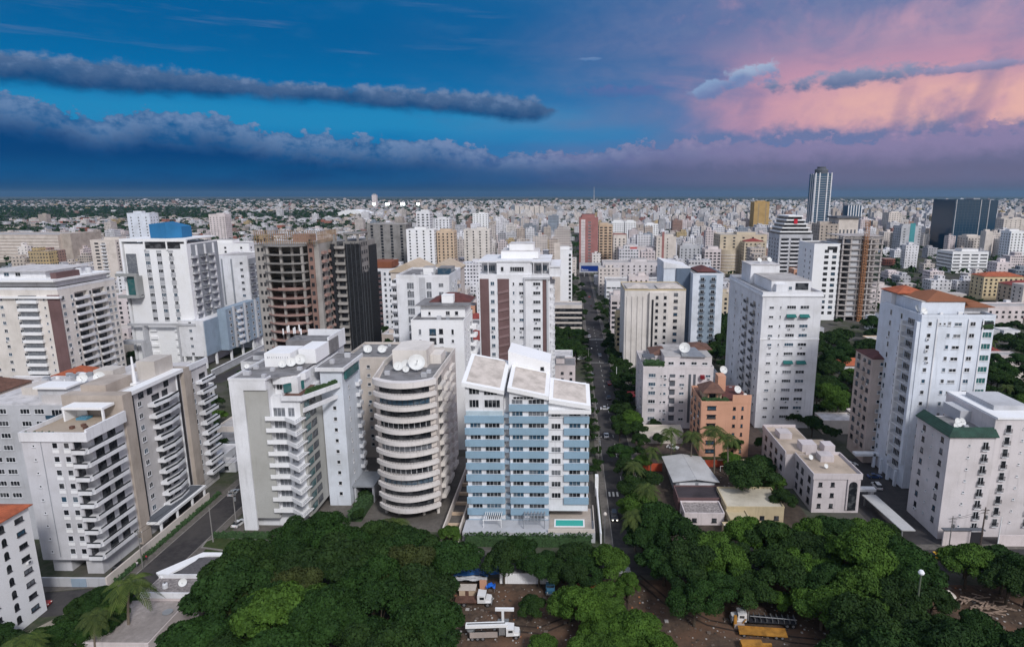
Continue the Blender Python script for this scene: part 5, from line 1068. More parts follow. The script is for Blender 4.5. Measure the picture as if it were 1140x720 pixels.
# white slab + open shell with orange hoist
def build_hoist():
    bx = (174.5, 193, 450, 480)
    r = tower('apartment_tower', 'white slab with two columns of square windows beside the shell with the orange hoist', 'apartment tower', bx, 54.5, bright, base=3.4, fl=4.05, nf=12, roof=roofg, F=[(9.2, 'w', 3., 2.2, {'fm': frd, 'style': 'plain'}), (14.8, 'w', 3., 2.2, {'fm': frd, 'style': 'plain'})], Lf=[(6, 'w', 1.6, 1.6), (16, 'w', 1.6, 1.6)])
    part('penthouse_window', MB().box(184, 191, 449.9, 449.99, 51, 53.4), gl_dark, r)
    r = thing('unfinished_tower', 'open concrete shell of stacked floor slabs with an orange hoist on its front', 'tower under construction', (208, 448, 0))
    part('core_wall', MB().box(194, 222, 458, 478, 0, 57), stucco('mid_concrete', (.44, .41, .40), .2), r)
    for k in range(15): 
        z = 4*k+3; o = part('floor_slab', MB().box(193.5, 222.5, 448, 457.99, z, z+.7), stucco('mid_concrete', (1, 1, 1)), r)
        if k < 14: part('infill_panel', MB().box(200, 206, 449.5, 457.9, z+.7, z+4), lgrey, o)
    [part('column', MB().box(x-.5, x+.5, 448.6, 449.6, 0, 61), stucco('mid_concrete', (1, 1, 1)), r) for x in (194.3, 200, 206.5, 214, 221.8)]
    h = MB(); [h.tube((x, y, 0), (x, y, 72), .22, n=4) for x in (208, 210.4) for y in (445.5, 447.6)]
    for k in range(36): z = 2*k; h.tube((208, 445.5, z), (210.4, 445.5, z+2), .14, n=4); h.box(207.9, 210.5, 445.4, 447.7, z, z+.18)
    part('hoist_tower', h, flat('orange_steel', (.36, .17, .08), .6), r)
    part('roof_deck', MB().box(193.5, 222.5, 448, 478, 60.5, 61), stucco('mid_concrete', (1, 1, 1)), r)
    OCC.append((170, 226, 440, 482))
build_hoist()
# ================================================================ buildings placed one by one in the middle distance
def nb(px0, px1, yt, yb, label, wall, d=18, fl=3.2, cols=None, cat='apartment building', name='apartment_building', roof=roofl, side=True, ww=1.5, wh=1.3, fm=frd, n=None, rr=True, sh=None, far=None, parapet=.8, base=3.2):
    Y = at((px0+px1)/2, yb)[1]; h = None
    x0 = Y*(_r*(px0-CX)+_f*FPX-_u*(yt-360)).x/(_r*(px0-CX)+_f*FPX-_u*(yt-360)).y; dd = _r*(px1-CX)+_f*FPX-_u*(yt-360); x1 = Y*dd.x/dd.y; h = CAMH+Y*dd.z/dd.y
    bx = (x0, x1, Y, Y+d); w = x1-x0; nf = max(1, int((h-base+.3)/fl)); n = n or max(2, int(w/4.2)); n = min(n, max(2, int(62/nf))); pane = Y < 330
    F = cols if cols is not None else [((i+.5)*w/n, 'w', ww, wh, {'fm': fm, 'pane': pane, 'style': 'sill'}) for i in range(n)]
    ns = min(4, max(2, int(d/5))); sd = [((i+.5)*d/ns, 'w', ww, wh, {'fm': fm, 'pane': False}) for i in range(ns)] if side else []
    kw = {'Rr': sd} if (x0+x1)/2 < 0 else {'Lf': sd}
    r = tower(name, label, cat, bx, h, wall, base=base, fl=fl, nf=nf, F=F, roof=roof, parapet=parapet, **kw)
    if rr:
        q = min(w, d)*.32; cx = x0+w*(.3+.4*rng.random()); penthouse(r, (cx-q, cx+q, Y+d*.4, Y+d*.4+q*1.4), h+.13, h+2.9, wall, roof, name='stair_room')
    r['_b'] = (x0, x1, Y, h)
    b = (x0, x1, Y, Y+d, h); del r['_b']; return r, b
def bands(r, b, n0, fl, m, hgt=1.1, t=.5, base=3.2):
    for k in range(n0): part('facade_band', MB().box(b[0]-.1, b[1]+.1, b[2]-t, b[2]-.03, base+k*fl-.4, base+k*fl-.4+hgt), m, r)
r, b = nb(-90, 64, 262, 292, 'beige parking deck with long horizontal louvre bands at far left', beige, 60, 4.2, cols=[], side=False, rr=False, cat='parking building', name='parking_deck'); bands(r, b, int(b[4]/4.2), 4.2, cream, 2.2); r2 = part('stair_tower', MB().box(b[1], b[1]+14, b[2]+4, b[3], 0, b[4]+2), tan, r)
nb(141, 166, 238, 300, 'narrow white tower with pale blue corner behind the blue roof box', white2, 16, 3.6, fm=frw)
nb(232, 250, 239, 268, 'small tower half plum half white, beyond the white slab on the left', pinkw, 22, 4)
nb(100, 128, 268, 318, 'cream block with white balconies just left of the tower with the blue roof box', cream, 24, 3.4, cols=[(6, 'w', 3.4, 1.2, {'fm': frd, 'pane': False}), (13, 'b', 5, 'solid', {'sm': white})])
nb(206, 277, 272, 335, 'white slab with small windows behind the tower with the blue roof box', bright, 26, 3.4)
nb(128, 146, 330, 372, 'small rose-white block squeezed between the two big towers at left', pinkw, 18, 3.2)
r, b = nb(412, 441, 300, 372, 'white block with brown balcony columns right of the netted shell', white, 22, 3.5, cols=[(4.6, 'log', 4.4, 'solid', {'sm': brown}), (9.3, 'w', 1.1, 1.3, {'fm': frd}), (12.6, 'w', 1.2, 1.2, {'fm': frd})]); part('terracotta_attic', MB().box(b[0]+.5, b[1]-2.8, b[2]-.3, b[3]-5, b[4]+.9, b[4]+5), stucco('terracotta_render', (.24, .09, .05)), r)
r, b = nb(408, 452, 250, 300, 'grey unfinished block with rows of open bays behind the netted shell', conc, 30, 3.6, ww=2.6, wh=2.2, rr=False)
nb(452, 483, 256, 306, 'white tower with teal glazed top behind the white slab', bright, 20, 3.4); nb(463, 478, 236, 290, 'slender white tower with dark vertical window slot', white, 16, 3.6, ww=2.4)
nb(484, 500, 244, 284, 'small grey-topped white block beside the slender white tower', white, 20, 3.6); nb(486, 505, 258, 305, 'peach block behind the tan gabled roofs', peach, 20, 3.4)
nb(516, 545, 256, 300, 'ivory tower with dark stair slot left of the plum-panelled tower', stucco('ivory_render', (1, 1, 1)), 18, 3.4); nb(526, 543, 238, 262, 'white tower with square windows further behind the ivory tower', bright, 20, 4)
r, b = nb(645, 666, 243, 300, 'tall brick red tower with white window column above the blue billboard', redb, 24, 3.7, cols=[(4.6, 'strip', 5.0, 0, {'m': pinkw, 'z1': 60, 't': .06, 'name': 'window_column'}), (4.6, 'w', 3.8, 1.6, {'fm': frd, 'pane': False}), (12.4, 'w', 3.0, 1.4, {'fm': frw, 'pane': False})]); penthouse(r, (b[0]+3, b[1]-4, b[2]+3, b[3]-3), b[4]+.2, b[4]+4.5, redb, t_dred)
nb(667, 682, 251, 297, 'yellow-cream block with dark balconies right of the brick red tower', peach, 22, 3.4, ww=3); r, b = nb(683, 697, 262, 302, 'ivory block with red flat roof edge near the billboard', cream, 18, 3.3); part('red_roof_edge', MB().box(b[0]-.3, b[1]+.3, b[2]-.3, b[2]+2, b[4]+.9, b[4]+2), t_red, r)
nb(681, 695, 247, 272, 'left one of two white twin blocks with blue shadows behind the billboard', bright, 22, 3.6); nb(696, 708, 247, 272, 'right one of two white twin blocks behind the billboard', bright, 22, 3.6)
nb(718, 733, 250, 272, 'white L-shaped block with sunlit corner in the mid distance', bright, 20, 3.6)
r, b = nb(731, 753, 264, 305, 'cream tower with dull red vertical stripe behind the wide white block', cream, 20, 3.5, cols=[(7.5, 'strip', 2.6, 0, {'m': redb, 'z1': 48, 't': .2, 'name': 'red_stripe'}), (7.5, 'w', 1.4, 1.2, {'fm': frd}), (3, 'w', 1, 1.2, {'fm': frd}), (12.6, 'w', 1, 1.2, {'fm': frd})])
nb(757, 780, 274, 305, 'blue-grey block with a black central glass strip', lgrey, 18, 3.3, ww=1.2); nb(785, 803, 278, 306, 'rose-cream balcony block beside the large cream crescent', pinkw, 18, 3.3, ww=2.6)
r, b = nb(802, 854, 262, 304, 'large cream block with curved lower front and red roofed corner', stucco('buttery_render', (.58, .50, .38)), 34, 3.6, ww=2.2); q = MB(); q.prism(roundpts(b[0]+1, b[0]+22, b[2]-.5, 6, 10), 0, b[4]*.62); part('curved_front', q, stucco('buttery_render', (1, 1, 1)), r)
for k in range(6): q = MB(); q.prism(roundpts(b[0]+.8, b[0]+22.2, b[2]-.6, 6.3, 10), 3+k*3.6, 4.2+k*3.6); part('curved_balcony', q, cream, r)
r, b = nb(829, 853, 270, 306, 'square buttery tower with small regular windows and red hipped roof', stucco('buttery_render', (1, 1, 1)), 20, 3.3, rr=False); hip(r, (b[0]+2, b[1]-2, b[2]+2, b[3]-2), b[4]+.9, 3, t_red)
nb(840, 857, 225, 262, 'ochre yellow tower standing out above the mid-distance roofs', stucco('ochre_render', (.46, .31, .13)), 30, 4.2, cols=[(10, 'w', 2, 1.6, {'pane': False}), (26, 'w', 2, 1.6, {'pane': False})])
# stepped white terraces
r, b = nb(868, 905, 262, 330, 'white stepped tower with raked balconies left of the white slab', lgrey, 30, 3.5, cols=[(5, 'log', 7, 'solid', {'sm': white}), (14, 'log', 8, 'solid', {'sm': white}), (24, 'log', 8, 'solid', {'sm': white})], rr=False)
for k in range(5): part('stepped_storey', MB().box(b[0]+1+k*1.6, b[1]-1-k*2.2, b[2]+3, b[3], b[4]+k*3.4+.1, b[4]+k*3.4+2.4), gl_dark, r); part('terrace_slab', MB().box(b[0]+.6+k*1.6, b[1]-.6-k*2.2, b[2]+1, b[3]+.5, b[4]+k*3.4+2.4, b[4]+k*3.4+3.5), bright, r)
part('red_sign_box', MB().box(b[0]+12, b[0]+15, b[2]+.5, b[2]+.95, b[4]+10, b[4]+14), flat('red_sign_paint', (.5, .01, .03)), r)
# glass skyscraper
def build_sky():
    Y = 1400; X0, X1 = 533, 569
    r = thing('skyscraper', 'tall slim blue glass skyscraper with white vertical fins rising above the skyline', 'skyscraper', (551, Y, 0)); gg = glassm('skyscraper_glass', (.03, .08, .14), .15, 0); h = 133
    b = MB(); b.box(X0, X1, Y, Y+34, 0, h); part('glass_shaft', b, gg, r)
    f = MB(); [f.box(x-1.1, x+1.1, Y-1.2, Y-.02, 0, h+2) for x in (X0+1, X0+9.5, X1-9.5, X1-1)]; [f.box(X0-1.2, X0-.02, y, y+1.8, 0, h) for y in (Y, Y+11, Y+22)]; part('white_fin', f, white, r)
    c = MB(); [c.box(X0+.3, X1-.3, Y-.35, Y-.03, z, z+1.3) for z in range(6, 130, 5)]; part('spandrel', c, grey, r)
    part('crown', MB().lathe([(13, h), (14, h+8), (13, h+10), (9, h+11), (9, h+15)], 20, (551, Y+16)), dgrey, r)
    r = thing('office_building', 'low striped blue glass office slab below the tall skyscraper on its right', 'office building', (608, Y, 0)); b = MB().box(592, 622, Y-40, Y-14, 0, 66); part('glass_body', b, gg, r)
    f = MB(); [f.box(592+i*5.6, 594+i*5.6, Y-40.8, Y-40.02, 0, 67) for i in range(6)]; part('white_fin', f, white, r); part('roof', MB().box(591, 623, Y-41, Y-13, 67, 69), grey, r)
build_sky()
r, b = nb(934, 956, 244, 300, 'office block with dark flat roof and cream vertical stripes', cream, 30, 3.6, cols=[(2.6+i*4.4, 'strip', 1.9, 0, {'m': dgrey, 'z1': 48, 't': .1, 'name': 'dark_stripe', 'z0': 26}) for i in range(5)], rr=False); part('dark_roof', MB().box(b[0]-3, b[1]+2, b[2]-2, b[3], b[4]+1, b[4]+3), dgrey, r)
nb(913, 934, 250, 300, 'plain tan concrete block left of the striped office block', tan, 26, 3.6)
def build_glassbox():
    r, b = nb(1064, 1103, 223, 281, 'big dark blue glass office cube on the right skyline', glassm('dark_cube_glass', (.012, .045, .085), .1, 0), 60, 4.5, cols=[], side=False, rr=False, cat='office building', name='office_building', roof=grey)
    f = MB(); x = b[0]+1
    while x < b[1]: f.box(x-.12, x+.12, b[2]-.2, b[2]-.02, 1, b[4]); x += 5
    for z in range(4, int(b[4]), 4): f.box(b[0], b[1], b[2]-.14, b[2]-.03, z, z+.2)
    part('mullion', f, stucco('steel_blue_render', (.10, .14, .18)), r); e = MB(); [e.box(x-.5, x+.5, b[2]-.6, b[2]-.21, 0, b[4]+1) for x in (b[0]+2, b[1]-14, b[1]-1)]; part('white_edge', e, lgrey, r)
    part('side_wing', MB().box(b[1]+.02, b[1]+16, b[2]+6, b[3], 0, b[4]), glassm('dark_cube_glass2', (.012, .045, .085), .1, 0), r); part('roof_house', MB().box(b[0]+50, b[1]-14, b[2]+20, b[3]-20, b[4]+1, b[4]+3), grey, r)
    nb(1053, 1086, 281, 292, 'row of white arched roofs in front of the dark glass cube', white, 20, 4, rr=False, side=False)
build_glassbox()
nb(990, 1004, 237, 262, 'off-white tower of small windows left of the dark glass cube', cream, 30, 4.2); r, b = nb(1004, 1026, 252, 282, 'white block with turquoise glass centre', lgrey, 24, 4., cols=[(17, 'strip', 8, 0, {'m': stucco('turquoise_glazing', (.08, .30, .33)), 'z1': 46, 't': .2, 'name': 'turquoise_glazing'}), (5, 'w', 2.6, 1.6, {'pane': False}), (28, 'w', 2.6, 1.6, {'pane': False})])
r, b = nb(1061, 1101, 281, 304, 'low white office with long strip windows and rounded roof edge', bright, 30, 4., ww=7, wh=1.5, n=4, fm=frw); bands(r, b, 3, 4., bright, 1.6, 1.)
nb(1078, 1106, 264, 284, 'cream office block with a taller blank tower at its right', cream, 26, 3.8); nb(1098, 1106, 258, 286, 'blank cream stair tower at the end of the cream office', cream, 12, 3.8, cols=[], side=False)
r, b = nb(1096, 1140, 308, 334, 'yellow apartment row with orange tiled roofs at the right edge', yellow, 18, 3.2, rr=False, parapet=0); hip(r, (b[0], b[1], b[2], b[3]), b[4]+.2, 3, t_orange)
r, b = nb(1128, 1190, 318, 342, 'peach apartment row with red tiled roof cut by the right edge', peach, 18, 3.2, rr=False, parapet=0); hip(r, (b[0], b[1], b[2], b[3]), b[4]+.2, 3, t_red)
nb(1118, 1150, 244, 270, 'cream slab on the right edge behind the glass cube', cream, 24, 4); nb(1126, 1150, 258, 292, 'white block at the right edge with grey side', bright, 20, 3.6)
nb(1100, 1165, 342, 360, 'long low rose-beige block behind the tall bluish white tower', pinkw, 16, 3.4, rr=False, cat='building')
# wide white blocks by the avenue
r, b = nb(671, 735, 293, 322, 'wide white block with many small windows right of the billboard', stucco('soft_white_render', (.68, .65, .65)), 24, 3.5, n=11, ww=1.3, wh=1.2)
r, b = nb(689, 729, 276, 304, 'rose-white block with a round red panel on its front', pinkw, 18, 3.4, cols=[(6, 'w', 5, 1.2, {'pane': False}), (28, 'w', 5, 1.2, {'pane': False})]); Yb = b[2]; part('red_panel', MB().prism([(b[0]+13, Yb-.6), (b[0]+21, Yb-.6), (b[0]+21, Yb-.02), (b[0]+13, Yb-.02)], b[4]-9, b[4]+1), flat('coral_panel', (.5, .10, .09)), r)
r, b = nb(675, 742, 314, 336, 'long low white commercial building with shaded blue-grey bands', bright, 26, 3.6, ww=3.2, wh=1.2, fm=frw, rr=False, cat='commercial building')
nb(680, 697, 330, 372, 'pinkish white small block beside the avenue with stacked slabs', pinkw, 16, 3.2, ww=3); nb(686, 698, 352, 392, 'narrow pale yellow house with terrace by the avenue', yellow, 12, 3, ww=1.6, cat='house', name='house')
r, b = nb(797, 812, 328, 360, 'small yellow-cream block between the blue-grey tower and the tall white tower', stucco('buttery_render', (1, 1, 1)), 18, 3.2)
# slab with blank panel behind the plum tower
r, b = nb(617, 637, 280, 352, 'narrow white slab with one column of dark windows behind the plum-panelled tower', bright, 30, 3.15, cols=[(2.2, 'strip', 4.4, 0, {'m': cream, 'z1': 55, 't': .1, 'name': 'blank_panel'}), (11.6, 'w', 1.4, 1.5, {'fm': frd, 'pane': False})], side=False)
nb(616, 648, 341, 370, 'low cream building with curved balcony bands among the trees left of the avenue', cream, 16, 3.4, ww=5, wh=1.6, rr=False); 
w = thing('garden_wall', 'white slatted garden wall beside the avenue in front of the dense trees', 'wall', (2, 337, 0)); bw = MB(); [bw.box(-7+i*1.9, -5.6+i*1.9, 337, 337.4, 0, 5.2) for i in range(6)]; part('wall_panel', bw, cream, w); part('wall_face', MB().box(4.6, 9.2, 337, 337.4, 0, 4.6), white, w)
# billboard
def build_board():
    Y = at(657, 308)[1]; x0 = at(645, 308)[0]; x1 = at(669, 308)[0]
    r = thing('billboard', 'dark blue billboard with a short white word, standing over the avenue trees', 'billboard', ((x0+x1)/2, Y, 0)); zt, zb = 15.5, 4.5
    part('frame', MB().box(x0, x1, Y, Y+1, zb, zt), lgrey, r); part('panel', MB().box(x0+1.8, x1-1.8, Y-.12, Y-.02, zb+1.6, zt-3.3), flat('billboard_blue', (.004, .03, .20), .4), r)
    part('post', MB().box(x0+5, x0+6, Y+.2, Y+.8, 0, zb), steel, r); part('post', MB().box(x1-6, x1-5, Y+.2, Y+.8, 0, zb), steel, r)
    cu = bpy.data.curves.new('billboard_word', 'FONT'); cu.body = 'Banco'; cu.size = 2.9; cu.extrude = .03; o = bpy.data.objects.new('billboard_word', cu); col.objects.link(o); bpy.context.view_layer.update(); me = bpy.data.meshes.new_from_object(o); bpy.data.objects.remove(o); me.materials.clear(); me.materials.append(bright); o = bpy.data.objects.new('billboard_word', me); col.objects.link(o); o.parent = r; o.location = (x0+2.4-(x0+x1)/2, -.16, zb+2.2); o.rotation_euler = (math.pi/2, 0, 0)
    OCC.append((x0, x1, Y-10, Y+4))
build_board()
# low houses between the big blocks
def house(cx, cy, w, d, h, wall, label, roof='flat', rm=t_orange, group=None, ang=0., wins=True, name='house', cat='house'):
    r = thing(name, label, cat, (cx, cy, 0), group, ang); L = [(-w/2, w/2, -d/2, d/2)]
    part('wall', MB().box(-w/2, w/2, -d/2, d/2, 0, h), wall, r, local=True)
    if roof == 'flat':
        part('roof', MB().box(-w/2+.2, w/2-.2, -d/2+.2, d/2-.2, h+.003, h+.1), rm, r, local=True); p = MB(); p.box(-w/2-.05, w/2+.05, -d/2-.05, -d/2+.2, h, h+.5); p.box(-w/2-.05, w/2+.05, d/2-.2, d/2+.05, h, h+.5); p.box(-w/2-.05, -w/2+.2, -d/2+.2, d/2-.2, h, h+.5); p.box(w/2-.2, w/2+.05, -d/2+.2, d/2-.2, h, h+.5); part('parapet', p, wall, r, local=True)
    elif roof == 'hip':
        b = MB(); ww, dd = w/2+.5, d/2+.5; s = min(ww, dd); A = [(-ww, -dd, h), (ww, -dd, h), (ww, dd, h), (-ww, dd, h)]; rs = s*.5
        if ww >= dd: r0, r1 = (-ww+s, 0, h+rs), (ww-s+.01, 0, h+rs); b.quad(A[0], A[1], r1, r0); b.poly((A[1], A[2], r1)); b.quad(A[2], A[3], r0, r1); b.poly((A[3], A[0], r0))
        else: r0, r1 = (0, -dd+s, h+rs), (0, dd-s, h+rs); b.poly((A[0], A[1], r0)); b.quad(A[1], A[2], r1, r0); b.poly((A[2], A[3], r1)); b.quad(A[3], A[0], r0, r1)
        b.box(-ww, ww, -dd, dd, h-.15, h-.003); part('roof', b, rm, r, local=True)
    elif roof == 'gable':
        part('roof', MB().prism([(-w/2-.4, -d/2-.4), (0, -d/2-.4), (0, d/2+.4), (-w/2-.4, d/2+.4)], [h, h+w*.12, h+w*.12, h], [h+.12, h+w*.12+.12, h+w*.12+.12, h+.12]).prism([(0.01, -d/2-.4), (w/2+.4, -d/2-.4), (w/2+.4, d/2+.4), (0.01, d/2+.4)], [h+w*.12, h, h, h+w*.12], [h+w*.12+.12, h+.12, h+.12, h+w*.12+.12]), rm, r, local=True)
    if wins:
        nfl = max(1, int(h/3.)); n = max(1, int(w/3.8))
        for k in range(nfl):
            for i in range(n):
                fr, gs = win_mesh(1.3, 1.2, frd, 'sill'); s_ = WM[(1.3, 1.2, frd.name, 'sill', 's')]; inst('window', s_, r, (-w/2+(i+.5)*w/n, -d/2, .9+k*3.), 0)
            m = max(1, int(d/5)); sx = 1 if cx < 5 else -1
            for i in range(m): inst('window', s_, r, (sx*w/2, -d/2+(i+.5)*d/m, .9+k*3.), sx*math.pi/2)
    OCC.append((cx-w/2-1, cx+w/2+1, cy-d/2-1, cy+d/2+1)); return r
H_ = house; HOLES = []
# cluster left: brown and orange roofs behind the long complex
x, y = at(15, 432, 12); H_(-226, 228, 22, 20, 17, cream, 'cream house block with brown hipped roof at the left edge', 'hip', t_brown); H_(-202.5, 241, 13, 28, 17, peach, 'peach block with bright orange tiled roof behind the long grey complex', 'hip', t_orange); H_(-183, 242, 20, 24, 14, lgrey, 'low block with whitewashed roof beside the orange roof', 'flat', wroof); H_(-226, 247, 18, 12, 14, white, 'long white-roofed low building in front of the cream tower', 'flat', wroof)
H_(-268, 262, 18, 16, 28, yellow, 'yellow block with dark balconies cut by the left edge', 'flat', roofl); H_(-272, 290, 20, 14, 32, stucco('rust_red_render', (.30, .06, .04)), 'red-topped block at the left edge', 'flat', t_red)
# along the left street
for a in ((-120, 199, 10, 9, 4.5, white, 'small white roofed house on the side street beside the long complex', 'flat', wroof), (-121, 211, 13, 9, 4, grey, 'low grey-roofed house next to the small white house', 'flat', roofg), (-124, 224, 14, 11, 5, cream, 'cream low house with broad pale roof on the side street', 'flat', roofl), (-131, 243, 9, 9, 6.5, peach, 'peach house among trees behind the side street', 'flat', roofl), (-139, 262, 12, 9, 7.2, salmon, 'orange-peach house with red awning near the white slab', 'hip', t_red), (-113, 193.5, 6, 4, 3, white, 'small white hut at the street corner', 'flat', wroof)): H_(*a)

for (px, py, w, d, h, m_, l, rf, rm) in ((930, 470, 13, 9, 5, cream, 'low house with patched pale roof between the white tower and the beige block', 'flat', wroof), (958, 462, 9, 8, 4, pinkw, 'small rose-white house beside the parked cars lane', 'flat', roofl), (948, 408, 14, 10, 5, white, 'white house with orange roof inside the green gap right of the white tower', 'hip', t_orange), (975, 382, 12, 10, 6, peach, 'peach house deeper inside the green gap', 'flat', rooft), (1112, 398, 18, 9, 5, pinkw, 'rose-beige long house among trees at the right edge', 'flat', roofl), (1120, 372, 10, 10, 6, white, 'small white cube house at the right edge below the low rose-beige block', 'flat', wroof), (1095, 392, 12, 8, 5, salmon, 'salmon house behind the tall bluish tower', 'hip', t_red), (1135, 415, 14, 9, 5, cream, 'cream house lowest at the right edge', 'flat', rooft)):
    x, y = at(px, py, 3); H_(x, y, w, d, h, m_, l, rf, rm); HOLES.append((x-w/2-4.5, x+w/2+4.5, y-d/2-9, y+d/2+3))
# ================================================================ trees
def leafmat(name, c0, c1):
    m, b = newmat(name); p = pos(); at_ = NT.nodes.new('ShaderNodeAttribute'); at_.attribute_name = 'Col'; oi = NT.nodes.new('ShaderNodeObjectInfo')
    a = noi(scalev(p, (.35, .35, .35)), 1., 4, .6); t = N(at_.outputs['Fac'])
    cc = mixc(t, c0, c1); cc = mixc(sstep(a, .4, .7)*.5, cc, tuple(x*1.35 for x in c1)); cc = mixc(N(oi.outputs['Random'])*.45, cc, (c1[0]*.55, c1[1]*.5, c1[2]*.9))
    setin(b, 'Base Color', cc); b.inputs['Roughness'].default_value = .7; b.inputs['Specular IOR Level'].default_value = .12
    return m
leafA = leafmat('mango_leaves', (.007, .020, .005), (.025, .060, .012)); leafB = leafmat('almond_leaves', (.020, .050, .008), (.066, .13, .018)); leafC = leafmat('dry_leaves', (.022, .032, .010), (.052, .066, .018)); leafD = leafmat('fig_leaves', (.008, .021, .006), (.028, .058, .012)); leafP = leafmat('palm_leaves', (.022, .045, .012), (.08, .11, .025))
bark = flatmat('bark', (.10, .08, .06), (.05, .04, .03), 2.)
def crown_mesh(name, seed, Rr, H, nl, leaf, ls, flat_=.55, z0=3.):
    g = np.random.default_rng(seed); L = []
    for i in range(int(g.integers(22, 30))):
        a = g.uniform(0, 2*math.pi); q = math.sqrt(g.uniform(0, 1))*.78; cx, cy = Rr*q*math.cos(a), Rr*q*math.sin(a); cz = z0+(H-z0)*(.28+.55*(1-q*q)*g.uniform(.6, 1.15)); L.append((cx, cy, cz, Rr*g.uniform(.17, .36)))
    L = np.array(L); wt = L[:, 3]**2; wt /= wt.sum(); k = g.choice(len(L), nl, p=wt); v = g.normal(size=(nl, 3)); v /= np.linalg.norm(v, axis=1)[:, None]; v[:, 2] = np.where(g.random(nl) < .75, np.abs(v[:, 2]), v[:, 2])
    rad = L[k, 3][:, None]*(.72+.38*g.random((nl, 1))**.6); P = L[k, :3]+v*rad*np.array([1, 1, flat_+.15])
    nrm = v+g.normal(size=(nl, 3))*.55; nrm /= np.linalg.norm(nrm, axis=1)[:, None]; t = np.cross(nrm, g.normal(size=(nl, 3))); t /= np.linalg.norm(t, axis=1)[:, None]; b = np.cross(nrm, t); s = ls*g.uniform(.6, 1.3, (nl, 1))
    V = np.stack([P-t*s, P-b*s*.6, P+t*s, P+b*s*.6], 1).reshape(-1, 3); F_ = np.arange(nl*4).reshape(-1, 4); cc = np.clip(g.normal(.5, .28, nl), 0, 1); lobe = g.random(len(L))[k]; cc = np.clip(cc*.6+lobe*.5, 0, 1)
    me = raw_mesh(name, V, F_, np.stack([cc, cc, cc, np.ones(nl)], 1)); me.materials.append(leaf)
    t_ = MB(); t_.tube((0, 0, 0), (0, 0, H*.45), .38, .22, 8)
    for c in L[:9]: t_.tube((0, 0, H*.3), tuple(c[:3]), .16, .05, 5)
    return me, t_.mesh('trunk', bark)
PROTO = [crown_mesh('crown', 11+i, 6.6, 11.5, 14000, [leafA, leafD, leafB, leafA, leafC, leafD, leafB][i], (.29, .29, .29, .24, .26, .33, .26)[i]) for i in range(7)]
SMALL = [crown_mesh('crown', 40+i, 5.2, 8.5, 2600, [leafA, leafB, leafA][i], .5, z0=2.2) for i in range(3)]
trg = random.Random(99); tused = {}
KN = ['dark green', 'deep green', 'bright green', 'dark glossy', 'brownish', 'dense green', 'yellow-green']
TSPEC = []
def tree(x, y, s, where, kind=None, small=False, group='trees'):
    p = proj(x, y, 8)
    if not (-45 < p[0] < 1185 and p[1] < 760): return
    if any(a < x < b and c < y < d for a, b, c, d in KEEP): return
    TSPEC.append((s/math.hypot(x, y), x, y, s, where, kind, small, group)); TREES.append((x, y)); OCC.append((x-3*s, x+3*s, y-3*s, y+3*s))
KEEP = []
for a_ in ((1050, 622, 12, 5), (850, 697, 9, 4.5), (808, 694, 3, 3), (1094, 680, 6, 5), (684, 574, 3, 6)):
    q_ = at(a_[0], a_[1]); KEEP.append((q_[0]-a_[2], q_[0]+a_[2], q_[1]-a_[3]*1.6, q_[1]+a_[3]))
def make_tree(x, y, s, where, kind, small, group):
    P_ = SMALL if small else PROTO; i = kind if kind is not None else trg.randrange(len(P_)); hv = trg.uniform(.75, 1.2)
    i %= len(P_); size = 'small' if s < .75 else 'wide' if s > 1.15 else 'medium'
    l = f"{size} {(['dark green', 'bright green', 'deep green'] if small else KN)[i]} tree {where}"; tused[l] = tused.get(l, 0)+1
    r = thing('broadleaf_tree', l, 'tree', (x, y, 0), group, trg.uniform(0, 6.28)); r.scale = (s*trg.uniform(.9, 1.1), s*trg.uniform(.9, 1.1), s*hv); inst('crown', P_[i][0], r, (0, 0, 0)); inst('trunk', P_[i][1], r, (0, 0, 0)); return r
TREES = []
def inpoly(px, py, poly):
    c = False; j = len(poly)-1
    for i in range(len(poly)):
        (xi, yi), (xj, yj) = poly[i], poly[j]
        if (yi > py) != (yj > py) and px < (xj-xi)*(py-yi)/(yj-yi)+xi: c = not c
        j = i
    return c
def grove(poly, sp, s0, s1, where, kinds=None, zc=8., small=False, holes=()):
    ys = [at(p[0], p[1], zc) for p in poly]; xa, xb = min(p[0] for p in ys), max(p[0] for p in ys); ya, yb = min(p[1] for p in ys), max(p[1] for p in ys); y = ya; row = 0
    X0, Y0 = (xa+xb)/2, (ya+yb)/2
    while y <= yb:
        x = xa+(row % 2)*sp/2
        while x <= xb:
            jx, jy = x+trg.uniform(-.3, .3)*sp, y+trg.uniform(-.3, .3)*sp; p = proj(jx, jy, zc)
            if inpoly(p[0], p[1], poly) and not any(a < jx < b and c < jy < d for a, b, c, d in holes):
                wd = where+(', far left' if jx < X0-(xb-xa)*.3 else ', left half' if jx < X0-(xb-xa)*.08 else ', middle' if jx < X0+(xb-xa)*.08 else ', right half' if jx < X0+(xb-xa)*.3 else ', far right')+(' front' if jy < ya+(yb-ya)*.33 else ' centre' if jy < ya+(yb-ya)*.66 else ' back')
                tree(jx, jy, trg.uniform(s0, s1), wd, trg.choice(kinds) if kinds else None, small, where.replace('in the ', 'trees of the ').replace('on the ', 'trees of the '))
            x += sp
        y += sp*.87; row += 1
grove([(262, 655), (268, 622), (300, 604), (330, 586), (400, 586), (440, 596), (500, 606), (508, 620), (494, 650), (496, 690), (500, 800), (185, 800), (205, 722), (236, 690)], 7.6, .8, 1.25, 'in the big left canopy', (0, 0, 1, 3, 5, 2, 0, 3, 5, 4))
grove([(556, 604), (600, 600), (640, 602), (684, 606), (688, 626), (640, 636), (560, 630)], 6.0, .62, .85, 'in the row before the blue block', (0, 1, 5, 3, 2))
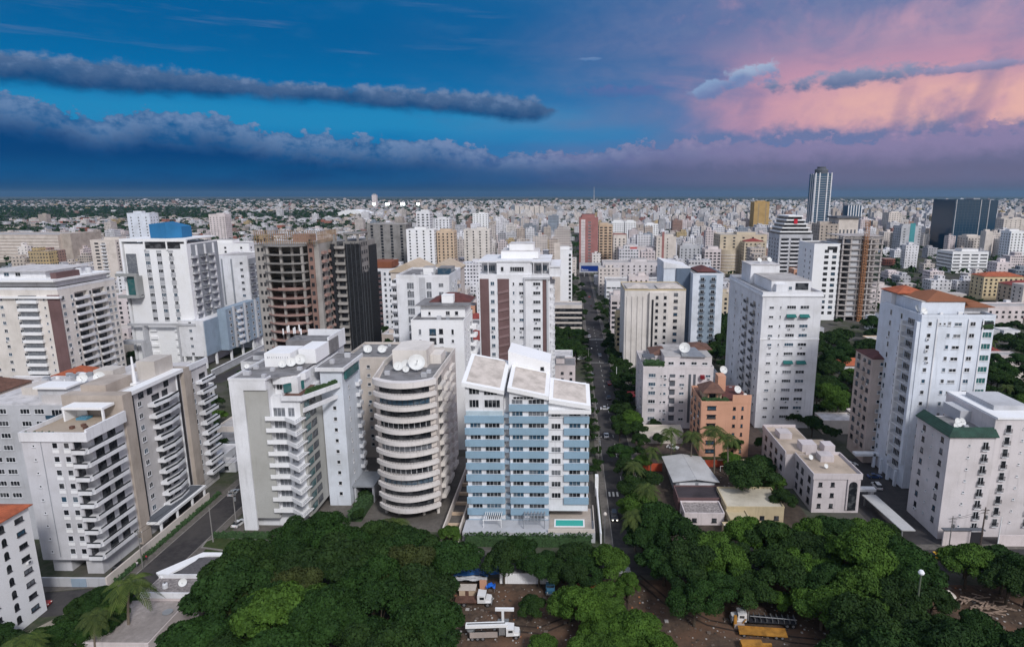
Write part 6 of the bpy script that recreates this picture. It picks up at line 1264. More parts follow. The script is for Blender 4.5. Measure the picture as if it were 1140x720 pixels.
grove([(622, 655), (672, 646), (694, 664), (745, 720), (785, 810), (625, 810), (650, 700)], 6.2, .6, .9, 'in the clump between the soil tracks', (2, 2, 1, 5, 6, 6))
grove([(712, 600), (740, 580), (790, 600), (850, 578), (900, 582), (930, 575), (980, 580), (1010, 606), (1020, 630), (1140, 604), (1180, 620), (1180, 648), (1070, 652), (1015, 660), (1040, 690), (1180, 705), (1180, 820), (935, 820), (925, 690), (850, 668), (800, 674), (742, 664)], 7.8, .78, 1.2, 'in the big right canopy', (0, 1, 3, 5, 0, 2, 6))
grove([(-40, 715), (20, 700), (60, 700), (92, 668), (125, 655), (118, 690), (90, 720), (60, 820), (-80, 820)], 4.6, .45, .62, 'in the lower left thicket', (0, 1, 5, 2), zc=4.)
grove([(86, 680), (120, 655), (150, 660), (140, 700), (90, 712)], 4.4, .4, .55, 'around the lower left palm', (0, 1, 5, 2), zc=4.)
for (px, py, s, k, w) in ((592, 672, .5, 1, 'between the trucks and the tarps'), (604, 712, .5, 2, 'beside the boom truck'), (634, 668, .7, 2, 'right of the blue truck'), (700, 652, .5, 2, 'at the end of the avenue by the soil track'), (835, 520, 1.3, 5, 'alone beside the orange wall and soil court'), (830, 640, .5, 2, 'at the right canopy edge above the yellow flatbed'), (868, 664, .45, 2, 'behind the yellow flatbed'),
        (692, 498, .8, 0, 'on the right kerb of the avenue below the crossing'), (700, 516, .8, 1, 'second from the crossing on the right kerb'), (706, 540, .72, 5, 'third from the crossing on the right kerb'), (716, 560, .78, 2, 'fourth from the crossing on the right kerb'), (716, 585, .85, 0, 'where the avenue kerb meets the big right canopy'), (697, 562, .5, 2, 'overhanging the avenue kerb near the white metal roof'), (722, 560, .5, 1, 'beside the white metal roof'), (735, 486, .5, 2, 'behind the long garage roof'),
        (848, 512, .7, 0, 'left of the low courtyard block, upper'), (862, 536, .6, 2, 'left of the low courtyard block, lower'), (872, 556, .6, 1, 'at the near corner of the courtyard block'), (812, 505, .6, 2, 'beneath the palms of the salmon block'), (690, 478, .6, 1, 'right kerb just below the crossing'), (728, 470, .45, 2, 'by the pinkish courtyard wall'), (722, 600, .8, 0, 'front of the avenue mouth'), (738, 575, .6, 5, 'left of the dark flat roof'), (884, 462, .6, 1, 'behind the courtyard block'), (905, 470, .7, 0, 'between the courtyard block and the beige block'), (925, 478, .6, 5, 'near the parked cars of the beige block'),
        (818, 492, .6, 1, 'between the salmon block and the white tower'), (852, 492, .6, 0, 'at the foot of the white tower'), (655, 470, .3, 1, 'on the left kerb by the sky blue block roof'), (662, 520, .34, 1, 'on the left kerb beside the sky blue block'), (412, 585, .42, 0, 'at the foot of the round-fronted block'), (438, 592, .4, 1, 'second at the foot of the round-fronted block'), (500, 592, .5, 2, 'between the round block and the sky blue block'), (405, 548, .3, 1, 'in the garden between the zigzag block and the round one'), (400, 570, .35, 2, 'in front of the entrance pavilion'), (390, 590, .4, 2, 'at the corner of the zigzag block'),
        (1075, 625, .55, 0, 'across the street from the green-edged block'), (1110, 622, .6, 2, 'right of the street pole under the green-edged block'), (985, 600, .7, 1, 'before the long carport'), (232, 470, .6, 0, 'in the pocket between the long complex and the zigzag block'), (240, 445, .6, 1, 'highest in the pocket behind the long complex'), (222, 440, .55, 2, 'left in the pocket behind the long complex'), (248, 492, .5, 0, 'low in the pocket beside the zigzag block'), (226, 492, .45, 0, 'beside the small houses of the side street'), (432, 380, .55, 0, 'between the netted shell and the white slab'), (420, 384, .5, 1, 'at the foot of the white block with brown balconies')):
    x, y = at(px, py, 5.*s/.6); tree(x, y, s, w, k)
grove([(617, 362), (648, 362), (652, 395), (617, 395)], 9.5, .8, 1.05, 'in the dense block left of the avenue', (0, 1, 5), small=False)
grove([(905, 372), (985, 360), (985, 470), (915, 470), (905, 440)], 11.5, .7, 1.2, 'in the gap right of the tall tower', (0, 1, 5, 3, 2, 6), holes=HOLES)
grove([(1092, 372), (1180, 372), (1180, 452), (1092, 440)], 11.5, .7, 1.15, 'in the green gap at the right edge', (0, 1, 5, 3, 2), holes=HOLES)
grove([(798, 350), (824, 350), (824, 420), (806, 400)], 11., .85, 1.05, 'behind the blue-grey tower', (0, 1, 5))
grove([(684, 385), (706, 385), (704, 470), (688, 470)], 8., .5, .72, 'on the right kerb of the avenue', (0, 1, 2, 5))
grove([(636, 312), (650, 312), (650, 352), (640, 352)], 11., .6, .85, 'on the left kerb of the far avenue', (0, 1, 5), small=True)
grove([(664, 330), (680, 330), (684, 380), (670, 380)], 11., .55, .8, 'on the right kerb of the far avenue', (0, 1, 5), small=True)
for k in range(18):
    tree(trg.uniform(9.2, 10.4), 196+k*10+trg.uniform(-3, 3), trg.uniform(.3, .42), 'on the left kerb of the avenue, '+('near' if k < 8 else 'middle' if k < 16 else 'far')+' stretch', trg.choice((0, 1, 2, 5)), False, 'kerb trees of the avenue')
for k in range(20):
    tree(trg.uniform(22.6, 25.5), 182+k*9.5+trg.uniform(-3, 3), trg.uniform(.45, .68), 'overhanging the right kerb of the avenue, '+('near' if k < 9 else 'middle' if k < 18 else 'far')+' stretch', trg.choice((0, 1, 2, 5, 6)), False, 'kerb trees of the avenue')
# palms
def palm_proto():
    g = random.Random(3); c = MB()
    for i in range(22):
        a = i*2.4+g.random()*.3; up = g.uniform(-.2, 1.05); L = g.uniform(2.6, 3.4); p = [(0, 0)]
        pts = []
        for k in range(8):
            t = k/7; rr = L*t*math.cos(up*.6); zz = L*(math.sin(up)*t*.9-.85*t*t); pts.append(Vector((rr*math.cos(a), rr*math.sin(a), 8.2+zz)))
        sd = Vector((-math.sin(a), math.cos(a), 0))
        for k in range(7):
            w0 = .62*math.sin(math.pi*(k+.4)/7.6); w1 = .62*math.sin(math.pi*(k+1.4)/7.6) if k < 6 else .05
            for sg in (-1, 1):
                for q in range(3):
                    f0, f1 = q/3, (q+.62)/3; A = pts[k].lerp(pts[k+1], f0); B = pts[k].lerp(pts[k+1], f1); w = w0+(w1-w0)*f0; e = sd*(sg*w)+Vector((0, 0, -w*.55)); dd = (pts[k+1]-pts[k])*.5
                    c.quad(tuple(A), tuple(B), tuple(B+e+dd), tuple(A+e+dd))
    me = c.mesh('fronds', leafP); me.color_attributes.new('Col', 'FLOAT_COLOR', 'CORNER'); a = me.color_attributes['Col']; n = len(a.data); v = np.repeat(np.random.default_rng(1).random(n//4+1), 4)[:n]; a.data.foreach_set('color', np.stack([v, v, v, np.ones(n)], 1).astype(np.float32).ravel())
    t = MB(); pz = 0; px_ = 0.
    for k in range(6): t.tube((px_, 0, pz), (px_+.06*k, 0, pz+1.4), .2-.015*k, .185-.015*k, 8); px_ += .06*k; pz += 1.4
    return me, t.mesh('trunk', flat('palm_bark', (.16, .13, .10), .9))
PALM = palm_proto()
for (px, py, s, l) in ((136, 652, 1.25, 'big coconut palm beside the run-down house at lower left'), (100, 690, .9, 'palm sunk in the lower left thicket'), (35, 712, 1.1, 'palm at the bottom left corner of the picture'), (748, 480, 1.15, 'left palm in front of the roof-garden block'), (770, 487, 1.15, 'second palm in front of the roof-garden block'), (797, 482, 1.35, 'tall palm in front of the salmon block'), (812, 490, 1.2, 'yellowish palm right of the tall one before the salmon block'),
        (706, 520, .9, 'palm leaning over the avenue kerb opposite the sky blue block'), (716, 545, 1.0, 'palm beside the white metal roof'), (708, 572, 1.0, 'palm at the near end of the avenue kerb trees'), (432, 580, .7, 'palm under the round balconies'), (448, 582, .75, 'second palm under the round balconies'), (725, 500, .8, 'palm at the corner of the garage roof'), (1118, 430, .9, 'palm in the green gap at the right edge'), (1105, 380, .9, 'palm behind the green gap at the right edge')):
    x, y = at(px, py, 8.*s*1.3); r = thing('palm_tree', l, 'palm tree', (x, y, 0), 'palms', trg.uniform(0, 6)); s *= 1.3; r.scale = (s, s, s); inst('fronds', PALM[0], r, (.9, 0, .2)); inst('trunk', PALM[1], r, (0, 0, 0)); OCC.append((x-2, x+2, y-2, y+2))
# ================================================================ low compounds near the camera
def compound():
    a = stucco('cream_wall_paint', (.55, .46, .30)); 
    r = thing('workshop_building', 'low building with long white sheet-metal roof and two white doors right of the avenue', 'building', (38, 184, 0))
    part('wall', MB().box(32.5, 44.5, 177, 193, 0, 4.6), grey, r); part('metal_roof', MB().prism([(31.5, 176), (38.5, 176), (37.5, 195), (30.8, 195)], [4.7, 5.6, 5.6, 4.7], [4.85, 5.75, 5.75, 4.85]), stucco('white_sheet_metal', (.50, .50, .50), .2, .5), r); part('metal_roof', MB().prism([(38.6, 176), (45.6, 176), (43.8, 195), (37.6, 195)], [5.6, 4.7, 4.7, 5.6], [5.7, 4.85, 4.85, 5.7]), stucco('white_sheet_metal', (1, 1, 1)), r)
    for x in (36, 41.8): part('roller_door', MB().box(x-2.4, x+2.4, 176.85, 176.98, .2, 4.1), white, r)
    OCC.append((30, 46, 175, 196))
    house(38.4, 171.5, 13.6, 8, 3.6, brown, 'low dark flat-roofed building in front of the white metal roof', 'flat', stucco('dark_bitumen', (.06, .05, .055), .4, streak=0), wins=False, name='building', cat='building')
    house(37.6, 163, 11, 7, 3.2, pinkw, 'low building with rubble-strewn pale roof among the trees', 'flat', flatmat('rubble_roof', (.42, .38, .36), (.12, .10, .10), 2.), name='building', cat='building')
    house(52, 167, 16, 12, 4.4, a, 'ochre-walled hall with broad cream roof next to the soil court', 'flat', stucco('cream_roof_sheet', (.58, .53, .43), .25), name='building', cat='building'); house(46.5, 158.5, 5.4, 5, 3.4, a, 'small ochre annex in front of the cream-roofed hall', 'flat', a, wins=True, name='building', cat='building')
    house(43.2, 154.5, 3, 3.4, 2.4, a, 'tiny ochre gatehouse half sunk in the foliage', 'flat', cream, wins=False, name='building', cat='building')
    w = thing('court_wall', 'bright orange-red painted wall around the soil court', 'wall', (40, 197.5, 0)); part('wall_face', MB().box(24.5, 31, 194, 194.4, 0, 2.6), flat('vermilion_paint', (.42, .07, .03), .7), w); part('wall_face', MB().box(44.5, 60, 197.4, 197.8, 0, 2.4), flat('vermilion_paint2', (.42, .07, .03), .7), w); part('wall_cap', MB().box(50, 60, 197.2, 198, 2.404, 2.6), peach, w)
    strip('soil_court', [(44.5, 185.5), (64, 185.5)], 22, .02, flatmat('court_soil', (.10, .075, .06), (.055, .042, .036), .8))
    g_ = thing('goal_frame', 'small white goal frame standing on the soil court', 'goal', (51.5, 194, 0)); q = MB(); q.tube((50.2, 194, 0), (50.2, 194, 1.9), .07); q.tube((53.2, 194, 0), (53.2, 194, 1.9), .07); q.tube((50.2, 194, 1.9), (53.2, 194, 1.9), .07); part('frame', q, bright, g_)
    g_ = thing('bench', 'thin white barrier at the near end of the soil court', 'barrier', (52, 176.5, 0)); q = MB(); q.box(49.8, 54, 176.4, 176.55, .7, .85); q.tube((50, 176.5, 0), (50, 176.5, .7), .05); q.tube((53.8, 176.5, 0), (53.8, 176.5, .7), .05); part('rail', q, bright, g_)
    house(34, 221, 16, 7, 4.2, cream, 'long cream garage roof in front of the roof-garden block', 'flat', stucco('cream_roof_sheet', (1, 1, 1)), wins=False, name='garage', cat='garage')
    w = thing('courtyard_wall', 'pinkish courtyard wall left of the roof-garden block', 'wall', (26, 236, 0)); part('wall_face', MB().box(25.4, 25.8, 225, 268, 0, 2.4), pinkw, w); part('cap', MB().box(25.3, 25.9, 225, 268, 2.404, 2.55), white, w)
    w = thing('awning_roof', 'small red awning roof beside the roof-garden block', 'awning', (26.6, 262, 0)); part('canvas', MB().box(25, 29, 259, 266, 4.2, 4.45), flat('red_canvas', (.38, .03, .03), .7), w); part('post', MB().tube((25.3, 259.3, 0), (25.3, 259.3, 4.2), .1), steel, w); part('post', MB().tube((28.7, 259.3, 0), (28.7, 259.3, 4.2), .1), steel, w)
    # lower left building with pale terraces
    r = thing('house', 'run-down flat house with grey curved roof and white canopy beside the palm at lower left', 'house', (-89, 131, 0)); p = MB(); p.box(-97, -82, 106, 119, 0, 4.2); part('wall', p, pinkw, r)
    part('pale_roof', MB().box(-96.8, -82.2, 106.2, 118.8, 4.203, 4.32), flatmat('chalky_roof', (.40, .36, .34), (.26, .23, .22), 1.), r); part('upper_room', MB().box(-92, -80, 119.02, 125, 0, 5.6), pinkw, r); part('upper_roof', MB().box(-91.8, -80.2, 119.2, 124.8, 5.603, 5.7), flatmat('patched_roof', (.33, .30, .29), (.12, .11, .11), 1.6), r)
    part('parapet', MB().box(-92, -80, 118.7, 119.01, 5.0, 6.3), white, r); part('parapet', MB().box(-92, -80, 125, 125.3, 5.0, 6.5), white, r)
    b = MB(); n = 10
    for i in range(n):
        a0, a1 = i/n, (i+1)/n; f = lambda t: (-92+14*t, 4.6+1.7*math.sin(math.pi*t)); (xa, za), (xb, zb) = f(a0), f(a1); b.quad((xa, 125.4, za), (xb, 125.4, zb), (xb+.4, 132.4, zb), (xa+.4, 132.4, za))
    b.box(-91.9, -78.1, 125.5, 132.2, 0, 4.5); part('curved_roof', b, flatmat('grey_sheet_roof', (.13, .125, .13), (.09, .085, .09), 1.8), r)
    part('white_canopy', MB().prism([(-93.6, 126.5), (-91.2, 124.6), (-86, 133.4), (-82, 133.6), (-82, 134.8), (-87.6, 134.8)], 5.6, 6.0), bright, r)
    OCC.append((-98, -77, 104, 136))
    part('dish_base', MB().lathe([(.9, 4.33), (1., 4.4), (1., 4.6), (.8, 4.62)], 18, (-83.8, 115)), grey, r)
compound()
tank(-88.2, 121.4, 5.7, .9, 'squat tank on the patched roof of the run-down house'); dish(-84.6, 122, 5.7, 1.0, 'dish on the patched roof of the run-down house')
w = thing('boundary_wall', 'stepped pale wall with ledge in front of the corner block with the orange roof', 'wall', (-106, 117, 0)); q = MB(); q.prism([(-113, 100), (-109, 100), (-100.5, 114.5), (-104.5, 117)], 0, 3.6); part('wall_face', q, cream, w); q = MB(); q.prism([(-113.3, 99.6), (-108.7, 99.6), (-100.1, 114.5), (-104.5, 117.4)], 3.603, 3.9); part('ledge', q, flatmat('weathered_ledge', (.38, .34, .28), (.2, .18, .15), 1.2), w)
w = thing('boundary_wall', 'long cream garden wall along the pavement of the grey complex', 'wall', (-107.5, 150, 0)); part('wall_face', MB().box(-108.0, -107.6, 129.5, 172, .1, 2.6), cream, w); part('wall_face', MB().box(-124, -108.0, 129.5, 129.9, .1, 2.4), lgrey, w); part('gate', MB().box(-116, -112.5, 129.35, 129.48, .2, 2.3), blueg, w)
w = thing('boundary_wall', 'white wall between the sky blue block and the avenue pavement', 'wall', (8.6, 165, 0)); part('wall_face', MB().box(8.3, 8.7, 149.6, 184, .1, 3.0), bright, w); part('pier', MB().box(8.0, 9.0, 176, 178, .1, 6.4), bright, w)
w = thing('boundary_wall', 'low pale ramp walls between the round-fronted block and the sky blue block', 'wall', (-32, 165, 0)); q = MB(); q.box(-33.9, -33.5, 150, 196, .02, 2.4); q.box(-29.3, -28.9, 150, 196, .02, 2.8); part('wall_face', q, cream, w); q = MB(); [q.box(-33.4, -29.4, 152+i*6, 152.8+i*6, .02, .5+.1*i) for i in range(7)]; part('ramp_step', q, peach, w)
# carport and street wall in front of the tall white tower
c = thing('carport', 'long sloping pale carport roof between the low courtyard block and the green-edged block', 'carport', (90, 160, 0)); part('roof', MB().prism([(88, 152), (91.6, 152), (90.6, 172), (86.6, 172)], 2.9, 3.15), stucco('white_sheet_metal', (1, 1, 1)), c); part('post', MB().box(88.3, 88.6, 152.4, 152.7, 0, 2.9), steel, c); part('post', MB().box(87, 87.3, 171, 171.3, 0, 2.9), steel, c)
c = thing('gate_house', 'small white flat canopy at the head of the carport', 'canopy', (88, 176, 0)); part('slab', MB().box(85.5, 92, 174.5, 176.5, 2.8, 3.6), bright, c); part('support', MB().box(86, 87, 174.8, 176.2, 0, 2.8), white, c); part('support', MB().box(90.5, 91.5, 174.8, 176.2, 0, 2.8), white, c)
w = thing('street_wall', 'pinkish street wall with dark gates below the green-edged block', 'wall', (104, 150.4, 0)); part('wall_face', MB().box(97.5, 104.5, 149.6, 150.0, .1, 4.6), pinkw, w); part('wall_face', MB().box(112, 132, 149.6, 150.0, .1, 3.2), pinkw, w); part('gate', MB().box(104.6, 107.8, 149.7, 149.9, .1, 4), frd, w); part('overhang', MB().box(97.3, 108, 149.2, 150.6, 4.604, 4.8), dgrey, w)
# ================================================================ city fill
def free(x0, x1, y0, y1):
    for a in OCC:
        if x0 < a[1] and x1 > a[0] and y0 < a[3] and y1 > a[2]: return False
    return True
def inview(x, y, z=8, m=40):
    px, py = proj(x, y, z); return -m < px < 1140+m
# tree-dominated pockets of the photograph (world rectangles)
GREEN = [(-168, -118, 196, 246, .5), (-10, 9, 339, 400, 1.), (100, 170, 230, 330, .95), (62, 100, 300, 380, .8), (150, 260, 190, 300, .9), (-4, 10, 405, 700, .6), (22, 34, 250, 430, .6), (-160, -126, 250, 320, .4), (215, 520, 480, 900, .62), (225, 420, 320, 480, .72), (-30, -8, 290, 336, .8)]
def green(x, y):
    for a in GREEN:
        if a[0] < x < a[1] and a[2] < y < a[3]: return a[4]
    return 0.
LAND = []
def side_word(x):
    return 'left part of the city' if x < -120 else 'centre-left of the city' if x < -20 else 'centre of the city' if x < 60 else 'centre-right of the city' if x < 200 else 'right part of the city'
NEARB = []
walls_fill = [(white, 'white'), (bright, 'bright white'), (cream, 'cream'), (pinkw, 'rose-white'), (stucco('ivory_render', (1, 1, 1)), 'ivory'), (peach, 'peach'), (lgrey, 'light grey'), (beige, 'beige'), (white2, 'bluish white'), (stucco('buttery_render', (1, 1, 1)), 'buttery yellow'), (salmon, 'salmon'), (yellow, 'yellow')]
wts = [9, 6, 8, 7, 6, 4, 4, 4, 3, 2, 1, 1]
LM = [(-250, 300, 'the far-left block'), (-212, 340, 'the blue-box tower'), (-112, 265, 'the concrete shell'), (-92, 285, 'the netted shell'), (-57, 252, 'the louvred white slab'), (-21, 250, 'the plum-panelled tower'), (16, 420, 'the avenue'), (44, 335, 'the ribbed cream tower'), (84, 260, 'the green-awning tower'), (80, 380, 'the blue-grey tower'), (115, 195, 'the bluish tower'), (210, 460, 'the orange hoist'), (25, 430, 'the blue billboard'), (70, 560, 'the wide white block'), (20, 640, 'the brick-red tower'), (190, 650, 'the cream crescent'), (-130, 560, 'the grey shell'), (330, 900, 'the dark glass cube'), (-60, 700, 'the ivory tower'), (240, 640, 'the stepped tower')]
used = {}
def relation(x, y):
    b = min(LM, key=lambda l: (l[0]-x)**2+(l[1]-y)**2*.6); dx, dy = x-b[0], y-b[1]; d = math.hypot(dx, dy)
    s = 'left of' if dx < -abs(dy)*.5 else 'right of' if dx > abs(dy)*.5 else 'behind' if dy > 0 else 'in front of'
    s2 = ('behind '+s) if dy > abs(dx)*.4 and 'of' in s and dy > 0 and 'front' not in s else s
    return ('just ' if d < 60 else 'some way ' if d < 150 else 'far ')+s2+' '+b[2]
fill_r = random.Random(21)
def fill_label(base, x, y):
    l = base+' '+relation(x, y); k = used.get(l, 0); used[l] = k+1
    if k:
        for e in ('next row', 'two rows back', 'farther still', 'past trees', 'by a gap', 'last row', 'mid-roofs', 'past others', 'most distant'):
            q = l+', '+e
            if q not in used: used[q] = 1; return q
    return l
cand = []
y = 262.
while y < 700:
    xw = y*.92; x = -xw
    while x < xw*.86:
        w = fill_r.uniform(10, 19); d = fill_r.uniform(10, 17); cx = x+w/2+fill_r.uniform(-1, 1); cy = y+d/2+fill_r.uniform(-3, 3)
        if inview(cx, cy) and free(cx-w/2, cx+w/2, cy-d/2, cy+d/2) and fill_r.random() > green(cx, cy) and fill_r.random() < .86: cand.append((cx, cy, w, d))
        x += w+fill_r.uniform(2.5, 7)
    y += 19+y*.006
nind = 0; FAR = []
for (cx, cy, w, d) in cand:
    right = cx > -60; r0 = fill_r.random()
    if cy < 420: h = fill_r.uniform(5, 11)
    elif cy < 560: h = fill_r.uniform(14, 30) if r0 < (.30 if right else .10) and abs(cx-16) > 25 else fill_r.uniform(5, 13)
    else: h = fill_r.uniform(18, 36) if r0 < (.42 if right else .10) else fill_r.uniform(6, 15)
    if h > 14: w = min(w+3, 20)
    if nind < 215:
        nind += 1; wm, wn = fill_r.choices(walls_fill, wts)[0]; hp = h < 12 and fill_r.random() < .16; rm, rn = fill_r.choice([(t_orange, 'orange'), (t_red, 'red'), (t_brown, 'brown'), (t_dred, 'dark red')]) if hp else fill_r.choice([(roofg, 'grey'), (roofl, 'pale'), (wroof, 'whitewashed'), (rooft, 'sandy')])
        st = max(1, int(h/3)); stn = ['one', 'one', 'two', 'three', 'four', 'five', 'six', 'seven', 'eight', 'nine', 'ten', 'eleven'][min(st, 11)]
        lab = fill_label(f"{wn} {stn}-storey block, {rn} {'hipped' if hp else 'flat'} roof,", cx, cy)
        r = H_(cx, cy, w, d, h, wm, lab, 'hip' if hp else 'flat', rm, 'ordinary blocks filling the middle of the city', name='apartment_building' if h > 12 else 'house', cat='apartment building' if h > 12 else 'house')
        if not hp and fill_r.random() < .7:
            q = w*.16; ox = fill_r.uniform(-.2, .2)*w; oy = fill_r.uniform(-.1, .25)*d; part('stair_room', MB().box(ox-q, ox+q, oy-q, oy+q, h+.11, h+2.7), wm, r, local=True); part('stair_room_roof', MB().box(ox-q-.2, ox+q+.2, oy-q-.2, oy+q+.2, h+2.703, h+2.85), rm, r, local=True)
    else: FAR.append((cx, cy, w, d, h))
# far city: thousands of blocks, one object
def far_mat():
    m, b = newmat('far_facades'); p = pos(); g = NT.nodes.new('ShaderNodeNewGeometry'); at_ = NT.nodes.new('ShaderNodeAttribute'); at_.attribute_name = 'Col'
    sp = NT.nodes.new('ShaderNodeSeparateXYZ'); NT.links.new(p.s, sp.inputs[0]); sn = NT.nodes.new('ShaderNodeSeparateXYZ'); NT.links.new(g.outputs['Normal'], sn.inputs[0])
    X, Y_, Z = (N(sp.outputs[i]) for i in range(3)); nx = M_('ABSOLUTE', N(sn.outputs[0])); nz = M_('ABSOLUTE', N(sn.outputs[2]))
    side = M_('GREATER_THAN', nx, .5); u = X*(1-side)+Y_*side; al = N(at_.outputs['Alpha'])
    fu = M_('FRACT', u*(al*.12+.24)+al*7.); fz = M_('FRACT', Z*.31+.18); r2 = M_('FRACT', M_('SINE', M_('FLOOR', u*.3)*12.9+M_('FLOOR', Z*.31)*78.2)*437.5)
    win = M_('LESS_THAN', fu, al*.3+.30)*M_('LESS_THAN', fz, .42)*M_('LESS_THAN', nz, .5)*M_('GREATER_THAN', r2, .12)
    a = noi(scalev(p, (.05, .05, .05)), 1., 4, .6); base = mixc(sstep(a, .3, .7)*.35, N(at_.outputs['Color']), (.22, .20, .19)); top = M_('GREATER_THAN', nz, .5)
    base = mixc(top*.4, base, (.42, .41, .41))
    setin(b, 'Base Color', mixc(win, base, (.03, .034, .045))); b.inputs['Roughness'].default_value = .8; b.inputs['Specular IOR Level'].default_value = .2; return m
def far_city():
    g = np.random.default_rng(5); B = []; C_ = []
    pal = np.array([(.72, .72, .75), (.80, .80, .84), (.66, .60, .56), (.70, .62, .62), (.72, .68, .65), (.56, .49, .43), (.48, .48, .51), (.54, .46, .40), (.35, .22, .18), (.28, .12, .10), (.50, .38, .2), (.25, .29, .34)]); pr = np.array([16, 12, 13, 12, 10, 6, 7, 6, 3, 1.2, 1.5, 2.5]); pr = pr/pr.sum()
    def add(x, y, w, d, h, keep=1):
        c = pal[g.choice(len(pal), p=pr)]*g.uniform(.82, 1.08); al = g.random(); B.append((x-w/2, x+w/2, y-d/2, y+d/2, 0, h)); C_.append((*c, al))
        if h > 9: q = w*g.uniform(.12, .25); ox = g.uniform(-.2, .2)*w; B.append((x+ox-q, x+ox+q, y-q, y+q, h, h+g.uniform(2, 4.5))); C_.append((*c, al))
        if h < 9 and g.random() < .12: C_[-1] = (.38, .13, .08, al)
    for a in FAR: add(*a)
    y = 700.
    while y < 9000:
        step = 21+y*.012; xw = y*.9; x = -xw
        while x < xw*.84:
            w = g.uniform(9, 20)*(1+y*.00012); d = g.uniform(9, 17)*(1+y*.00012); cx = x+w/2; cy = y+g.uniform(-.3, .3)*step
            az = cx/cy; rightness = 1/(1+math.exp(-(az+.16)*9)); dens = .84-.14*(1-rightness)
            if y > 1500: dens *= .8
            p = .38*rightness*math.exp(-max(0, y-1400)/2000.)+.03
            if az < -.58 and 2300 < y < 4200: dens *= .12
            if az < -.35 and 2300 < y < 3100: dens *= .08
            if -.9 < az < -.3 and 1500 < y < 1750: dens *= .3
            cl = mnoise.noise(Vector((cx*.004, cy*.003, 1.)))
            if cl < -.08: dens *= .4
            if 215 < cx < 520 and y < 900: dens *= .4
            if g.random() < dens and free(cx-w/2, cx+w/2, cy-d/2, cy+d/2) if y < 1500 else g.random() < dens:
                r = g.random(); h = g.uniform(15, 34) if r < p*(1+cl*1.5) else g.uniform(4, 11)+(4*rightness)
                if r < p*.10: h = g.uniform(34, 52)
                if r < .02 and y > 1200: w *= 3.; h = 7
                add(cx, cy, w, d, h)
            x += w+g.uniform(2, 10)*(1+y*.0002)
        y += step
    B = np.array(B); C_ = np.array(C_); o = bpy.data.objects.new('far_city', boxes_mesh('far_city', B, C_)); col.objects.link(o); o.data.materials.append(far_mat()); tag(o, kind='stuff', label='endless low city reaching to the horizon'); return B
far_city()
# individual trees in the mid city, then the rest as one mass
nt_ = 0; mids = []
for _ in range(6000):
    y = trg.uniform(230, 720); x = trg.uniform(-y*.9, y*.8)
    if not inview(x, y) or not free(x-2.6, x+2.6, y-2.6, y+2.6): continue
    if trg.random() < .5+green(x, y)*.5: mids.append((x, y)); OCC.append((x-2.2, x+2.2, y-2.2, y+2.2))
    if len(mids) > 620: break
for (x, y) in mids:
    if y < 520: tree(x, y, trg.uniform(.55, 1.0), relation(x, y), None, True, 'trees scattered between the city blocks')
TSPEC.sort(key=lambda t: -t[0])
for t in TSPEC[:294]: make_tree(*t[1:])
def overflow():
    VV = []
    for t in TSPEC[294:]:
        me = SMALL[trg.randrange(3)][0]; n = len(me.vertices); a = np.empty(n*3, np.float32); me.vertices.foreach_get('co', a); a = a.reshape(-1, 3)*t[3]*(1. if t[6] else 1.25); th = trg.uniform(0, 6.3); c, s_ = math.cos(th), math.sin(th)
        VV.append(np.stack([a[:, 0]*c-a[:, 1]*s_+t[1], a[:, 0]*s_+a[:, 1]*c+t[2], a[:, 2]], 1))
    if not VV: return
    V = np.concatenate(VV); n = len(V)//4; cc = np.clip(np.random.default_rng(4).normal(.45, .25, n), 0, 1)
    o = bpy.data.objects.new('tree_crowns', raw_mesh('tree_crowns', V, np.arange(len(V)).reshape(-1, 4), np.stack([cc, cc, cc, np.ones(n)], 1))); o.data.materials.append(leafD); col.objects.link(o); tag(o, kind='stuff', label='further tree crowns between the city blocks')
overflow(); room = 0; mids = [p for p in mids if p[1] >= 520]
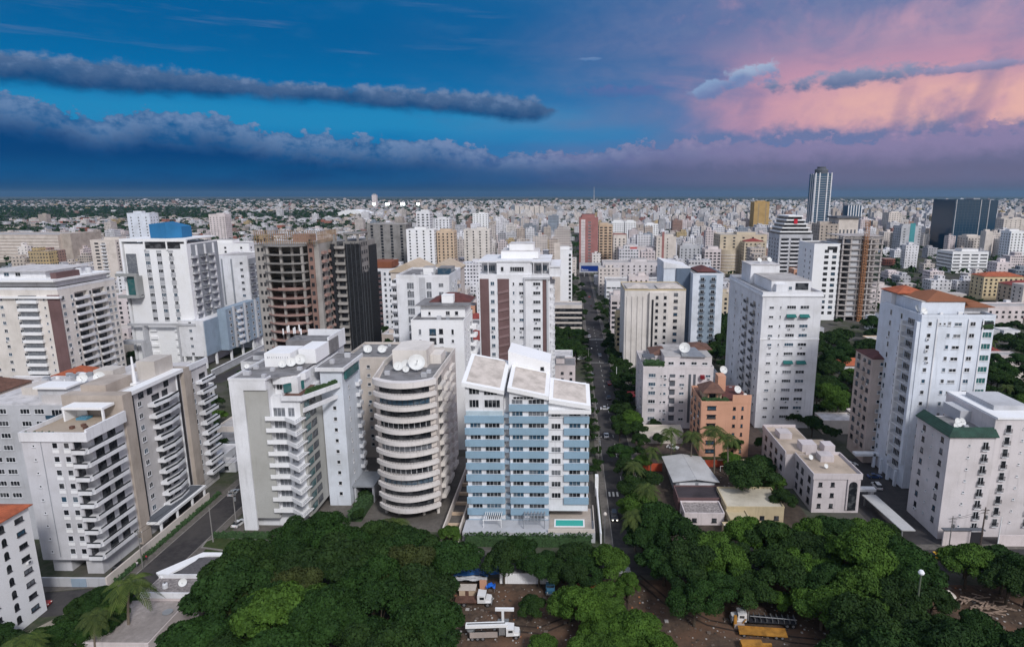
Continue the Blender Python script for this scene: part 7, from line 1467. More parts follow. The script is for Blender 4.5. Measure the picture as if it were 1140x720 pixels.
def far_trees():
    g = np.random.default_rng(8); pts = [(x, y, g.uniform(.6, 1.0)) for x, y in mids[room:]]; y = 720.
    while y < 9500:
        step = 13+y*.010; xw = y*.9; xs = np.arange(-xw, xw*.84, step*1.15); xs = xs+g.uniform(-.5, .5, len(xs))*step
        for x in xs:
            az = x/y; right = 1/(1+math.exp(-(az+.16)*9)); dn = .36-.08*right
            if az < -.58 and 2300 < y < 4200: dn = .98
            if az < -.35 and 2300 < y < 3100: dn = .98
            if -.9 < az < -.3 and 1500 < y < 1750: dn = .6
            if mnoise.noise(Vector((x*.004, y*.003, 1.))) < -.12: dn += .35
            if g.random() < dn: pts.append((x, y+g.uniform(-.5, .5)*step, (g.uniform(.7, 1.25))*(1+y*.00025)))
        y += step
    P = np.array(pts); n = len(P); k = 26; q = g.normal(size=(n, k, 3)); q /= np.linalg.norm(q, axis=2)[:, :, None]; q[:, :, 2] = np.abs(q[:, :, 2])
    s = P[:, 2][:, None, None]; C_ = q*np.array([4.6, 4.6, 3.8])*s*g.uniform(.6, 1.05, (n, k, 1)); C_[:, :, 2] += 3.0*P[:, 2][:, None]; C_[:, :, 0] += P[:, 0][:, None]; C_[:, :, 1] += P[:, 1][:, None]
    C_ = C_.reshape(-1, 3); nr = q.reshape(-1, 3)+g.normal(size=(n*k, 3))*.4; nr /= np.linalg.norm(nr, axis=1)[:, None]; t = np.cross(nr, g.normal(size=(n*k, 3))); t /= np.linalg.norm(t, axis=1)[:, None]; b = np.cross(nr, t); sz = np.repeat(P[:, 2], k)[:, None]*g.uniform(1.1, 2.0, (n*k, 1))
    V = np.stack([C_-t*sz, C_-b*sz*.7, C_+t*sz, C_+b*sz*.7], 1).reshape(-1, 3); cc = np.clip(g.normal(.45, .25, n*k), 0, 1)
    o = bpy.data.objects.new('distant_trees', raw_mesh('distant_trees', V, np.arange(len(V)).reshape(-1, 4), np.stack([cc, cc, cc, np.ones(n*k)], 1))); o.data.materials.append(leafA); col.objects.link(o); tag(o, kind='stuff', label='tree crowns between the distant roofs')
far_trees()
# ================================================================ vehicles
def paintm(name, c):
    if name in MATS: return MATS[name]
    m = flat(name, c, .3, 0, .5, .04); m.node_tree.nodes['Principled BSDF'].inputs['Coat Weight'].default_value = .4; return m
lampw = flat('headlight_glass', (.8, .8, .75), .2); lampr = flat('tail_light', (.35, .02, .02), .3); rimm = flat('wheel_rim', (.4, .4, .42), .4, .7)
WHEEL = {}
def wheel(root, x, y, r=.33, w=.22):
    if r not in WHEEL:
        b = MB(); b.tube((0, -w/2, 0), (0, w/2, 0), r, n=14); h = MB(); h.tube((0, -w/2-.02, 0), (0, w/2+.02, 0), r*.58, n=10); WHEEL[r] = (b.mesh('wheel', ironm), h.mesh('rim', rimm))
    o = inst('wheel', WHEEL[r][0], root, (x, y, r)); inst('rim', WHEEL[r][1], o, (0, 0, 0)); return o
def car(px, py, rz, m, label, kind='sedan', z=.16, xy=None, group='cars on the streets', lights=False):
    x, y = xy or at(px, py, .7); r = thing('parked_car' if group.startswith('parked') else 'car', label, 'car', (x, y, .04), group, rz)
    L, Wd = (4.4, 1.75) if kind == 'sedan' else (4.7, 1.85); hb = .82 if kind == 'sedan' else .98; ht = 1.42 if kind == 'sedan' else 1.78
    def shell(prof, hw0, hw1, m_, nm, ins=0):
        b = MB(); n = len(prof); lo = [(p[0], -(hw0+(hw1-hw0)*p[2]), p[1]) for p in prof]; hi = [(p[0], (hw0+(hw1-hw0)*p[2]), p[1]) for p in prof]
        for i in range(n): j = (i+1) % n; b.quad(lo[i], lo[j], hi[j], hi[i])
        b.poly(list(reversed(lo))); b.poly(hi); return part(nm, b, m_, r, local=True)
    h = L/2
    shell([(-h, .34, 0), (-h+.1, .22, 0), (h-.1, .22, 0), (h, .36, 0), (h-.03, .62, .1), (h-.35, hb-.08, .3), (h*.42, hb, .3), (-h+.5, hb+.03, .3), (-h+.05, hb-.06, .3), (-h-.02, .6, .1)], Wd/2, Wd/2-.08, m, 'body')
    if kind == 'sedan': gp = [(h*.40, hb, 0), (h*.06, ht-.03, 1), (-h*.42, ht-.03, 1), (-h*.78, hb+.02, 0)]; rp = [(h*.07, ht-.03), (-h*.42, ht-.03)]
    else: gp = [(h*.46, hb, 0), (h*.18, ht-.03, 1), (-h*.84, ht-.03, 1), (-h*.95, hb+.02, 0)]; rp = [(h*.19, ht-.03), (-h*.84, ht-.03)]
    shell(gp, Wd/2-.1, Wd/2-.26, gl_dark, 'windows'); part('roof', MB().box(rp[1][0], rp[0][0], -Wd/2+.28, Wd/2-.28, ht-.028, ht+.02), m, r, local=True)
    for s in (-1, 1):
        part('headlight', MB().box(h-.12, h+.005, s*(Wd/2-.32)-.17, s*(Wd/2-.32)+.17, .52, .68), lampw if not lights else LIT, r, local=True); part('tail_light', MB().box(-h-.03, -h+.1, s*(Wd/2-.26)-.14, s*(Wd/2-.26)+.14, .58, .74), lampr, r, local=True)
    for x_, s in ((h-.85, -1), (h-.85, 1), (-h+.85, -1), (-h+.85, 1)): wheel(r, x_, s*(Wd/2-.1))
    return r
LIT = bpy.data.materials.new('lit_headlight'); LIT.use_nodes = True; LIT.node_tree.nodes['Principled BSDF'].inputs['Emission Color'].default_value = (1, .93, .8, 1); LIT.node_tree.nodes['Principled BSDF'].inputs['Emission Strength'].default_value = 6
cw = paintm('white_car_paint', (.7, .7, .7)); ck = paintm('black_car_paint', (.02, .02, .022)); cs = paintm('silver_car_paint', (.38, .40, .42)); cy = paintm('taxi_yellow_paint', (.75, .42, .03)); cr = paintm('red_car_paint', (.30, .02, .02)); cbl = paintm('blue_car_paint', (.04, .08, .2))
car(674, 454, 0, cw, 'white car crossing the avenue sideways beside the sky blue block roof'); car(684, 574, -math.pi/2, ck, 'black car with headlights on coming down the avenue', 'suv', lights=True); car(691, 634, 0.04, cs, 'silver car passing the end of the avenue under the trees', 'suv')
car(1040, 618, math.pi+.03, cy, 'yellow taxi below the green-edged block'); car(1062, 618, .03, cw, 'white car behind the yellow taxi'); car(749, 497, -.5, cw, 'white car parked behind the orange wall beside the palms', group='parked cars in the yards')
car(678, 442, math.pi/2, ck, 'dark car parked at the right kerb above the crossing white car', group='parked cars in the yards'); car(678.5, 426, math.pi/2, cr, 'dark red car further up the right kerb', group='parked cars in the yards'); car(659, 417, math.pi/2, cs, 'grey car at the left kerb level with the cream ribbed tower', group='parked cars in the yards')
for i, (px, py, m_, l) in enumerate(((656, 374, cw, 'white car parked on the left of the far avenue'), (668, 395, cs, 'silver car parked by the stop lines'), (658, 340, ck, 'small dark car near the far end of the avenue'), (650, 318, cw, 'tiny white car at the avenue vanishing point'), (656, 330, cr, 'tiny red car at the top of the avenue'))): car(px, py, math.pi/2, m_, l)
car(945, 492, .2, cw, 'white car parked beside the beige block with the red roof', xy=(95.5, 199), group='parked cars in the yards'); car(0, 0, math.pi/2, ck, 'black car parked in the driveway behind the cream garden wall', 'suv', xy=(-109.6, 137), group='parked cars in the yards'); car(268, 590, 1.4, cw, 'white car parked against the zigzag block', xy=(-91.6, 158), group='parked cars in the yards'); car(0, 0, 0, cbl, 'dark car under the stilts of the tall bluish white tower', xy=(99, 190), group='parked cars in the yards'); car(0, 0, 1.5, cw, 'white car on the driveway between the carport and the stilted tower', 'suv', xy=(96.5, 183), group='parked cars in the yards')
for i, (x, y, rz, m_, l) in enumerate(((-102.6, 176, math.pi/2, cs, 'silver car driving up the side street beside the grey complex'), (-98.4, 196, -math.pi/2, cw, 'white car coming down the side street behind the kerb island'), (-103.6, 212, math.pi/2, ck, 'dark car parked further up the side street'), (-118, 122.6, .15, cr, 'dark red car on the front street below the corner block'), (14.2, 224, math.pi/2, cw, 'white car parked at the left kerb beside the sky blue block'), (20.6, 208, -math.pi/2, cbl, 'dark blue car parked at the right kerb opposite the sky blue block'), (20.7, 246, -math.pi/2, cs, 'silver car parked at the right kerb by the pinkish courtyard wall'))): car(0, 0, rz, m_, l, xy=(x, y))
# ---- trucks in the yard
def truck(x, y, rz, cab, label, bed='flat', L=8., sc=1., name='truck'):
    r = thing(name, label, 'truck', (x, y, .03), 'trucks in the soil yard', rz); r.scale = (sc, sc, sc); h = L/2
    part('chassis', MB().box(-h, h-.4, -.45, .45, .75, 1.0), frd, r, local=True)
    c = MB(); c.prism([(h-2.9, -1.2), (h-1.1, -1.2), (h-1.1, 1.2), (h-2.9, 1.2)], 1.0, [2.95, 2.7, 2.7, 2.95]); c.prism([(h-1.1, -1.), (h+.1, -.9), (h+.1, .9), (h-1.1, 1.)], .9, [1.95, 1.75, 1.75, 1.95]); cb = part('cab', c, cab, r, local=True)
    w = MB(); w.box(h-1.13, h-1.07, -1.02, 1.02, 1.98, 2.55); w.box(h-2.4, h-1.4, -1.23, -1.19, 1.9, 2.5); w.box(h-2.4, h-1.4, 1.19, 1.23, 1.9, 2.5); part('windscreen', w, gl_dark, cb, local=True)
    part('bumper', MB().box(h+.1, h+.3, -1.15, 1.15, .6, .95), steel, r, local=True)
    for s in (-1, 1): part('headlight', MB().box(h+.1, h+.16, s*.75-.14, s*.75+.14, 1.15, 1.4), lampw, r, local=True); part('mudguard', MB().box(h-1.2, h-.1, s*1.05-.2, s*1.05+.2, 1.06, 1.24), cab, r, local=True)
    for x_ in ([h-.65]+[-h+.9, -h+2.1]+([-h+3.3] if bed == 'boom' else [])):
        for s in (-1, 1): wheel(r, x_, s*1.0, .52, .35)
    return r
x, y = at(550, 709); t = truck(x, y, .06, paintm('white_car_paint', 0), 'long white boom truck with a folded concrete boom in the soil yard', 'boom', 11.5, .9)
part('side_panel', MB().box(-5.4, .9, -1.25, -1.15, .9, 2.3), stucco('dusty_panel', (.42, .36, .33), .3), t, local=True); part('boom', MB().box(-6.4, 3.2, -.75, .1, 3.0, 3.7).box(-6.4, 2.4, .15, .8, 2.9, 3.5), bright, t, local=True); part('boom_turret', MB().box(1.2, 2.6, -.7, .7, 1.0, 3.0), steel, t, local=True); part('boom_hose', MB().tube((-6, -.3, 3.9), (2.6, -.3, 3.9), .09), ironm, t, local=True); part('hopper', MB().lathe([(.5, 1.1), (.9, 2.0), (1.0, 2.2)], 10, (-5.2, 0), cap=False), steel, t, local=True)
x, y = at(532, 676); t2 = thing('crane_arm', 'white upright outrigger frame standing behind the boom truck', 'machine', (*at(560, 693), 0)); bx_, by_ = at(560, 693); part('mast', MB().box(bx_-.25, bx_+.25, by_-.25, by_+.25, 0, 3.0), bright, t2); part('arm', MB().box(bx_-1.6, bx_+2.4, by_-.25, by_+.25, 3.003, 3.6), bright, t2); part('foot', MB().box(bx_-1.2, bx_+1.2, by_-1, by_+1, .02, .3), steel, t2)
x, y = at(527, 672); t = truck(x, y, .0, paintm('white_car_paint', 0), 'white bonneted truck half hidden by the left canopy', 'flat', 8.); part('flatbed', MB().box(-4, .9, -1.2, 1.2, 1.02, 1.2), t_brown, t, local=True)
x, y = at(613, 655); t = truck(x, y, -math.pi/2, paintm('steel_blue_paint', (.06, .17, .28)), 'blue and white truck facing the viewer between two trees', 'box', 7., .85); part('cargo_roof', MB().box(-3.4, .3, -1.25, 1.25, 1.0, 3.0), dgrey, t, local=True); part('wind_deflector', MB().box(.35, 1.4, -1.2, 1.2, 3.0, 3.5), bright, t, local=True)
x, y = at(850, 694); t = truck(x, y, math.pi-.07, paintm('white_car_paint', 0), 'white truck with dark open flatbed beside the yellow trailer', 'flat', 13.5); part('flatbed', MB().box(-6.6, 3.3, -1.25, 1.25, 1.02, 1.2), frd, t, local=True); q = MB(); [q.box(-6.4+i*1.2, -6.3+i*1.2, -1.2, 1.2, 1.2, 1.75) for i in range(8)]; q.tube((-6.5, 1.1, 2.1), (3.2, 1.1, 2.5), .1); part('stake_rack', q, steel, t, local=True); part('exhaust_stack', MB().tube((3.5, .9, 1.2), (3.5, .9, 3.5), .12), steel, t, local=True)
yl = flat('machine_yellow', (.34, .16, .025), .7, var=.35)
x, y = at(845, 707); t = thing('trailer', 'long rusty yellow flat trailer deck lying in front of the white truck', 'trailer', (x, y, 0), None, math.pi-.09); part('deck', MB().box(-5.5, 4.2, -1.1, 1.1, .8, 1.05), yl, t, local=True); part('side_rail', MB().box(-5.5, 4.2, -1.2, -1.105, .7, 1.2), yl, t, local=True)
for x_ in (-4.5, -3.3, 3.2): [wheel(t, x_, s*.85, .42, .25) for s in (-1, 1)]
x, y = at(818, 698); t = thing('loader_arm', 'small yellow and white upright machine part beside the flatbed cab', 'machine', (x, y, 0)); part('mast', MB().box(x-.3, x+.3, y-.3, y+.3, 0, 2.8), yl, t); part('base', MB().box(x-.2, x+1.9, y-.5, y+.5, .02, 1.0), stucco('dusty_panel', (1, 1, 1)), t); part('hook', MB().tube((x+1.6, y, 1.0), (x+2.3, y, 2.0), .14), yl, t)
x, y = at(840, 722); t = thing('excavator_bucket', 'second yellow machine cut by the lower edge', 'machine', (x, y, 0)); part('body', MB().box(x-2.8, x+1.5, y-.9, y+.9, .3, 1.5), yl, t); part('arm', MB().box(x+1.5, x+3.4, y-.3, y+.3, .6, 1.2), yl, t)
# ---- container, tarps, cabin, timber pile
x, y = at(585, 650); t = thing('container', 'white site container with grey roof behind a small tree', 'container', (x, y, 0)); q = MB(); q.box(x-6, x+6.5, y, y+3, .1, 3.0); [q.box(x-6+i*.6, x-5.8+i*.6, y-.06, y-.002, .2, 2.9) for i in range(21)]; part('body', q, bright, t); part('roof', MB().box(x-6.2, x+6.7, y-.2, y+3.2, 3.0, 3.2), roofg, t)
tb = flat('blue_tarpaulin', (.02, .10, .30), .5, var=.3); trr = random.Random(4)
def tarp(px, py, w, d, h, label, m=tb):
    x, y = at(px, py); t = thing('tarpaulin_shelter', label, 'shelter', (x, y, 0), 'tarpaulin shelters'); b = MB(); nx, ny = 9, 5; H = [[h+trr.uniform(-.25, .25)-abs(i-nx/2)*.06 for i in range(nx+1)] for j in range(ny+1)]
    for j in range(ny):
        for i in range(nx): X = lambda i_: x-w/2+w*i_/nx; Y = lambda j_: y+d*j_/ny; b.quad((X(i), Y(j), H[j][i]), (X(i+1), Y(j), H[j][i+1]), (X(i+1), Y(j+1), H[j+1][i+1]), (X(i), Y(j+1), H[j+1][i]))
    part('sheet', b, m, t); q = MB(); [q.tube((a, c, 0), (a, c, h-.1), .06) for a in (x-w/2+.2, x+w/2-.2) for c in (y+.2, y+d-.2)]; part('pole', q, steel, t)
tarp(522, 650, 9, 3, 2.4, 'wide blue tarpaulin shelter next to the left canopy'); tarp(545, 650, 5, 3.2, 2.8, 'small blue and teal tarpaulin heap beside the container', ); tarp(546, 660, 2.2, 1.6, 1.6, 'bright blue barrel cover below the tarpaulin heap', flat('bright_blue_sheet', (.01, .12, .55), .5)); tarp(640, 648, 10, 2.5, 2.6, 'blue-green shelter strip behind the blue truck', flat('teal_sheet', (.03, .12, .2), .5)); tarp(524, 654, 7.5, 1.6, 2.0, 'grey-white sheet below the wide blue tarpaulin', lgrey)
x, y = at(520, 664); t = thing('site_cabin', 'small cream plywood site cabin under the blue tarpaulin', 'cabin', (x, y, 0)); part('body', MB().box(x-1.8, x+1.8, y, y+2, .05, 1.7), peach, t); part('roof', MB().box(x-2, x+2, y-.2, y+2.2, 1.703, 1.82), cream, t); part('door', MB().box(x-.4, x+.4, y-.05, y-.002, .1, 1.5), t_brown, t)
x, y = at(538, 657); t = thing('plywood_panel', 'leaning tan plywood panel between the cabin and the blue cover', 'panel', (x, y, 0)); part('sheet', MB().prism([(x-.8, y), (x+.8, y), (x+.8, y+.3), (x-.8, y+.3)], .02, 2.6), salmon, t)
x, y = at(640, 657); t = thing('rusty_fence', 'rusty red sheet fence right of the blue truck', 'fence', (x, y, 0)); part('sheet', MB().box(x-1, x+5, y, y+.12, .02, 2), flat('rusty_sheet', (.22, .06, .03), .8, var=.4), t)
x0, y0 = at(1094, 677); wood = flat('old_timber', (.30, .22, .17), .9, var=.3, sc=2)
for i in range(46):
    a = trr.uniform(-.5, .9); L = trr.uniform(1.6, 4.2); cx, cy_ = x0+trr.gauss(0, 2.2), y0+trr.gauss(0, 1.5); z = trr.uniform(.1, 1.3)*max(.2, 1-abs(cx-x0)/5)
    q = MB(); q.box(-L/2, L/2, -.13, .13, 0, .1+.1*(i % 2)); o = solo('timber_plank', q, wood, 'pale timber plank in the loose pile at the right of the yard', 'plank', 'planks of the timber pile', loc=(cx, cy_, z), rz=a); o.rotation_euler[1] = trr.uniform(-.12, .12)
x, y = at(1002, 675); t = thing('site_shed', 'small broken white shed between the dark trees at lower right', 'shed', (x, y, 0)); part('roof', MB().prism([(x-2.4, y), (x+2.2, y-.6), (x+2.6, y+1.8), (x-2, y+2.2)], [2.4, 2.9, 2.6, 2.2], [2.55, 3.05, 2.75, 2.35]), cream, t); part('wall', MB().box(x-1.9, x+2, y+.2, y+1.6, 0, 2.2), white, t)
x, y = at(1055, 662); t = thing('sand_pile', 'small pale sand cone beside the timber pile', 'pile', (x, y, 0)); part('heap', MB().lathe([(1.8, 0), (1.2, .5), (.5, 1.0), (.1, 1.3)], 12, (x, y)), cream, t)
# ---- poles, street lamps
def pole(px, py, h, label, wires=False, lamp=False, xy=None, m=conc, r0=.17, name='utility_pole', cat='utility pole', group='poles along the streets'):
    x, y = xy or at(px, py); t = thing(name, label, cat, (x, y, 0), group); part('shaft', MB().tube((x, y, 0), (x, y, h), r0, r0*.6, 8), m, t)
    if wires: q = MB(); q.box(x-1.1, x+1.1, y-.07, y+.07, h-.8, h-.65); q.box(x-.8, x+.8, y-.07, y+.07, h-1.6, h-1.48); part('crossarm', q, m, t); part('transformer', MB().tube((x+.45, y-.1, h-3.2), (x+.45, y-.1, h-2.2), .3, n=10), steel, t); part('insulator', MB().box(x-1.05, x-.95, y-.05, y+.05, h-.65, h-.45).box(x+.95, x+1.05, y-.05, y+.05, h-.65, h-.45), bright, t)
    if lamp: part('lamp_arm', MB().tube((x, y, h-.2), (x+1.4, y-.3, h+.15), .06), steel, t); part('lamp_head', MB().box(x+1.3, x+2.0, y-.45, y-.15, h+.08, h+.22), bright, t)
    return t
pole(180, 632, 10.5, 'concrete pole standing on the pavement in front of the run-down house', True, xy=(-104.4, 137)); pole(255, 605, 10, 'first of two poles on the kerb island left of the zigzag block', False, xy=(-93.8, 149)); pole(262, 590, 11, 'second pole of the kerb island with crossarm', True, xy=(-91.8, 157)); pole(240, 560, 10, 'pole beside the side street houses', True, xy=(-105, 186)); pole(232, 520, 9, 'further pole on the side street', False, xy=(-105.2, 206))
pole(661, 512, 9, 'street lamp pole on the left kerb beside the sky blue block', True, xy=(10.2, 203)); pole(664, 470, 9, 'pole at the left kerb near the crossing white car', True, xy=(10.4, 238)); pole(684, 430, 9, 'white pole on the right kerb below the cream ribbed tower', False, xy=(22.8, 290), m=bright); pole(661, 400, 8, 'lamp pole by the slatted garden wall', False, True, xy=(10.5, 330)); pole(0, 0, 8, 'lamp pole in the distance on the left kerb', False, True, xy=(10.5, 380))
pole(1043, 612, 10, 'leaning utility pole with transformer left of the street wall', True, xy=(97.6, 147)); pole(1076, 612, 12.5, 'tall wooden utility pole with three crossarms below the green-edged block', True, xy=(105.5, 147), m=flat('dark_wood_pole', (.09, .07, .06)), r0=.24); pole(1098, 604, 9, 'short white pole by the street wall', False, xy=(111, 148.5), m=bright)
x, y = at(1016, 712); t = thing('floodlight_mast', 'tall white mast with round head rising from the lower right trees', 'street lamp', (x, y, 0)); part('shaft', MB().tube((x, y, 0), (x, y, 15), .28, .16, 10), stucco('dirty_green_metal', (.12, .14, .10)), t); part('lamp_head', MB().lathe([(.2, 15), (.55, 15.2), (.62, 15.5), (.4, 15.9), (.05, 16)], 12, (x, y)), bright, t); part('ladder', MB().box(x-.35, x-.22, y-.35, y-.25, 1, 7).box(x+.22, x+.35, y-.35, y-.25, 1, 7), bright, t)
x, y = at(674, 620); t = thing('street_lamp', 'white globe street lamp above the trees at the end of the left kerb', 'street lamp', (x, y+4, 0)); part('shaft', MB().tube((x, y+4, 0), (x, y+4, 9.2), .12, .08), steel, t); part('globe', MB().lathe([(.1, 9.2), (.4, 9.5), (.45, 9.8), (.3, 10.15), (.02, 10.3)], 12, (x, y+4)), stucco('cream_render', 0), t)
# overhead cables on the side street
def cable(a, b, sag, label):
    q = MB(); n = 8; P_ = [Vector(a).lerp(Vector(b), i/n)-Vector((0, 0, sag*4*(i/n)*(1-i/n))) for i in range(n+1)]; [q.tube(P_[i], P_[i+1], .035, n=4) for i in range(n)]; o = solo('overhead_cable', q, ironm, label, 'cable', 'overhead street cables')
for dx in (-.9, .9): cable((-104.4+dx, 137, 9.7), (-105+dx, 186, 9.3), 1.2, 'thin overhead cables between the poles of the side street'); cable((10.2+dx, 203, 8.3), (10.4+dx, 238, 8.3), .8, 'thin overhead cables along the left kerb of the avenue'); cable((97.6+dx, 147, 9.3), (105.5+dx, 147, 11.7), .4, 'thin overhead cables between the two poles below the green-edged block')
# ---- kerb island and hedges
hd = random.Random(2)
def hedge(x0, x1, y0, y1, h, label, n):
    b = MB()
    for i in range(n):
        x = hd.uniform(x0, x1); y = hd.uniform(y0, y1); z = .1+hd.random()*h; s = hd.uniform(.25, .5); a = hd.uniform(0, 3); b.quad((x-s*math.cos(a), y-s*math.sin(a), z), (x, y, z-s*.6), (x+s*math.cos(a), y+s*math.sin(a), z+.1), (x+hd.uniform(-.2, .2), y+.1, z+s*.7))
    b.box(x0+.15, x1-.15, y0+.15, y1-.15, .02, h*.75); solo('hedge', b, leaf_dark, label, 'hedge', 'clipped hedges')
hedge(-107.3, -106.3, 131, 176, 1.0, 'long clipped hedge along the cream garden wall', 900); hedge(-95, -80, 150.6, 152.6, 1.2, 'hedge on the kerb island in front of the zigzag block', 500); hedge(-62, -58, 160, 172, 3.2, 'tall hedge between the entrance pavilion and the round-fronted block', 500); hedge(-27, 6, 147.6, 149.2, 3.4, 'dark shrubs along the terrace of the sky blue block', 1200)
i_ = MB(); i_.prism([(-95.6, 146.2), (-86, 144.2), (-80, 146), (-80, 150), (-94, 151.5), (-96.1, 149.4)], .02, .17); solo('kerb_island', i_, kerbm, kind='structure'); i_ = MB(); i_.prism([(-95.2, 146.7), (-86, 144.8), (-80.4, 146.4), (-80.4, 149.6), (-93.9, 151), (-95.6, 149.3)], .171, .19); solo('island_lawn', i_, lawn, kind='structure')
# ---- people on the pavement
def person(x, y, rz, shirt, trousers, label, step=.25):
    v = [(0, 0, .92), (0, .01, 1.12), (0, .01, 1.36), (0, .0, 1.5), (0, .02, 1.60), (0, .03, 1.70), (.1, 0, .88), (.11, step*.6, .5), (.11, step*.35, .09), (.11, step*.35+.16, .05), (-.1, 0, .88), (-.11, -step*.3, .48), (-.11, -step*1.1, .10), (-.11, -step*1.1+.15, .06), (.19, 0, 1.42), (.25, -.06, 1.15), (.24, .08, .93), (.24, .13, .84), (-.19, 0, 1.42), (-.25, .03, 1.15), (-.24, .16, .95), (-.24, .22, .88)]
    e = [(0, 1), (1, 2), (2, 3), (3, 4), (4, 5), (0, 6), (6, 7), (7, 8), (8, 9), (0, 10), (10, 11), (11, 12), (12, 13), (2, 14), (14, 15), (15, 16), (16, 17), (2, 18), (18, 19), (19, 20), (20, 21)]
    rad = [.145, .13, .16, .055, .085, .10, .095, .062, .045, .04, .095, .062, .045, .04, .065, .045, .033, .04, .065, .045, .033, .04]
    def skin(name, idx, grow, m, parent):
        mp = {k: i for i, k in enumerate(idx)}; me = bpy.data.meshes.new(name); me.from_pydata([v[k] for k in idx], [(mp[a], mp[b]) for a, b in e if a in mp and b in mp], []); o = bpy.data.objects.new(name, me); col.objects.link(o); o.parent = parent
        md = o.modifiers.new('skin', 'SKIN')
        for i, k in enumerate(idx): sv = me.skin_vertices[0].data[i]; q = rad[k]*grow; sv.radius = (q, q*.8); sv.use_root = (i == 0)
        md2 = o.modifiers.new('sub', 'SUBSURF'); md2.levels = 1; md2.render_levels = 2; me.materials.append(m); return o
    r = thing('person', label, 'person', (x, y, .15), None, rz); skin('body', list(range(22)), 1., flat('skin_tone', (.16, .085, .055), .6), r)
    skin('shirt', [2, 1, 0, 14, 15, 18, 19], 1.16, shirt, r); skin('trousers', [0, 6, 7, 8, 10, 11, 12], 1.16, trousers, r); h = MB().lathe([(.105, 1.68), (.115, 1.74), (.09, 1.81), (.03, 1.84)], 12, (0, .02)); part('hair', h, ck, r, local=True)
person(-106.0, 137.4, .1, flat('white_shirt', (.6, .6, .6), .8), flat('grey_trousers', (.12, .12, .14), .8), 'person in a white shirt walking on the pavement beside the cream garden wall'); person(-105.6, 140.2, .0, flat('red_shirt', (.4, .04, .05), .8), flat('dark_trousers', (.03, .03, .05), .8), 'person in a red shirt walking ahead on the pavement beside the cream garden wall', -.22)
# ---- radio mast, stadium and its floodlights
x, y = at(661, 248); t = thing('radio_mast', 'thin white radio mast standing on the skyline behind the brick red tower', 'mast', (x, y, 0)); part('lattice', MB().tube((x, y, 0), (x, y, 112), 2.2, .5, 6), lgrey, t)
x, y = at(662, 262); t = thing('radio_mast', 'slimmer second mast left of the brick red tower', 'mast', (at(583, 262)[0], y, 0)); part('lattice', MB().tube((at(583, 262)[0], y, 0), (at(583, 262)[0], y, 62), .8, .3, 6), lgrey, t)
LAMP = bpy.data.materials.new('lit_floodlight'); LAMP.use_nodes = True; b_ = LAMP.node_tree.nodes['Principled BSDF']; b_.inputs['Emission Color'].default_value = (.85, 1, .95, 1); b_.inputs['Emission Strength'].default_value = 14
for i, px in enumerate((417, 432, 449, 466)):
    x, y = at(px, 242); t = thing('floodlight_tower', ['leftmost', 'second', 'third', 'rightmost'][i]+' of the four lit stadium floodlight towers on the skyline', 'floodlight tower', (x, y, 0), 'lit stadium floodlight towers'); part('shaft', MB().tube((x, y, 0), (x, y, 48), 1.1, .6, 6), steel, t); part('lamp_frame', MB().box(x-8, x+8, y, y+1, 46, 56), steel, t); w_ = (5, 7, 8, 5)[i]; part('lamp_bank', MB().box(x-w_, x+w_, y-.6, y-.05, 47.5, 55), LAMP, t)
x, y = at(391, 240); t = thing('stadium_roof', 'wide low white vaulted roof left of the floodlights', 'stadium', (x, y, 0)); b = MB(); n = 12
for i in range(n):
    f = lambda q: (x-70+140*q, 8+16*math.sin(math.pi*q)); (xa, za), (xb, zb) = f(i/n), f((i+1)/n); b.quad((xa, y, 0), (xb, y, 0), (xb, y, zb), (xa, y, za)); b.quad((xa, y, za), (xb, y, zb), (xb, y+110, zb), (xa, y+110, za))
part('vault', b, bright, t)
x, y = at(417, 232); t = thing('hotel_tower', 'lone pinkish tower on the skyline above the stadium floodlights', 'tower', (x, y, 0)); part('shaft', MB().box(x-14, x+14, y, y+30, 0, 84), pinkw, t); part('crown', MB().box(x-8, x+8, y+5, y+25, 84, 92), grey, t)
x, y = at(589, 240); t = thing('apartment_slab', 'long white slab block on the distant skyline above the plum-panelled tower', 'apartment building', (x, y, 0)); b = MB(); [b.box(x-60+i*21, x-42+i*21, y, y+20, 0, 42-(i % 2)*3) for i in range(6)]; part('wall', b, cream, t); part('link', MB().box(x-60, x+64, y+4, y+16, 0, 34), grey, t)

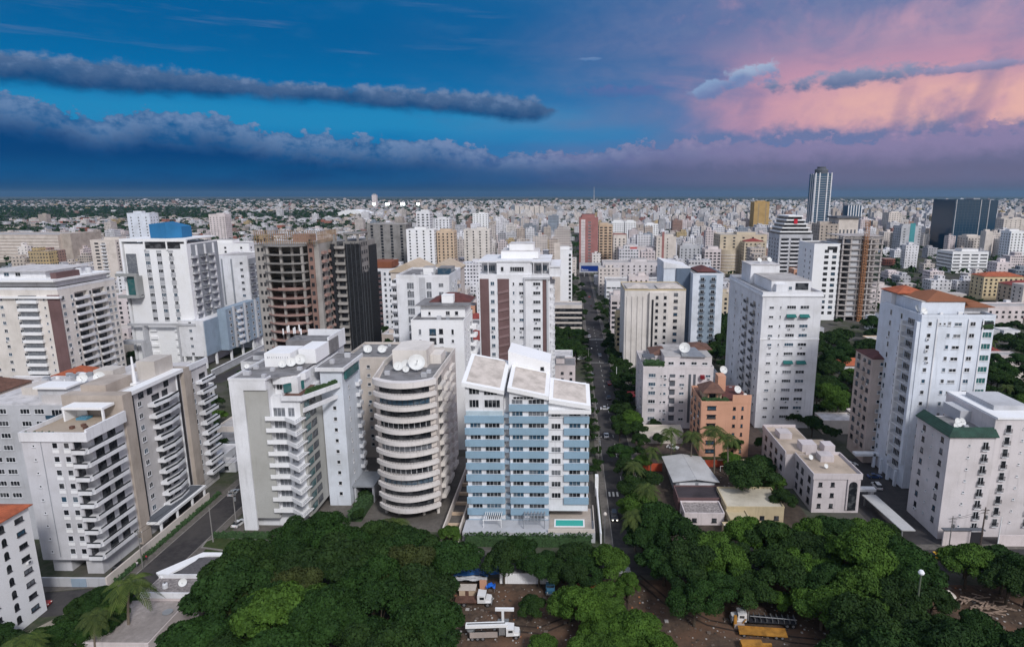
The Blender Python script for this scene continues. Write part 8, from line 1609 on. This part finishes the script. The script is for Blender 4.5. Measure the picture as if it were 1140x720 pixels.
# ---- litter and stones over the soil yard
def debris():
    g = np.random.default_rng(12); B = []; C_ = []
    for (x0, x1, y0, y1, n) in ((-26, -4, 112, 131, 260), (-2, 58, 108, 130, 620), (84, 122, 116, 132, 300), (26, 64, 178, 194, 90), (-110, -90, 96, 126, 60)):
        for _ in range(n):
            x, y = g.uniform(x0, x1), g.uniform(y0, y1); s = g.uniform(.05, .22)*(2.2 if g.random() < .06 else 1); h = s*g.uniform(.3, .9); B.append((x-s, x+s, y-s*g.uniform(.5, 1.2), y+s, .03, .03+h)); k = g.random(); C_.append(((.14, .11, .09, 0) if k < .55 else (.40, .38, .36, 0) if k < .8 else (.06, .045, .035, 0) if k < .95 else (.35, .14, .06, 0)))
    o = bpy.data.objects.new('yard_rubble', boxes_mesh('yard_rubble', np.array(B), np.array(C_))); col.objects.link(o); m, b = newmat('rubble'); a = NT.nodes.new('ShaderNodeAttribute'); a.attribute_name = 'Col'; NT.links.new(a.outputs['Color'], b.inputs['Base Color']); b.inputs['Roughness'].default_value = .9; o.data.materials.append(m); tag(o, kind='stuff', label='stones and litter scattered over the brown soil')
debris()
track = flatmat('wheel_track', (.055, .04, .032), (.035, .026, .022), 1.1)
for pts in ([(-6, 116), (2, 121), (12, 127), (16, 136)], [(-24, 116), (-14, 117), (-6, 116)], [(16, 136), (22, 126), (30, 119), (46, 114), (60, 112)], [(13, 134), (12, 122), (20, 110)]):
    for off in (-.9, .9): strip('wheel_track', pts, .5, .02, track, 0, off)
# ================================================================ evening air
hz = solo('haze', MB().box(-20500, 20500, -150, 22500, -1, 175), [bpy.data.materials.new('evening_air')], kind='stuff')
m = hz.data.materials[0]; m.use_nodes = True; n = m.node_tree; n.nodes.clear(); o = n.nodes.new('ShaderNodeOutputMaterial'); v = n.nodes.new('ShaderNodeVolumePrincipled')
v.inputs['Color'].default_value = (.24, .46, .68, 1); v.inputs['Density'].default_value = 4.2e-5; v.inputs['Anisotropy'].default_value = .2; n.links.new(v.outputs[0], o.inputs['Volume'])
S.cycles.volume_bounces = 0
